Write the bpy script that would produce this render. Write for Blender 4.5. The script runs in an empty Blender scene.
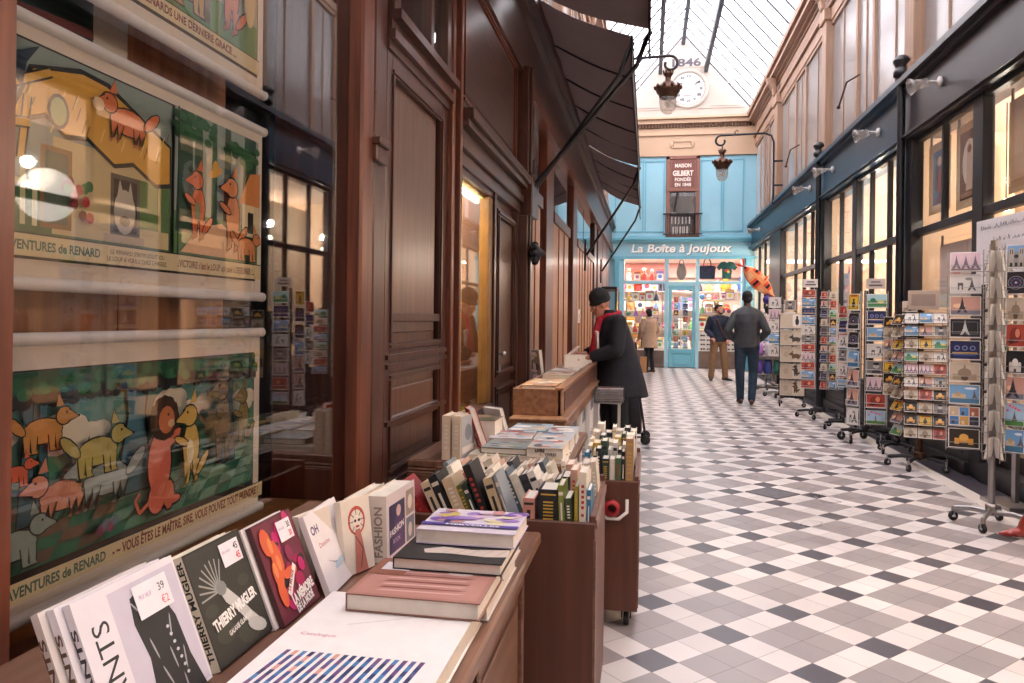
import bpy, math, random
from mathutils import Vector, Matrix, Euler
SC = bpy.context.scene
COL = SC.collection
PI = math.pi
V = Vector

# ------------------------------------------------------------------ colours
def lin(h):
    """'#rrggbb' (or rgb tuple already linear) -> linear rgba"""
    if not isinstance(h, str):
        return (h[0], h[1], h[2], 1.0)
    h = h.lstrip('#')
    out = []
    for i in (0, 2, 4):
        c = int(h[i:i + 2], 16) / 255.0
        out.append(c / 12.92 if c <= 0.04045 else ((c + 0.055) / 1.055) ** 2.4)
    return (out[0], out[1], out[2], 1.0)

# ------------------------------------------------------------------ materials
class NT:
    def __init__(s, name):
        s.m = bpy.data.materials.new(name); s.m.use_nodes = True
        s.t = s.m.node_tree; s.n = s.t.nodes; s.l = s.t.links
        s.b = s.n['Principled BSDF']; s.out = s.n['Material Output']
    def node(s, typ, **kw):
        nd = s.n.new(typ)
        for k, v in kw.items(): setattr(nd, k, v)
        return nd
    def link(s, a, b): s.l.new(a, b)
    def math(s, op, a, b=None, c=None):
        nd = s.node('ShaderNodeMath', operation=op)
        for i, x in enumerate((a, b, c)):
            if x is None: continue
            if isinstance(x, (int, float)): nd.inputs[i].default_value = x
            else: s.link(x, nd.inputs[i])
        return nd.outputs[0]
    def mix(s, f, a, b, blend='MIX'):
        nd = s.node('ShaderNodeMix', data_type='RGBA', blend_type=blend)
        for sock, x in ((nd.inputs[0], f), (nd.inputs[6], a), (nd.inputs[7], b)):
            if isinstance(x, (int, float)): sock.default_value = x
            elif isinstance(x, tuple): sock.default_value = x
            else: s.link(x, sock)
        return nd.outputs[2]

def plain(name, col, rough=0.6, metal=0.0, spec=0.5, vary=0.12, scale=9.0, bump=0.0, coat=0.0):
    t = NT(name)
    tc = t.node('ShaderNodeTexCoord')
    nz = t.node('ShaderNodeTexNoise'); nz.inputs['Scale'].default_value = scale; nz.inputs['Detail'].default_value = 4
    t.link(tc.outputs['Object'], nz.inputs['Vector'])
    c = lin(col)
    d = tuple(x * (1 - vary * 1.6) for x in c[:3]) + (1,)
    e = tuple(min(1, x * (1 + vary)) for x in c[:3]) + (1,)
    t.link(t.mix(nz.outputs['Fac'], d, e), t.b.inputs['Base Color'])
    t.b.inputs['Roughness'].default_value = rough
    t.b.inputs['Metallic'].default_value = metal
    t.b.inputs['Specular IOR Level'].default_value = spec
    t.b.inputs['Coat Weight'].default_value = coat
    if bump:
        bp = t.node('ShaderNodeBump'); bp.inputs['Strength'].default_value = bump; bp.inputs['Distance'].default_value = 0.004
        t.link(nz.outputs['Fac'], bp.inputs['Height']); t.link(bp.outputs[0], t.b.inputs['Normal'])
    return t.m

def wood(name, dark, light, axis='z', rough=0.38, scale=1.0, coat=0.25):
    t = NT(name)
    tc = t.node('ShaderNodeTexCoord')
    mp = t.node('ShaderNodeMapping')
    s = {'x': (0.9, 14, 14), 'y': (14, 0.9, 14), 'z': (14, 14, 0.9)}[axis]
    mp.inputs['Scale'].default_value = tuple(k * scale for k in s)
    t.link(tc.outputs['Object'], mp.inputs['Vector'])
    nz = t.node('ShaderNodeTexNoise'); nz.inputs['Scale'].default_value = 2.2; nz.inputs['Detail'].default_value = 6; nz.inputs['Distortion'].default_value = 0.6
    t.link(mp.outputs[0], nz.inputs['Vector'])
    n2 = t.node('ShaderNodeTexNoise'); n2.inputs['Scale'].default_value = 1.3
    t.link(tc.outputs['Object'], n2.inputs['Vector'])
    rp = t.node('ShaderNodeValToRGB')
    rp.color_ramp.elements[0].position = 0.34; rp.color_ramp.elements[0].color = lin(dark)
    rp.color_ramp.elements[1].position = 0.68; rp.color_ramp.elements[1].color = lin(light)
    t.link(nz.outputs['Fac'], rp.inputs[0])
    t.link(t.mix(0.35, rp.outputs[0], t.mix(n2.outputs['Fac'], lin(dark), lin(light))), t.b.inputs['Base Color'])
    t.b.inputs['Roughness'].default_value = rough
    t.b.inputs['Coat Weight'].default_value = coat
    t.b.inputs['Coat Roughness'].default_value = 0.2
    bp = t.node('ShaderNodeBump'); bp.inputs['Strength'].default_value = 0.12; bp.inputs['Distance'].default_value = 0.003
    t.link(nz.outputs['Fac'], bp.inputs['Height']); t.link(bp.outputs[0], t.b.inputs['Normal'])
    return t.m

def glass(name, tint='#ffffff', trans=0.86, rough=0.02, refl=1.0, haze=0.0):
    """thin pane: see-through with a fresnel reflection and optional milky haze"""
    t = NT(name)
    t.n.remove(t.b)
    tr = t.node('ShaderNodeBsdfTransparent'); c = lin(tint); tr.inputs[0].default_value = tuple(x * trans for x in c[:3]) + (1,)
    gl = t.node('ShaderNodeBsdfGlossy'); gl.inputs['Roughness'].default_value = rough
    fr = t.node('ShaderNodeFresnel'); 
    gm = t.node('ShaderNodeNewGeometry')     # a thin pane reflects alike from both of its faces
    t.link(t.math('MULTIPLY_ADD', gm.outputs['Backfacing'], 1 / 1.52 - 1.52, 1.52), fr.inputs['IOR'])
    nz = t.node('ShaderNodeTexNoise'); nz.inputs['Scale'].default_value = 1.5
    bp = t.node('ShaderNodeBump'); bp.inputs['Strength'].default_value = 0.02
    t.link(nz.outputs['Fac'], bp.inputs['Height']); t.link(bp.outputs[0], gl.inputs['Normal'])
    f = t.math('MINIMUM', t.math('MULTIPLY', fr.outputs[0], refl), 1.0)
    mx = t.node('ShaderNodeMixShader'); t.link(f, mx.inputs[0])
    t.link(tr.outputs[0], mx.inputs[1]); t.link(gl.outputs[0], mx.inputs[2])
    last = mx.outputs[0]
    if haze:
        df = t.node('ShaderNodeBsdfDiffuse'); df.inputs[0].default_value = lin('#e8e6e4')
        tl = t.node('ShaderNodeBsdfTranslucent'); tl.inputs[0].default_value = lin('#efeef2')
        m0 = t.node('ShaderNodeMixShader'); m0.inputs[0].default_value = 0.5
        t.link(df.outputs[0], m0.inputs[1]); t.link(tl.outputs[0], m0.inputs[2])
        m2 = t.node('ShaderNodeMixShader'); m2.inputs[0].default_value = haze
        t.link(last, m2.inputs[1]); t.link(m0.outputs[0], m2.inputs[2]); last = m2.outputs[0]
    t.link(last, t.out.inputs[0])
    return t.m

def emit(name, col, strength):
    t = NT(name)
    t.b.inputs['Base Color'].default_value = lin(col)
    t.b.inputs['Emission Color'].default_value = lin(col)
    t.b.inputs['Emission Strength'].default_value = strength
    return t.m

def colattr(name, rough=0.55, spec=0.4, coat=0.0):
    """printed / painted things: the colour comes from the mesh's own 'Col' attribute"""
    t = NT(name)
    at = t.node('ShaderNodeAttribute', attribute_name='Col')
    tc = t.node('ShaderNodeTexCoord')
    nz = t.node('ShaderNodeTexNoise'); nz.inputs['Scale'].default_value = 30; nz.inputs['Detail'].default_value = 5
    t.link(tc.outputs['Object'], nz.inputs['Vector'])
    g = t.math('MULTIPLY_ADD', nz.outputs['Fac'], 0.16, 0.92)
    cv = t.node('ShaderNodeCombineColor')
    for i in range(3): t.link(g, cv.inputs[i])
    t.link(t.mix(1.0, at.outputs['Color'], cv.outputs[0], 'MULTIPLY'), t.b.inputs['Base Color'])
    t.b.inputs['Roughness'].default_value = rough
    t.b.inputs['Specular IOR Level'].default_value = spec
    t.b.inputs['Coat Weight'].default_value = coat
    t.b.inputs['Coat Roughness'].default_value = 0.15
    return t.m

def objcol(name, rough=0.5):
    """one material whose colour is the object's own colour (book covers)"""
    t = NT(name)
    oi = t.node('ShaderNodeObjectInfo')
    tc = t.node('ShaderNodeTexCoord')
    nz = t.node('ShaderNodeTexNoise'); nz.inputs['Scale'].default_value = 14; nz.inputs['Detail'].default_value = 4
    t.link(tc.outputs['Object'], nz.inputs['Vector'])
    g = t.math('MULTIPLY_ADD', nz.outputs['Fac'], 0.3, 0.84)
    cv = t.node('ShaderNodeCombineColor')
    for i in range(3): t.link(g, cv.inputs[i])
    t.link(t.mix(1.0, oi.outputs['Color'], cv.outputs[0], 'MULTIPLY'), t.b.inputs['Base Color'])
    t.b.inputs['Roughness'].default_value = rough
    return t.m

M = {}
M['mahogany'] = wood('mahogany', '#321e1b', '#5f392e', rough=.32)
M['mahogany_y'] = wood('mahogany_lengthwise', '#301d1a', '#5a352b', 'y')
M['mahogany_red'] = wood('red_mahogany', '#4d271c', '#7f4530')
M['orange_wood'] = wood('orange_wood', '#94582f', '#c98a58', rough=0.45)
M['panel_wood'] = wood('brown_panel_wood', '#4e362f', '#755647', rough=0.3)
M['counter_wood'] = wood('counter_oak', '#5a3a2b', '#8a6450', 'y', rough=0.4)
M['counter_z'] = wood('counter_oak_upright', '#4d3024', '#7a543f', 'z', rough=0.4)
M['cart_wood'] = wood('cart_brown_board', '#4e2c20', '#6c4030', 'z', rough=0.5, scale=0.6, coat=0.05)
M['tray_wood'] = wood('tray_wood', '#6d4730', '#a5795a', 'y', rough=0.5)
M['tan'] = wood('tan_painted_wood', '#957663', '#b4947c', 'z', rough=0.6, coat=0.0, scale=.5)
M['tan_y'] = wood('tan_painted_cornice', '#8f7060', '#b08f78', 'y', rough=0.6, coat=0.0, scale=.5)
M['charcoal'] = plain('navy_grey_sheen', '#35353b', 0.35, vary=.2, scale=3)  # near fascia: navy paint with its grey sheen put into the colour
M['navy'] = plain('navy_paint', '#1c4058', 0.35, vary=.15, scale=3)
M['black'] = plain('black_paint', '#1d1d22', 0.4)
M['iron'] = plain('black_iron', '#26242a', 0.45, metal=.3)
M['steel_dark'] = plain('dark_roof_steel', '#3f4450', 0.5, metal=.2)
M['chrome'] = plain('galvanised_steel', '#a9a6a6', 0.3, metal=.85, vary=.08)
M['white_wire'] = plain('pale_wire', '#cfcac6', 0.4, metal=.4, vary=.05)
M['blue'] = plain('sky_blue_paint', '#93c6d8', 0.45, vary=.04, scale=2)
M['blue_dark'] = plain('teal_blue_paint', '#6cb2c8', 0.45, vary=.04, scale=2)
M['cream'] = plain('cream_plaster', '#e6d8c8', 0.75, vary=.05, scale=2)
M['stone'] = plain('gable_stone', '#b3a89e', .8, vary=.06, scale=2)
M['beige'] = plain('beige_plaster', '#c2a58a', 0.7, vary=.05, scale=2)
M['shop_wall'] = plain('warm_shop_wall', '#e9d3bb', 0.8, vary=.05, scale=1.5)
M['shop_pale'] = plain('pale_shop_wall', '#ead9cc', 0.8, vary=.05, scale=1.5)
M['pink_wall'] = plain('pink_shop_wall', '#f0b0a8', 0.8, vary=.05)
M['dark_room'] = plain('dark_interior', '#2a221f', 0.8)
M['marble'] = plain('brown_marble', '#6b5a52', 0.35, vary=.4, scale=6)
M['awning'] = None
def cloth_through(name, col, thru):
    m = plain(name, col, .95, vary=.12, scale=5, bump=.3); t = m.node_tree
    tl = t.nodes.new('ShaderNodeBsdfTranslucent'); tl.inputs[0].default_value = lin(thru)
    mx = t.nodes.new('ShaderNodeMixShader'); mx.inputs[0].default_value = .42
    t.links.new(t.nodes['Principled BSDF'].outputs[0], mx.inputs[1]); t.links.new(tl.outputs[0], mx.inputs[2]); t.links.new(mx.outputs[0], t.nodes['Material Output'].inputs[0])
    return m
M['awning'] = cloth_through('brown_awning_cloth', '#857a7a', '#8f807e')
M['awning_edge'] = plain('awning_border_tape', '#2e2a30', 0.9)
M['glass'] = glass('window_glass', trans=.9, refl=1.6)
M['glass_clear'] = glass('shop_glass', trans=.95, refl=.9)
M['roof_glass'] = glass('roof_glass', '#fbf8fb', trans=.95, refl=.6, haze=.12)
M['frosted'] = glass('old_upper_glass', '#e9e6e6', trans=.9, rough=.12, refl=1.2, haze=.35)
M['lamp_glass'] = glass('lamp_glass', '#fdf6ee', trans=.85, rough=.1, refl=1.6, haze=.2)
M['print'] = colattr('printed_card', .45, .4, .15)
M['matte'] = colattr('matte_print', .8, .2)
M['paint'] = colattr('painted_surface', .5)
M['book'] = objcol('book_cover')
M['page'] = plain('book_pages', '#e3d9cc', .9, vary=.08, scale=40)
M['rubber'] = plain('black_rubber', '#1c1b1d', .6)
M['brass'] = plain('aged_brass', '#54392b', .4, metal=.7, vary=.3)
M['skin'] = plain('skin', '#c98f78', .55, vary=.06, scale=20)
M['skin_dark'] = plain('skin_brown', '#6f4a3a', .55, vary=.06, scale=20)
M['white_plastic'] = plain('white_plastic', '#e6e2df', .4, vary=.03)
M['clear'] = glass('clear_plastic', '#f6f6fa', trans=.8, rough=.05, refl=2.0, haze=.15)

# ------------------------------------------------------------------ mesh builder
class MB:
    def __init__(s, col='#ffffff'):
        s.v = []; s.f = []; s.c = []; s.mi = []; s.sm = []
        s.col = col; s.T = None; s.m = 0; s.smooth = False
    def add(s, vs, fs, col=None, smooth=None):
        b = len(s.v)
        if s.T is not None: vs = [s.T @ V(p) for p in vs]
        s.v += [tuple(p) for p in vs]
        c = lin(col if col is not None else s.col)
        sm = s.smooth if smooth is None else smooth
        for f in fs:
            s.f.append([b + i for i in f]); s.c.append(c); s.mi.append(s.m); s.sm.append(sm)
    def box(s, x0, x1, y0, y1, z0, z1, col=None):
        if x0 > x1: x0, x1 = x1, x0
        if y0 > y1: y0, y1 = y1, y0
        if z0 > z1: z0, z1 = z1, z0
        vs = [(x, y, z) for z in (z0, z1) for y in (y0, y1) for x in (x0, x1)]
        s.add(vs, [(0, 2, 3, 1), (4, 5, 7, 6), (0, 1, 5, 4), (2, 6, 7, 3), (0, 4, 6, 2), (1, 3, 7, 5)], col, False)
    def cbox(s, c, size, rot=None, col=None):
        h = [k / 2 for k in size]
        R = rot if rot is not None else Matrix.Identity(3)
        if isinstance(R, Euler): R = R.to_matrix()
        vs = [V(c) + R @ V((x * h[0], y * h[1], z * h[2])) for z in (-1, 1) for y in (-1, 1) for x in (-1, 1)]
        s.add(vs, [(0, 2, 3, 1), (4, 5, 7, 6), (0, 1, 5, 4), (2, 6, 7, 3), (0, 4, 6, 2), (1, 3, 7, 5)], col, False)
    def prism(s, prof, a, b, axis='y', col=None, cap=True, smooth=False):
        """extrude a closed 2D profile along an axis. axis y: prof=(x,z); axis x: (y,z); axis z: (x,y)"""
        def P(p, t):
            return {'y': (p[0], t, p[1]), 'x': (t, p[0], p[1]), 'z': (p[0], p[1], t)}[axis]
        n = len(prof)
        vs = [P(p, a) for p in prof] + [P(p, b) for p in prof]
        fs = [(i, (i + 1) % n, n + (i + 1) % n, n + i) for i in range(n)]
        if cap: fs += [tuple(range(n))[::-1], tuple(range(n, 2 * n))]
        s.add(vs, fs, col, smooth)
    def tube(s, pts, r, n=8, col=None, cap=True, flat=1.0):
        pts = [V(p) for p in pts]
        rs = r if isinstance(r, (list, tuple)) else [r] * len(pts)
        vs = []; up = None
        for i, p in enumerate(pts):
            d = (pts[min(i + 1, len(pts) - 1)] - pts[max(i - 1, 0)])
            if d.length < 1e-9: d = V((0, 0, 1))
            d.normalize()
            if up is None:
                up = V((0, 0, 1)) if abs(d.z) < .9 else V((1, 0, 0))
            a = (up - d * up.dot(d))
            if a.length < 1e-6: a = d.orthogonal()
            a.normalize(); b = d.cross(a); up = a
            for k in range(n):
                t = 2 * PI * k / n
                vs.append(p + a * (math.cos(t) * rs[i] * flat) + b * (math.sin(t) * rs[i]))
        fs = []
        for i in range(len(pts) - 1):
            for k in range(n):
                fs.append((i * n + k, i * n + (k + 1) % n, (i + 1) * n + (k + 1) % n, (i + 1) * n + k))
        s.add(vs, fs, col, n > 4)
        if cap:
            L = (len(pts) - 1) * n
            s.add([vs[k] for k in range(n)], [tuple(range(n))[::-1]], col, False)
            s.add([vs[L + k] for k in range(n)], [tuple(range(n))], col, False)
    def lathe(s, prof, c=(0, 0, 0), n=20, col=None, R=None, cap=True):
        vs = []
        R = R or Matrix.Identity(3)
        for r, z in prof:
            for k in range(n):
                t = 2 * PI * k / n
                vs.append(V(c) + R @ V((r * math.cos(t), r * math.sin(t), z)))
        fs = [(i * n + k, i * n + (k + 1) % n, (i + 1) * n + (k + 1) % n, (i + 1) * n + k) for i in range(len(prof) - 1) for k in range(n)]
        if cap:
            fs += [tuple(range(n))[::-1], tuple(range((len(prof) - 1) * n, len(prof) * n))]
        s.add(vs, fs, col, True)
    def ell(s, c, r, col=None, n=14, m=9, R=None):
        if not isinstance(r, (tuple, list)): r = (r, r, r)
        R = R or Matrix.Identity(3)
        vs = [V(c) + R @ V((0, 0, -r[2]))]
        for j in range(1, m):
            ph = -PI / 2 + PI * j / m
            for k in range(n):
                t = 2 * PI * k / n
                vs.append(V(c) + R @ V((r[0] * math.cos(ph) * math.cos(t), r[1] * math.cos(ph) * math.sin(t), r[2] * math.sin(ph))))
        vs.append(V(c) + R @ V((0, 0, r[2])))
        fs = [(0, 1 + (k + 1) % n, 1 + k) for k in range(n)]
        for j in range(m - 2):
            for k in range(n):
                a = 1 + j * n
                fs.append((a + k, a + (k + 1) % n, a + n + (k + 1) % n, a + n + k))
        t0 = 1 + (m - 2) * n
        fs += [(t0 + k, t0 + (k + 1) % n, len(vs) - 1) for k in range(n)]
        s.add(vs, fs, col, True)
    def loft(s, rings, n=20, col=None, cap=True):
        """rings: (centre, rx, ry[, rotation z]) horizontal ellipses"""
        vs = []
        for rg in rings:
            c, rx, ry = V(rg[0]), rg[1], rg[2]; a = rg[3] if len(rg) > 3 else 0
            for k in range(n):
                t = 2 * PI * k / n
                x, y = rx * math.cos(t), ry * math.sin(t)
                vs.append(c + V((x * math.cos(a) - y * math.sin(a), x * math.sin(a) + y * math.cos(a), 0)))
        fs = [(i * n + k, i * n + (k + 1) % n, (i + 1) * n + (k + 1) % n, (i + 1) * n + k) for i in range(len(rings) - 1) for k in range(n)]
        if cap: fs += [tuple(range(n))[::-1], tuple(range((len(rings) - 1) * n, len(rings) * n))]
        s.add(vs, fs, col, True)
    def build(s, name, mat, parent=None, world=True, bevel=0, kind=None):
        vs = s.v
        if parent is not None and world:
            Mi = world_of(parent).inverted()
            vs = [tuple(Mi @ V(p)) for p in vs]
        me = bpy.data.meshes.new(name)
        me.from_pydata(vs, [], s.f)
        mats = mat if isinstance(mat, (list, tuple)) else [mat]
        for m in mats: me.materials.append(m)
        me.polygons.foreach_set('material_index', s.mi)
        me.polygons.foreach_set('use_smooth', s.sm)
        ca = me.color_attributes.new('Col', 'FLOAT_COLOR', 'CORNER')
        data = []
        for f, c in zip(s.f, s.c):
            data += list(c) * len(f)
        ca.data.foreach_set('color', data)
        me.update()
        o = bpy.data.objects.new(name, me); COL.objects.link(o)
        if parent is not None: o.parent = parent
        if kind: o['kind'] = kind
        if bevel:
            b = o.modifiers.new('bevel', 'BEVEL'); b.width = bevel; b.segments = 1; b.limit_method = 'ANGLE'; b.angle_limit = 0.6
        return o

_W = {}
def world_of(o):
    m = o.matrix_basis.copy()
    p = o.parent
    while p is not None:
        m = p.matrix_basis @ m; p = p.parent
    return m

def tag(o, label, cat, group=None):
    o['label'] = label; o['category'] = cat
    if group: o['group'] = group
    return o
def thing(name, label, cat, loc=(0, 0, 0), rotz=0, group=None, rot=None):
    o = bpy.data.objects.new(name, None); COL.objects.link(o)
    o.empty_display_size = .1
    o.location = loc
    o.rotation_euler = rot if rot is not None else (0, 0, rotz)
    return tag(o, label, cat, group)
def struct_empty(name, loc=(0, 0, 0)):
    o = bpy.data.objects.new(name, None); COL.objects.link(o); o.location = loc; o['kind'] = 'structure'
    return o
def struct(name, mb, mat, bevel=0):
    o = mb.build(name, mat, None, bevel=bevel); o['kind'] = 'structure'; return o
def kids(o): return [c for c in bpy.data.objects if c.parent == o]
def copy_tree(o, parent=None, tree=None):
    c = o.copy(); COL.objects.link(c)
    if parent is not None: c.parent = parent
    for ch in o.children: copy_tree(ch, c)
    return c

# ------------------------------------------------------------------ text
_TC = {}
def text_geo(txt, bold=0.0, shear=0.0):
    key = (txt, bold, shear)
    if key in _TC: return _TC[key]
    cu = bpy.data.curves.new('lettering', 'FONT'); cu.body = txt; cu.size = 1.0; cu.offset = bold; cu.shear = shear
    cu.resolution_u = 3
    o = bpy.data.objects.new('lettering', cu); COL.objects.link(o)
    bpy.context.view_layer.update()
    dg = bpy.context.evaluated_depsgraph_get()
    me = bpy.data.meshes.new_from_object(o.evaluated_get(dg))
    vs = [(v.co.x, v.co.y) for v in me.vertices]
    fs = [tuple(p.vertices) for p in me.polygons]
    bpy.data.objects.remove(o); bpy.data.curves.remove(cu); bpy.data.meshes.remove(me)
    if vs:
        x0 = min(p[0] for p in vs); x1 = max(p[0] for p in vs); y0 = min(p[1] for p in vs); y1 = max(p[1] for p in vs)
    else: x0 = y0 = 0; x1 = y1 = 1
    _TC[key] = (vs, fs, x0, x1, y0, y1)
    return _TC[key]

class Art:
    """flat shapes printed on a surface: o origin, u/v axes (metres), n normal"""
    def __init__(s, mb, o, u, v, n=None, eps=0.0003, scale=1.0):
        s.mb = mb; s.o = V(o); s.u = V(u); s.v = V(v); s.n = V(n) if n else s.u.cross(s.v).normalized()
        s.k = 1; s.eps = eps; s.s = scale; s.clip = None
    def P(s, p): return s.o + s.u * (p[0] * s.s) + s.v * (p[1] * s.s) + s.n * (s.k * s.eps)
    def cut(s, pts):
        for ax, lim, sg in ((0, s.clip[0], 1), (1, s.clip[1], 1), (0, s.clip[2], -1), (1, s.clip[3], -1)):
            out = []
            for i, p in enumerate(pts):
                q = pts[i - 1]; ip = (p[ax] - lim) * sg >= 0; iq = (q[ax] - lim) * sg >= 0
                if ip != iq:
                    t = (lim - q[ax]) / (p[ax] - q[ax]); out.append((q[0] + (p[0] - q[0]) * t, q[1] + (p[1] - q[1]) * t))
                if ip: out.append(p)
            pts = out
            if not pts: return pts
        return pts
    def poly(s, pts, col, lay=True):
        if s.clip:
            pts = s.cut([tuple(p) for p in pts])
            if len(pts) < 3: return
        s.mb.add([s.P(p) for p in pts], [tuple(range(len(pts)))], col, False)
        if lay: s.k += 1
    def rect(s, x0, y0, x1, y1, col): s.poly([(x0, y0), (x1, y0), (x1, y1), (x0, y1)], col)
    def ell(s, cx, cy, rx, ry, col, n=14, rot=0):
        c, d = math.cos(rot), math.sin(rot)
        s.poly([(cx + rx * math.cos(2 * PI * k / n) * c - ry * math.sin(2 * PI * k / n) * d,
                 cy + rx * math.cos(2 * PI * k / n) * d + ry * math.sin(2 * PI * k / n) * c) for k in range(n)], col)
    def line(s, pts, w, col):
        for a, b in zip(pts, pts[1:]):
            dx, dy = b[0] - a[0], b[1] - a[1]; L = math.hypot(dx, dy) or 1
            nx, ny = -dy / L * w / 2, dx / L * w / 2
            s.poly([(a[0] - nx, a[1] - ny), (b[0] - nx, b[1] - ny), (b[0] + nx, b[1] + ny), (a[0] + nx, a[1] + ny)], col, False)
        s.k += 1
    def frame(s, x0, y0, x1, y1, w, col):
        s.line([(x0, y0), (x1, y0), (x1, y1), (x0, y1), (x0, y0)], w, col)
    def text(s, txt, x, y, h, col, w=None, bold=0.0, rot=0, shear=0.0, align='l'):
        vs, fs, x0, x1, y0, y1 = text_geo(txt, bold, shear)
        ky = h / 0.73
        kx = ky if w is None else w / max(1e-6, (x1 - x0))
        c, d = math.cos(rot), math.sin(rot)
        off = 0
        if align == 'c': off = -(x1 - x0) * kx / 2
        out = []
        for px, py in vs:
            a, b = (px - x0) * kx + off, py * ky
            out.append(s.P((x + a * c - b * d, y + a * d + b * c)))
        s.mb.add(out, fs, col, False); s.k += 1

ORD = ['first', 'second', 'third', 'fourth', 'fifth', 'sixth', 'seventh', 'eighth', 'ninth', 'tenth', 'eleventh', 'twelfth', 'thirteenth', 'fourteenth', 'fifteenth', 'sixteenth', 'seventeenth', 'eighteenth', 'nineteenth', 'twentieth', '21st', '22nd', '23rd', '24th', '25th', '26th', '27th', '28th', '29th', '30th']
# ================================================================== CAMERA, WORLD
H = 1.38; YAW = math.radians(10.32)
cam_d = bpy.data.cameras.new('camera'); cam = bpy.data.objects.new('camera', cam_d); COL.objects.link(cam)
cam_d.sensor_fit = 'HORIZONTAL'; cam_d.sensor_width = 36; cam_d.lens = 36 * 750 / 1024
cam_d.shift_y = -(341.5 - 318.5) / 1024
cam_d.clip_start = 0.02
cam.location = (0, 0, H)
cam.rotation_mode = 'XYZ'
Rm = Matrix.Rotation(YAW, 4, 'Z') @ Matrix.Rotation(PI / 2, 4, 'X') @ Matrix.Rotation(math.radians(0.67), 4, 'Z')
cam.rotation_euler = Rm.to_euler('XYZ')
SC.camera = cam
w = bpy.data.worlds.new('overcast_sky'); SC.world = w; w.use_nodes = True
w.node_tree.nodes['Background'].inputs[0].default_value = (1.0, 0.965, 0.985, 1)
w.node_tree.nodes['Background'].inputs[1].default_value = 4.2
SC.view_settings.view_transform = 'Standard'; SC.view_settings.look = 'None'
SC.view_settings.gamma = 1; SC.view_settings.use_curve_mapping = False
SC.view_settings.exposure = 0.7

Y0, Y1 = -6.0, 22.3      # the arcade runs from behind the camera to the blue shop
XR = 2.9; XL = -1.1

# ================================================================== FLOOR
def floor_mat():
    t = NT('arcade_tiles')
    g = t.node('ShaderNodeNewGeometry'); sp = t.node('ShaderNodeSeparateXYZ'); t.link(g.outputs['Position'], sp.inputs[0])
    X, Y = sp.outputs[0], sp.outputs[1]
    s = .3280 * H; x0 = .0203 * H; y0 = 2.2458 * H
    xa = t.math('SUBTRACT', X, x0); ya = t.math('SUBTRACT', Y, y0)
    k = 1 / (math.sqrt(2) * s)
    a = t.math('MULTIPLY', t.math('ADD', xa, ya), k); b = t.math('MULTIPLY', t.math('SUBTRACT', xa, ya), k)
    def cell(q):
        q3 = t.math('MULTIPLY_ADD', q, 3.0, 0.5)
        idx = t.math('FLOOR', q3); fr = t.math('FRACT', q3)
        isd = t.math('LESS_THAN', t.math('FLOORED_MODULO', idx, 3.0), 0.5)
        gr = t.math('MAXIMUM', t.math('LESS_THAN', fr, 0.012), t.math('GREATER_THAN', fr, 0.988))
        return idx, isd, gr
    ia, da, ga = cell(a); ib, db, gb = cell(b)
    dark = t.math('MULTIPLY', da, db)
    anyd = t.math('MAXIMUM', da, db)
    cv = t.node('ShaderNodeCombineXYZ'); t.link(ia, cv.inputs[0]); t.link(ib, cv.inputs[1])
    wn = t.node('ShaderNodeTexWhiteNoise', noise_dimensions='2D'); t.link(cv.outputs[0], wn.inputs['Vector'])
    nz = t.node('ShaderNodeTexNoise'); nz.inputs['Scale'].default_value = 3.0; nz.inputs['Detail'].default_value = 6
    t.link(g.outputs['Position'], nz.inputs['Vector'])
    f1 = t.math('MULTIPLY_ADD', wn.outputs['Value'], 0.6, t.math('MULTIPLY', nz.outputs['Fac'], 0.5))
    grey = t.mix(f1, lin('#878081'), lin('#9d9595'))
    white = t.mix(f1, lin('#c2bbb9'), lin('#d8d1cf'))
    black = t.mix(f1, lin('#3c3a42'), lin('#55525a'))
    c = t.mix(anyd, grey, white); c = t.mix(dark, c, black)
    c = t.mix(t.math('MULTIPLY', t.math('MAXIMUM', ga, gb), 0.6), c, lin('#4b4544'))
    # borders beside both shop fronts: a pale band, then a dark band
    aX = t.math('ABSOLUTE', t.math('SUBTRACT', X, 0.9))
    c = t.mix(t.math('GREATER_THAN', aX, 1.60), c, lin('#dcd3cb'))
    c = t.mix(t.math('GREATER_THAN', aX, 1.745), c, lin('#46424a'))
    t.link(c, t.b.inputs['Base Color'])
    n2 = t.node('ShaderNodeTexNoise'); n2.inputs['Scale'].default_value = 1.2; t.link(g.outputs['Position'], n2.inputs['Vector'])
    t.link(t.math('MULTIPLY_ADD', n2.outputs['Fac'], 0.25, 0.2), t.b.inputs['Roughness'])
    bp = t.node('ShaderNodeBump'); bp.inputs['Strength'].default_value = 0.25; bp.inputs['Distance'].default_value = 0.002
    t.link(t.math('SUBTRACT', t.math('MULTIPLY', nz.outputs['Fac'], .3), t.math('MAXIMUM', ga, gb)), bp.inputs['Height']); t.link(bp.outputs[0], t.b.inputs['Normal'])
    return t.m
mb = MB(); mb.box(-1.6, 3.4, Y0, Y1, -0.2, 0.0); struct('floor', mb, floor_mat())
# small square access cover set diagonally in the tiles
mb = MB(); mb.cbox((1.0, 6.32, 0.0015), (.30, .30, .003), Euler((0, 0, PI / 4)))
o = mb.build('access_cover', plain('grey_access_cover', '#5c5a60', .4, vary=.3, scale=20))
tag(o, 'square dark grey access cover set diagonally among the floor tiles', 'access cover')

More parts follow.
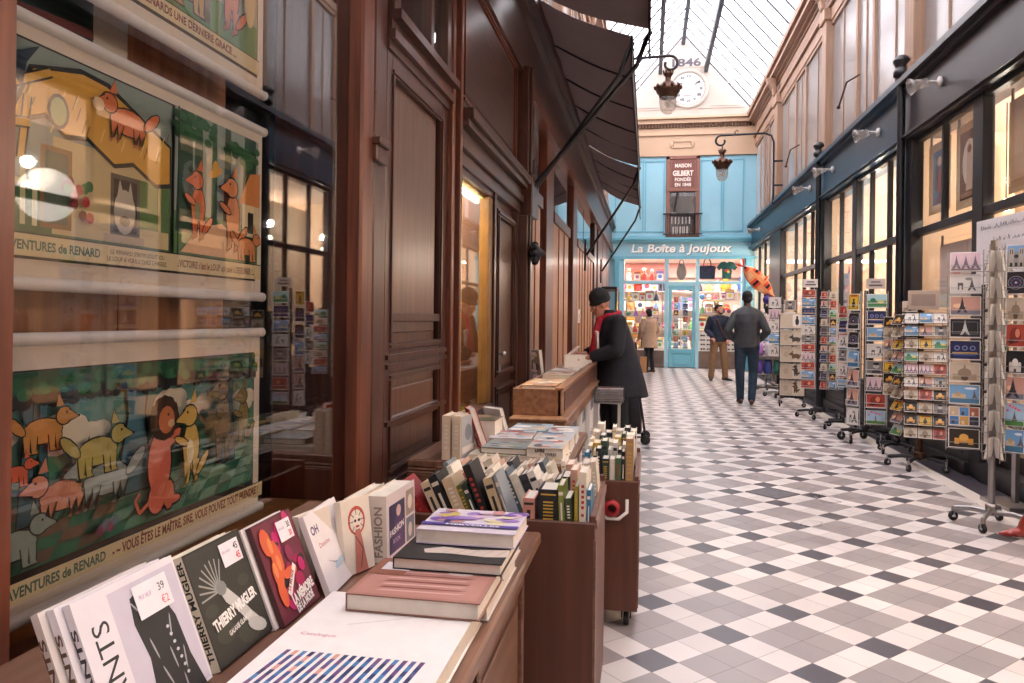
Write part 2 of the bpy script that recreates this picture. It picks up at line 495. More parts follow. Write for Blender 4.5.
# ================================================================== ROOF
ZE, ZA, XA = 7.3, 9.5, 0.9
XEL, XER = -1.0, 2.8
fr = struct_empty('ceiling', (XA, 8, 7.3))
def slope_pt(side, t, lift=0):      # t 0 ridge .. 1 eave
    xe = XER if side > 0 else XEL
    return (XA + (xe - XA) * t, ZA + (ZE - ZA) * t + lift)
mb = MB()
mb.box(XA - .05, XA + .05, Y0, Y1, ZA - .12, ZA + .05)
for side in (1, -1):
    x, z = slope_pt(side, .34)
    mb.box(x - .05, x + .05, Y0, Y1, z - .2, z - .02)
    x, z = slope_pt(side, .98); mb.box(x - .04, x + .04, Y0, Y1, z - .12, z + .04)
mb.build('roof_beams', M['steel_dark'], fr)
mb = MB()
n = int((Y1 - Y0) / .66)
for i in range(n + 1):
    y = Y0 + .05 + i * .66
    for side in (1, -1):
        a = slope_pt(side, 0); b = slope_pt(side, 1)
        hw = .013 if i % 3 else .02
        mb.add([(a[0], y - hw, a[1]), (a[0], y + hw, a[1]), (b[0], y + hw, b[1]), (b[0], y - hw, b[1]),
                (a[0], y - hw, a[1] - .045), (a[0], y + hw, a[1] - .045), (b[0], y + hw, b[1] - .045), (b[0], y - hw, b[1] - .045)],
               [(0, 1, 2, 3), (7, 6, 5, 4), (0, 3, 7, 4), (1, 5, 6, 2), (0, 4, 5, 1), (3, 2, 6, 7)])
mb.build('glazing_bars', M['steel_dark'], fr)
mb = MB()
for side in (1, -1):
    a = slope_pt(side, 0, .02); b = slope_pt(side, 1, .02)
    vs = [(a[0], Y0, a[1]), (b[0], Y0, b[1]), (b[0], Y1, b[1]), (a[0], Y1, a[1])]
    mb.add(vs, [(0, 1, 2, 3)])
mb.build('roof_panes', M['roof_glass'], fr)
mb = MB()
for y, z in ((9.0, 8.35), (16.0, 8.35), (3.0, 8.35)):
    mb.tube([(slope_pt(-1, .5)[0], y, z), (slope_pt(1, .5)[0], y, z)], .012, 6)
    mb.ell((slope_pt(1, .5)[0], y, z), .03, n=8, m=6)
mb.build('tie_rods', M['white_wire'], fr)
mb = MB(); mb.tube([(-1.0, 21.6, 8.0), (2.75, 21.6, 8.03)], .008, 5); mb.build('safety_wire', M['white_wire'], fr)

# ================================================================== UPPER STOREY (both sides)
def upper(side):
    X = 2.93 if side > 0 else -1.13
    s = 1 if side > 0 else -1
    def bx(mb, d0, d1, y0, y1, z0, z1): mb.box(X + s * d0, X + s * d1, y0, y1, z0, z1)   # d: depth behind the wall face
    w_ = struct_empty('wall_right_upper' if side > 0 else 'wall_left_upper', (X, 8, 4.1))
    mb = MB()
    piers = [-4.1, .4, 4.9, 9.15, 13.4, 18.3]
    for y in piers:
        wd = .30 if y < 18 else .5
        bx(mb, -.07, .3, y - wd / 2, y + wd / 2, 4.1, 6.55)
        bx(mb, -.11, .3, y - wd / 2 - .04, y + wd / 2 + .04, 4.1, 4.3)
        bx(mb, -.11, .3, y - wd / 2 - .04, y + wd / 2 + .04, 6.42, 6.62)
        # scrolled bracket under the cornice
        prof = [(X - s * .07, 6.62), (X - s * .07, 7.05), (X - s * .3, 7.05), (X - s * .26, 6.9), (X - s * .16, 6.8), (X - s * .13, 6.66)]
        mb.prism(prof, y - .09, y + .09, 'y')
    bx(mb, .0, .3, Y0, Y1, 4.1, 4.2)
    bx(mb, .0, .3, Y0, Y1, 6.4, 6.62)
    mb.build('pilasters', M['tan'], w_, bevel=.01)
    mb = MB()
    bx(mb, 0, .3, Y0, Y1, 6.62, 7.1)
    for d, z0, z1 in ((-.05, 6.62, 6.68), (-.03, 6.95, 7.0), (-.10, 7.0, 7.05), (-.2, 7.05, 7.12), (-.17, 7.12, 7.2), (-.24, 7.2, 7.32)):
        bx(mb, d, .1, Y0, Y1, z0, z1)
    yy = Y0 + .2
    for y0, y1 in zip([Y0 - .1] + piers, piers + [Y1]):
        bx(mb, -.02, 0, y0 + .3, y1 - .3, 6.72, 6.9)
    mb.build('entablature', M['tan_y'], w_)
    mb = MB()
    thick = []; thin = []
    for y0, y1 in zip(piers, piers[1:] + [22.2]):
        L = y1 - y0
        thick += [y0 + L * .40, y0 + L * .60]
        thin += [y0 + L * .2, y0 + L * .5, y0 + L * .8]
    for y in thick: bx(mb, .02, .09, y - .05, y + .05, 4.2, 6.42)
    for y in thin: bx(mb, .04, .08, y - .015, y + .015, 4.2, 6.42)
    bx(mb, .02, .09, Y0, Y1, 4.2, 4.27); bx(mb, .02, .09, Y0, Y1, 6.34, 6.42)
    mb.build('window_bars', M['tan'], w_)
    mb = MB(); bx(mb, .055, .065, Y0, Y1, 4.2, 6.42); mb.build('window_panes', M['frosted'], w_)
    mb = MB(); bx(mb, .5, .52, Y0, Y1, 4.1, 6.6); mb.build('curtains', plain('pale_curtain', '#cfc6c0', .9, vary=.15, scale=2), w_)
    mb = MB(); bx(mb, .52, .7, Y0, Y1, 4.1, 7.1); bx(mb, .3, .7, Y0, Y1, 7.0, 7.35); mb.build('back_wall', M['cream'], w_)
upper(1); upper(-1)
# window stay levers on the right upper windows
for y in (11.5, 15.9, 7.0):
    t = thing('window_stay', {11.5: 'black window stay lever sticking out from the middle upper window', 15.9: 'black window stay lever on the farther upper window', 7.0: 'black window stay lever on the nearest upper window'}[y], 'window stay', (2.95, y, 4.9), group=None)
    mb = MB(); mb.tube([(2.95, y, 4.95), (2.80, y + .12, 4.88), (2.78, y + .5, 4.62)], .014, 8); mb.build('rod', M['brass'], t)
    mb = MB(); mb.ell((2.78, y + .5, 4.62), .03, n=10, m=6); mb.build('knob', M['brass'], t)

# ================================================================== END FACADE (blue toy shop)
E = struct_empty('wall_far', (.9, Y1, 0))
YF = Y1
mb = MB()
mb.box(-1.4, 3.2, YF, YF + .3, 3.2, 3.83)
mb.box(-1.4, .5, YF, YF + .3, 3.83, 6.15); mb.box(1.37, 3.2, YF, YF + .3, 3.83, 6.15)
mb.box(.45, 1.4, YF + .0, YF + .3, 6.1, 6.15)
mb.box(-1.4, -.72, YF - .02, YF + .3, 0.0, 3.2); mb.box(2.62, 3.2, YF - .02, YF + .3, 0.0, 3.2)
for x0, x1 in ((.45, .56), (1.33, 1.43)): mb.box(x0, x1, YF - .05, YF + .1, 0.0, 3.2)
mb.box(-.72, .45, YF - .03, YF + .08, 2.44, 2.52); mb.box(1.43, 2.62, YF - .03, YF + .08, 2.44, 2.52); mb.box(.56, 1.33, YF - .03, YF + .08, 2.38, 2.50)
mb.build('blue_facade', M['blue'], E, bevel=.008)
mb = MB()
for x0, x1 in ((-1.0, -.2), (-.13, .4), (1.46, 2.02), (2.08, 2.62)):
    for a, b, c, d in ((x0, x1, 3.95, 3.98), (x0, x1, 6.0, 6.03)): mb.box(a, b, YF - .02, YF, c, d)
    for a in (x0, x1): mb.box(a - .015, a + .015, YF - .02, YF, 3.95, 6.03)
mb.box(-1.1, 3.0, YF - .12, YF, 3.66, 3.74); mb.box(-1.1, 3.0, YF - .16, YF, 3.72, 3.78); mb.box(-1.1, 3.0, YF - .1, YF, 3.16, 3.24)
mb.box(2.72, 2.86, YF - .12, YF, 0, 3.16)
mb.box(-1.0, -.86, YF - .12, YF, 0, 3.16)
mb.build('mouldings', M['blue_dark'], E)
mb = MB('#f6f3ef')
A = Art(mb, (-.55, YF - .015, 3.33), (1, 0, 0), (0, 0, 1), (0, -1, 0), eps=.004)
A.text('La Boîte à Joujoux', .05, 0.02, .24, '#4b7f94', w=2.85, bold=.03, shear=.15)
A.text('La Boîte à Joujoux', .03, 0.035, .24, '#fbf8f4', w=2.85, bold=.03, shear=.15)
mb.build('shop_lettering', M['paint'], E)
mb = MB()
for x0, x1 in ((-.72, .45), (1.43, 2.62)):
    mb.box(x0, x1, YF - .04, YF + .12, 0, .5)
    mb.box(x0, x1, YF - .07, YF + .12, 0, .1)
mb.build('marble_plinth', M['marble'], E, bevel=.006)
mb = MB(); 
for x0, x1, z0, z1 in ((-.72, .45, .5, 2.44), (-.72, .45, 2.52, 3.17), (1.43, 2.62, .5, 2.44), (1.43, 2.62, 2.52, 3.17), (.56, 1.33, 2.5, 3.17)):
    mb.box(x0, x1, YF + .02, YF + .03, z0, z1)
mb.build('shop_panes', M['glass_clear'], E)
# the door
D = struct_empty('door_1', (.945, YF, 0))
mb = MB()
mb.box(.57, .66, YF - .02, YF + .05, .02, 2.38); mb.box(1.24, 1.32, YF - .02, YF + .05, .02, 2.38)
mb.box(.66, 1.24, YF - .02, YF + .05, 2.26, 2.38); mb.box(.66, 1.24, YF - .02, YF + .05, .42, .55); mb.box(.66, 1.24, YF, YF + .04, .02, .42)
mb.box(.72, 1.18, YF - .015, YF, .1, .36)
mb.build('door_leaf', M['blue_dark'], D, bevel=.006)
mb = MB(); mb.box(.66, 1.24, YF + .01, YF + .02, .55, 2.26); mb.build('door_pane', M['glass_clear'], D)
mb = MB(); mb.tube([(.70, YF - .06, 1.0), (.70, YF - .06, 1.2)], .015); mb.build('door_handle', M['brass'], D)
# upper part of the end wall: frieze, dentil cornice, gable
mb = MB()
mb.box(-1.4, 3.2, YF - .03, YF + .3, 6.15, 6.75)
for d, z0, z1 in ((.08, 6.75, 6.82), (.05, 6.82, 6.95), (.14, 7.08, 7.2), (.22, 7.2, 7.26), (.06, 6.15, 6.22)):
    mb.box(-1.2, 3.0, YF - d, YF + .1, z0, z1)
x = -1.1
mb.box(-1.2, 3.0, YF - .03, YF + .1, 6.95, 7.08)
A = Art(mb, (.55, YF - .03, 6.33), (1, 0, 0), (0, 0, 1), (0, -1, 0), eps=.004)
mb.build('frieze', M['beige'], E)
mb = MB()
while x < 2.95: mb.box(x, x + .045, YF - .12, YF - .02, 6.97, 7.07); x += .09
mb.build('dentils', M['brass'], E)
mb = MB(); mb.box(.6, 1.2, YF - .06, YF - .02, 6.38, 6.42); mb.box(.6, 1.2, YF - .06, YF - .02, 6.56, 6.60); mb.ell((.6, YF - .04, 6.49), (.06, .03, .1), n=10, m=6); mb.ell((1.2, YF - .04, 6.49), (.06, .03, .1), n=10, m=6)
mb.build('cartouche', M['beige'], E)
mb = MB()
mb.box(-1.3, 3.1, YF - .05, YF + .3, 7.26, 7.5)
mb.add([(-1.3, YF, 7.5), (3.1, YF, 7.5), (XA + .05, YF, 9.72), (XA - .05, YF, 9.72), (-1.3, YF + .3, 7.5), (3.1, YF + .3, 7.5), (XA + .05, YF + .3, 9.72), (XA - .05, YF + .3, 9.72)],
       [(0, 1, 2, 3), (7, 6, 5, 4), (0, 4, 5, 1), (1, 5, 6, 2), (3, 2, 6, 7), (0, 3, 7, 4)])
for x in (-.6, .1, 1.35, 2.1): mb.box(x, x + .012, YF - .06, YF - .045, 7.28, 7.48, )
for x0, x1 in ((-.8, .3), (1.7, 2.5)): mb.box(x0, x1, YF - .02, YF, 7.58, 7.61)
mb.box(.35, 1.6, YF - .015, YF, 8.72, 8.74); 
mb.box(-.9, 2.7, YF - .07, YF, 7.5, 7.53)
mb.build('gable', M['stone'], E)
mb = MB()
A = Art(mb, (.9, YF, 8.72), (1, 0, 0), (0, 0, 1), (0, -1, 0), eps=.004)
A.text('1846', .10, .04, .23, '#54505a', w=.82, bold=.03, align='c')
mb.build('year_lettering', M['paint'], E)
mb = MB(); mb.box(-1.3, 3.1, YF, YF + .3, 9.4, 9.5)
# clock
ck = thing('wall_clock', 'large round white clock with roman numerals on the cream gable', 'clock', (1.05, YF, 8.08))
c = V((1.05, YF - .01, 8.08))
Rx = Matrix.Rotation(PI / 2, 3, 'X')
mb = MB(); mb.lathe([(.47, 0), (.47, .06), (.5, .09), (.56, .09), (.58, .05), (.58, 0)], c, 32, R=Rx); mb.build('clock_rim', M['stone'], ck)
mb = MB('#efece8'); A = Art(mb, c + V((0, -.065, 0)), (1, 0, 0), (0, 0, 1), (0, -1, 0), eps=.003)
A.ell(0, 0, .46, .46, '#d2cecc', 36)
for i, nm in enumerate(['XII', 'I', 'II', 'III', 'IIII', 'V', 'VI', 'VII', 'VIII', 'IX', 'X', 'XI']):
    a = PI / 2 - i * PI / 6
    A.text(nm, .36 * math.cos(a), .36 * math.sin(a) - .04, .085, '#3a3a44', align='c', bold=.03)
A.ell(0, 0, .2, .2, '#c6c1be', 24)
mb.build('clock_face', M['paint'], ck)
mb = MB('#2a2a30'); A = Art(mb, c + V((0, -.085, 0)), (1, 0, 0), (0, 0, 1), (0, -1, 0), eps=.004)
for a, L, wd in ((math.radians(33), .38, .06), (math.radians(145), .27, .09)):
    A.line([(-.05 * math.cos(a), -.05 * math.sin(a)), (L * math.cos(a), L * math.sin(a))], wd * .6, '#2a2a30')
A.ell(0, 0, .05, .05, '#2a2a30')
mb.build('clock_hands', M['paint'], ck)
# brown framed window with gilded sign board
Wn = struct_empty('window_1', (.93, YF, 3.83))
mb = MB('#8a5a4c')
mb.box(.46, .56, YF - .06, YF + .1, 3.83, 6.15); mb.box(1.31, 1.41, YF - .06, YF + .1, 3.83, 6.15); mb.box(.46, 1.41, YF - .06, YF + .1, 6.06, 6.15)
mb.box(.56, 1.31, YF - .03, YF + .05, 5.18, 6.06); mb.box(.5, 1.37, YF - .08, YF + .05, 5.12, 5.22)
mb.box(.46, 1.41, YF - .05, YF + .1, 3.80, 3.86)
mb.build('window_frame', plain('dusty_brown_frame', '#8c5d50', .5), Wn, bevel=.006)
mb = MB(); A = Art(mb, (.935, YF - .035, 5.2), (1, 0, 0), (0, 0, 1), (0, -1, 0), eps=.003)
A.rect(-.33, .04, .33, .82, '#7b4a40')
A.text('MAISON', 0, .62, .11, '#f2e6dc', w=.46, bold=.03, align='c')
A.text('GILBERT', 0, .38, .15, '#f2e6dc', w=.58, bold=.04, align='c')
A.text('FONDÉE', 0, .22, .10, '#f2e6dc', w=.46, bold=.03, align='c')
A.text('EN 1848', 0, .07, .10, '#f2e6dc', w=.46, bold=.03, align='c')
mb.build('sign_lettering', M['paint'], Wn)
mb = MB(); mb.box(.56, 1.31, YF + .03, YF + .04, 3.86, 5.14); mb.build('window_pane', M['glass'], Wn)
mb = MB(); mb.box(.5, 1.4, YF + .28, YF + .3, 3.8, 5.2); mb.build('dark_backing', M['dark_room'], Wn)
mb = MB('#e5e0dc')
for i in range(5): mb.box(.64 + i * .1, .71 + i * .1, YF + .1, YF + .13, 3.88, 4.12)
for i in range(6): mb.box(.62 + i * .1, .66 + i * .1, YF + .1, YF + .13, 4.2, 4.4)
for x in (.62, 1.12): mb.box(x, x + .14, YF + .1, YF + .16, 4.47, 4.52)
mb.build('white_cutouts', M['white_plastic'], Wn)
mb = MB(); mb.box(.38, 1.49, YF - .14, YF - .1, 4.44, 4.48)
for i in range(16): mb.box(.44 + i * .065, .452 + i * .065, YF - .13, YF - .118, 3.86, 4.44)
mb.box(.38, 1.49, YF - .14, YF - .1, 3.86, 3.89)
mb.build('balustrade', M['iron'], Wn)

# toy shop interior
R_ = struct_empty('wall_toy_shop', (.9, YF + 2, 0))
mb = MB(); mb.box(-1.3, 3.1, YF + 2.4, YF + 2.5, 0, 3.3); mb.box(-1.4, -1.3, YF + .3, YF + 2.5, 0, 3.3); mb.box(3.1, 3.2, YF + .3, YF + 2.5, 0, 3.3); mb.box(-1.4, 3.2, YF + .1, YF + 2.5, 3.2, 3.3)
mb.build('inner_walls', M['shop_pale'], R_)
mb = MB(); mb.box(-1.4, 3.2, YF, YF + 2.5, -.1, .02); mb.build('inner_floor', M['counter_wood'], R_)
mb = MB(); mb.box(-.72, .45, YF + .12, YF + .7, .46, .5); mb.box(1.43, 2.62, YF + .12, YF + .7, .46, .5); mb.build('display_ledges', M['white_plastic'], R_)

BULB = emit('bulb_glow', '#fff0d8', 9)
def area(name, loc, size, energy, col=(1, .85, .68), rot=(0, 0, 0), sy=None):
    l = bpy.data.lights.new(name, 'AREA'); l.energy = energy; l.color = col; l.size = size
    if sy: l.shape = 'RECTANGLE'; l.size_y = sy
    o = bpy.data.objects.new(name, l); COL.objects.link(o); o.location = loc; o.rotation_euler = rot
    return o
area('toy_shop_light', (.9, YF + .9, 3.15), 3.6, 150, (1, .87, .78), sy=1.2)

# ================================================================== RIGHT SHOP FRONTS
Wr = struct_empty('wall_right', (XR, 8, 0))
piers = [(-3.9, .4), (.6, .4), (4.95, .4), (9.15, .4), (13.35, .4), (18.1, 1.5)]
mb = MB()
for y, wd in piers:
    mb.box(2.84, 2.97, y - wd / 2, y + wd / 2, 0, 3.45)
    mb.box(2.80, 3.15, y - wd / 2 - .03, y + wd / 2 + .03, 0, .5)
for y in (7.35, 11.45, 2.8): mb.box(2.88, 2.98, y - .11, y + .11, 0, 3.45)
for y, wd in piers[3:5]:     # cast iron pipe with a collar on the pier
    mb.tube([(2.79, y, .5), (2.79, y, 4.3)], .045, 10); mb.lathe([(.05, 0), (.09, .03), (.09, .08), (.06, .12), (.1, .2), (.05, .26)], (2.79, y, 4.15), 12)
mb.build('black_piers', M['black'], Wr, bevel=.008)
mb = MB()
bays = [(-3.7, .4), (.8, 4.75), (5.15, 7.24), (7.46, 8.95), (9.35, 11.34), (11.56, 13.15), (13.55, 17.35), (18.85, 22.3)]
for y0, y1 in bays:
    if y0 in (5.15,):      # a recessed doorway with steps
        mb.box(2.95, 3.2, y0, y0 + .95, 0, .55); mb.box(2.84, 3.0, y0, y0 + .95, 0, .45)
        mb.box(2.86, 3.2, y0 + .95, y1, 0, .16); mb.box(2.98, 3.2, y0 + .95, y1, .16, .30)
        continue
    mb.box(2.88, 3.1, y0, y1, 0, .55)
    mb.box(2.84, 3.1, y0, y1, 0, .12); mb.box(2.84, 3.12, y0, y1, .5, .56)
    mb.box(2.865, 2.88, y0 + .12, y1 - .12, .18, .2); mb.box(2.865, 2.88, y0 + .12, y1 - .12, .42, .44)
mb.build('black_plinth', M['black'], Wr, bevel=.006)
mb = MB()
mull = {(.8, 4.75): (2.1, 3.4), (5.15, 7.24): (6.15,), (7.46, 8.95): (8.2,), (9.35, 11.34): (9.95, 10.7), (11.56, 13.15): (12.3,), (13.55, 17.35): (14.4, 15.1, 15.95), (18.85, 22.3): (20, 21)}
for y0, y1 in bays:
    for z0, z1 in ((2.34, 2.42), (3.38, 3.45), (.54, .6)): mb.box(2.89, 2.97, y0, y1, z0, z1)
    for m in mull.get((y0, y1), ()): mb.box(2.89, 2.95, m - .025, m + .025, .55 if m > 9.5 else 2.4, 3.4)
mb.build('glazing_bars', M['black'], Wr, bevel=.004)
mb = MB()
for y0, y1 in bays: mb.box(2.92, 2.93, y0, y1, .55, 3.4)
mb.build('shop_panes', M['glass_clear'], Wr)
def fascia(y0, y1, m, nm):
    mb = MB(); mb.box(2.86, 3.2, y0, y1, 3.45, 4.1)
    for d, z0, z1 in ((.05, 3.43, 3.5), (.08, 3.46, 3.48), (.03, 3.5, 3.53), (.06, 4.02, 4.07), (.12, 4.07, 4.13), (.09, 4.13, 4.17)):
        mb.box(2.86 - d, 2.9, y0, y1, z0, z1)
    mb.build(nm, m, Wr)
fascia(Y0, 9.15, M['charcoal'], 'grey_sheen_fascia'); fascia(9.15, Y1, M['navy'], 'navy_fascia')  # near stretch: grey reflection painted into the navy
# shops behind the glass
S_ = struct_empty('wall_right_shops', (5, 8, 0))
mb = MB(); mb.box(5.6, 5.7, Y0, Y1, 0, 3.6)
for y in (Y0, .6, 9.15, 13.35, 18.1, Y1): mb.box(2.96, 5.6, y - .05, y + .05, 0, 3.6)
mb.build('back_walls', M['shop_wall'], S_)
mb = MB(); mb.box(3.1, 5.7, Y0, Y1, -.1, .02); mb.build('shop_floors', M['counter_wood'], S_)
mb = MB(); mb.box(3.1, 5.7, Y0, Y1, 3.5, 3.6); mb.build('shop_ceilings', M['shop_pale'], S_)
mb = MB('#ead0b2'); mb.box(3.9, 3.94, 5.2, 9.0, .6, 3.3); mb.box(3.95, 3.99, 13.6, 15.0, .6, 3.3); mb.box(4.0, 4.04, 10.4, 13.0, 1.5, 3.3); mb.box(3.9, 3.94, 15.4, 17.2, .6, 3.3); mb.build('display_backdrops', M['shop_wall'], S_)
mb = MB(); mb.box(3.7, 3.75, 9.5, 10.3, .6, 3.1); mb.build('teal_curtain', plain('teal_curtain_cloth', '#2f8596', .8, vary=.3, scale=12), S_)
def bulb(loc, e, col=(1, .88, .74), r=.05, cord=3.5):
    l = bpy.data.lights.new('bulb_light', 'POINT'); l.energy = e; l.color = col; l.shadow_soft_size = r
    o = bpy.data.objects.new('bulb_light', l); COL.objects.link(o); o.location = loc
for y, e in ((1.5, 90), (4.0, 90), (5.9, 70), (7.9, 70), (10.3, 100), (12.2, 100), (14.4, 110), (16.6, 110), (19.2, 90), (21.2, 90)):
    bulb((3.35, y, 2.75), e * .32); bulb((4.9, y + .4, 2.9), e * .85)
    k_ = tag(thing('pendant_lamp', 'x', 'lamp', (3.35, y, 2.5)), 'glowing bulb hanging inside the right shop window, %s from the near end' % ['first', 'second', 'third', 'fourth', 'fifth', 'sixth', 'seventh', 'eighth', 'ninth', 'tenth'][[1.5, 4.0, 5.9, 7.9, 10.3, 12.2, 14.4, 16.6, 19.2, 21.2].index(y)], 'lamp', 'pendant bulbs in the right shops')
    mb = MB(); mb.ell((3.35, y, 2.52), (.05, .05, .065)); mb.build('glass_bulb', BULB, k_)
    mb = MB(); mb.tube([(3.35, y, 2.58), (3.35, y, 3.5)], .006, 6); mb.build('cord', M['black'], k_)
# added unseen wall: shuts out light where the arcade is open behind the camera
mb = MB(); mb.box(-1.6, 3.4, Y0 - .3, Y0, 0, 9.6); struct('wall_back_added', mb, M['cream'])
# ================================================================== LEFT SHOP FRONT
Wl = struct_empty('wall_left', (XL, 8, 0))
def lb(mb, d0, d1, y0, y1, z0, z1):     # d = how far it stands out of the wall plane into the arcade
    mb.box(XL + d0, XL + d1, y0, y1, z0, z1)
mb = MB()    # masses of the wall that carry everything: low wall, frieze
lb(mb, -.3, -.02, Y0, Y1, 0, .60); lb(mb, -.3, -.0, Y0, Y1, 3.5, 4.15)
lb(mb, -.3, .0, Y0, -.2, .6, 3.5)
mb.build('low_wall', M['mahogany_y'], Wl)
mb = MB()
for d, z0, z1 in ((.05, 3.45, 3.53), (.03, 3.53, 3.58), (.06, 4.02, 4.08), (.12, 4.08, 4.16)): lb(mb, -.1, d, Y0, Y1, z0, z1)
mb.build('frieze_mouldings', M['mahogany_y'], Wl)
def moulded(mb, y0, y1, z0, z1, d, w=.045):
    """raised frame round a field on a face at depth d"""
    for a, b, c, e in ((y0, y1, z0, z0 + w), (y0, y1, z1 - w, z1), (y0, y0 + w, z0 + w, z1 - w), (y1 - w, y1, z0 + w, z1 - w)):
        lb(mb, d, d + .018, a, b, c, e)
        lb(mb, d + .017, d + .028, a + w * .25 if b - a < .1 else a + .01, b - w * .25 if b - a < .1 else b - .01, c + w * .3 if e - c < .1 else c, e - w * .3 if e - c < .1 else e)
# frame round the poster window
W1 = struct_empty('window_2', (XL, 1.9, .6))
mb = MB()
lb(mb, -.06, .06, .86, 1.085, .6, 3.5); lb(mb, -.04, .03, 1.085, 1.115, .6, 3.5)
lb(mb, -.08, .05, -.2, .02, .6, 3.5)
lb(mb, -.06, .06, 0, 2.65, .60, .70); lb(mb, -.06, .05, 0, 2.65, 3.1, 3.5)
mb.build('window_frame', M['mahogany_red'], W1, bevel=.006)
mb = MB(); lb(mb, -.005, .0, 1.115, 2.62, .7, 3.1); lb(mb, -.005, 0, .02, .86, .7, 3.1); mb.build('window_pane', M['glass'], W1)
# room behind it
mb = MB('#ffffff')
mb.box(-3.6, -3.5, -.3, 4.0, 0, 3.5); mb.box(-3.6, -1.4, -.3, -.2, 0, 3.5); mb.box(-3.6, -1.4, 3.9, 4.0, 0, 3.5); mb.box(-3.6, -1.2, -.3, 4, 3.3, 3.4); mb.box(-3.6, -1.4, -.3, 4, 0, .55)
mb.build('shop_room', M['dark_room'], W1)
mb = MB(); mb.box(-1.30, -1.27, .0, 1.62, .6, 3.3); mb.box(-1.30, -1.27, 1.625, 2.08, .6, 3.3); mb.box(-1.4, -1.10, .0, 2.6, .66, .70)
mb.build('display_backboard', M['orange_wood'], W1)
mb = MB(); mb.box(-3.2, -3.0, 2.6, 3.8, .5, 2.4)
mb.build('dark_bookcase', M['mahogany'], W1)

# pilaster between the window and the panelled pier
T1 = struct_empty('trim_1', (XL, 2.8, 0))
mb = MB(); lb(mb, -.3, .055, 2.62, 2.74, 0, 3.5); mb.build('pilaster_light', M['mahogany_red'], T1, bevel=.01)
mb = MB(); lb(mb, -.3, .02, 2.74, 2.97, 0, 3.5); lb(mb, .0, .05, 2.76, 2.80, 0, 3.5); lb(mb, .0, .035, 2.82, 2.86, 0, 3.5)
lb(mb, 0, .075, 2.72, 2.84, 1.98, 2.04); lb(mb, 0, .09, 2.72, 2.84, 2.04, 2.07)
prof = [(2.74, 2.07), (2.82, 2.07), (2.82, 2.25), (2.74, 2.25)]
lb(mb, 0, .06, 2.74, 2.81, 2.07, 2.26)
mb.build('pilaster_mouldings', M['mahogany'], T1, bevel=.005)
# panelled pier (fields and mouldings)
T2 = struct_empty('trim_2', (XL, 3.5, 0))
mb = MB(); lb(mb, -.3, -.02, 2.97, 4.08, 0, 3.5)
lb(mb, -.02, .02, 2.97, 3.04, 0, 2.5); lb(mb, -.02, .02, 3.82, 3.93, 0, 2.5)
for z0, z1 in ((.0, .22), (.62, .70), (.9, .95), (1.14, 1.24), (2.42, 2.52), (1.36, 1.40)): lb(mb, -.02, .02, 3.04, 3.82, z0, z1)
mb.build('panelled_pier', M['mahogany'], T2, bevel=.004)
mb = MB(); 
for z0, z1 in ((1.26, 2.42), (.72, 1.12), (.24, .6)):
    lb(mb, -.02, -.008, 3.06, 3.80, z0, z1)
    lb(mb, -.008, .006, 3.11, 3.75, z0 + .05, z1 - .05)
mb.build('panel_fields', M['panel_wood'], T2, bevel=.008)
mb = MB()
for z0, z1 in ((1.24, 2.44), (.70, 1.14), (.22, .62)): moulded(mb, 3.03, 3.83, z0, z1, .0, .03)
for z in (1.16, .92, 1.2, .66): lb(mb, .0, .035, 2.98, 3.9, z, z + .02)
for k, (d, z0, z1) in enumerate(((.03, 2.50, 2.54), (.055, 2.54, 2.58), (.04, 2.58, 2.62), (.08, 2.62, 2.66))): lb(mb, -.02, d, 2.97, 3.95, z0, z1)
mb.build('panel_mouldings', M['mahogany'], T2)
mb = MB(); lb(mb, -.02, .05, 3.93, 3.98, 0, 3.5); lb(mb, -.02, .03, 3.98, 4.1, 0, 3.5); lb(mb, .0, .07, 4.03, 4.07, 0, 3.5)
mb.build('dark_jamb', M['mahogany_red'], T2, bevel=.005)
Wt = struct_empty('window_3', (XL, 3.5, 2.6))
mb = MB(); lb(mb, -.02, .04, 3.0, 3.08, 2.66, 3.5); lb(mb, -.02, .04, 3.84, 3.93, 2.66, 3.5); lb(mb, -.02, .05, 3.5, 3.55, 2.66, 3.5)
mb.build('window_frame', M['mahogany'], Wt, bevel=.004)
mb = MB(); lb(mb, .0, .005, 3.08, 3.84, 2.66, 3.5); mb.build('window_pane', M['glass'], Wt)

# lit display window
W2 = struct_empty('window_4', (XL, 4.6, .78))
mb = MB(); lb(mb, -.05, .02, 4.10, 4.15, .75, 2.26); lb(mb, -.05, .02, 4.1, 5.2, 2.22, 2.3); lb(mb, -.05, .03, 4.1, 5.2, .70, .79)
mb.build('window_frame', M['mahogany'], W2, bevel=.004)
mb = MB(); lb(mb, -.05, .02, 5.02, 5.14, .79, 2.22); lb(mb, -.04, -.01, 4.15, 4.19, .79, 2.22)
mb.build('gilt_edge', plain('gilded_wood', '#7d5a30', .4, metal=.1, vary=.2), W2, bevel=.008)
mb = MB(); lb(mb, -.02, -.015, 4.15, 5.02, .79, 2.22); mb.build('window_pane', M['glass_clear'], W2)
mb = MB(); mb.box(-2.0, -1.95, 4.05, 5.3, .6, 2.6); mb.box(-2, -1.15, 4.05, 4.08, .6, 2.6); mb.box(-2, -1.15, 5.25, 5.3, .6, 2.6); mb.box(-2, -1.12, 4.05, 5.3, .7, .76); mb.box(-2, -1.12, 4.05, 5.3, 2.5, 2.6); mb.box(-1.16, -1.12, 4.08, 5.25, 2.2, 2.5)
mb.build('display_box', plain('olive_display_wall', '#c9ad62', .8, vary=.2, scale=4), W2)
mb = MB(); mb.box(-1.18, -1.155, 4.17, 5.02, 2.17, 2.20); mb.build('strip_lamp', emit('strip_lamp_glow', '#fff6e0', 14), W2)
area('display_strip_light', (-1.4, 4.6, 2.47), .7, 48, (1, .88, .66), sy=.3)
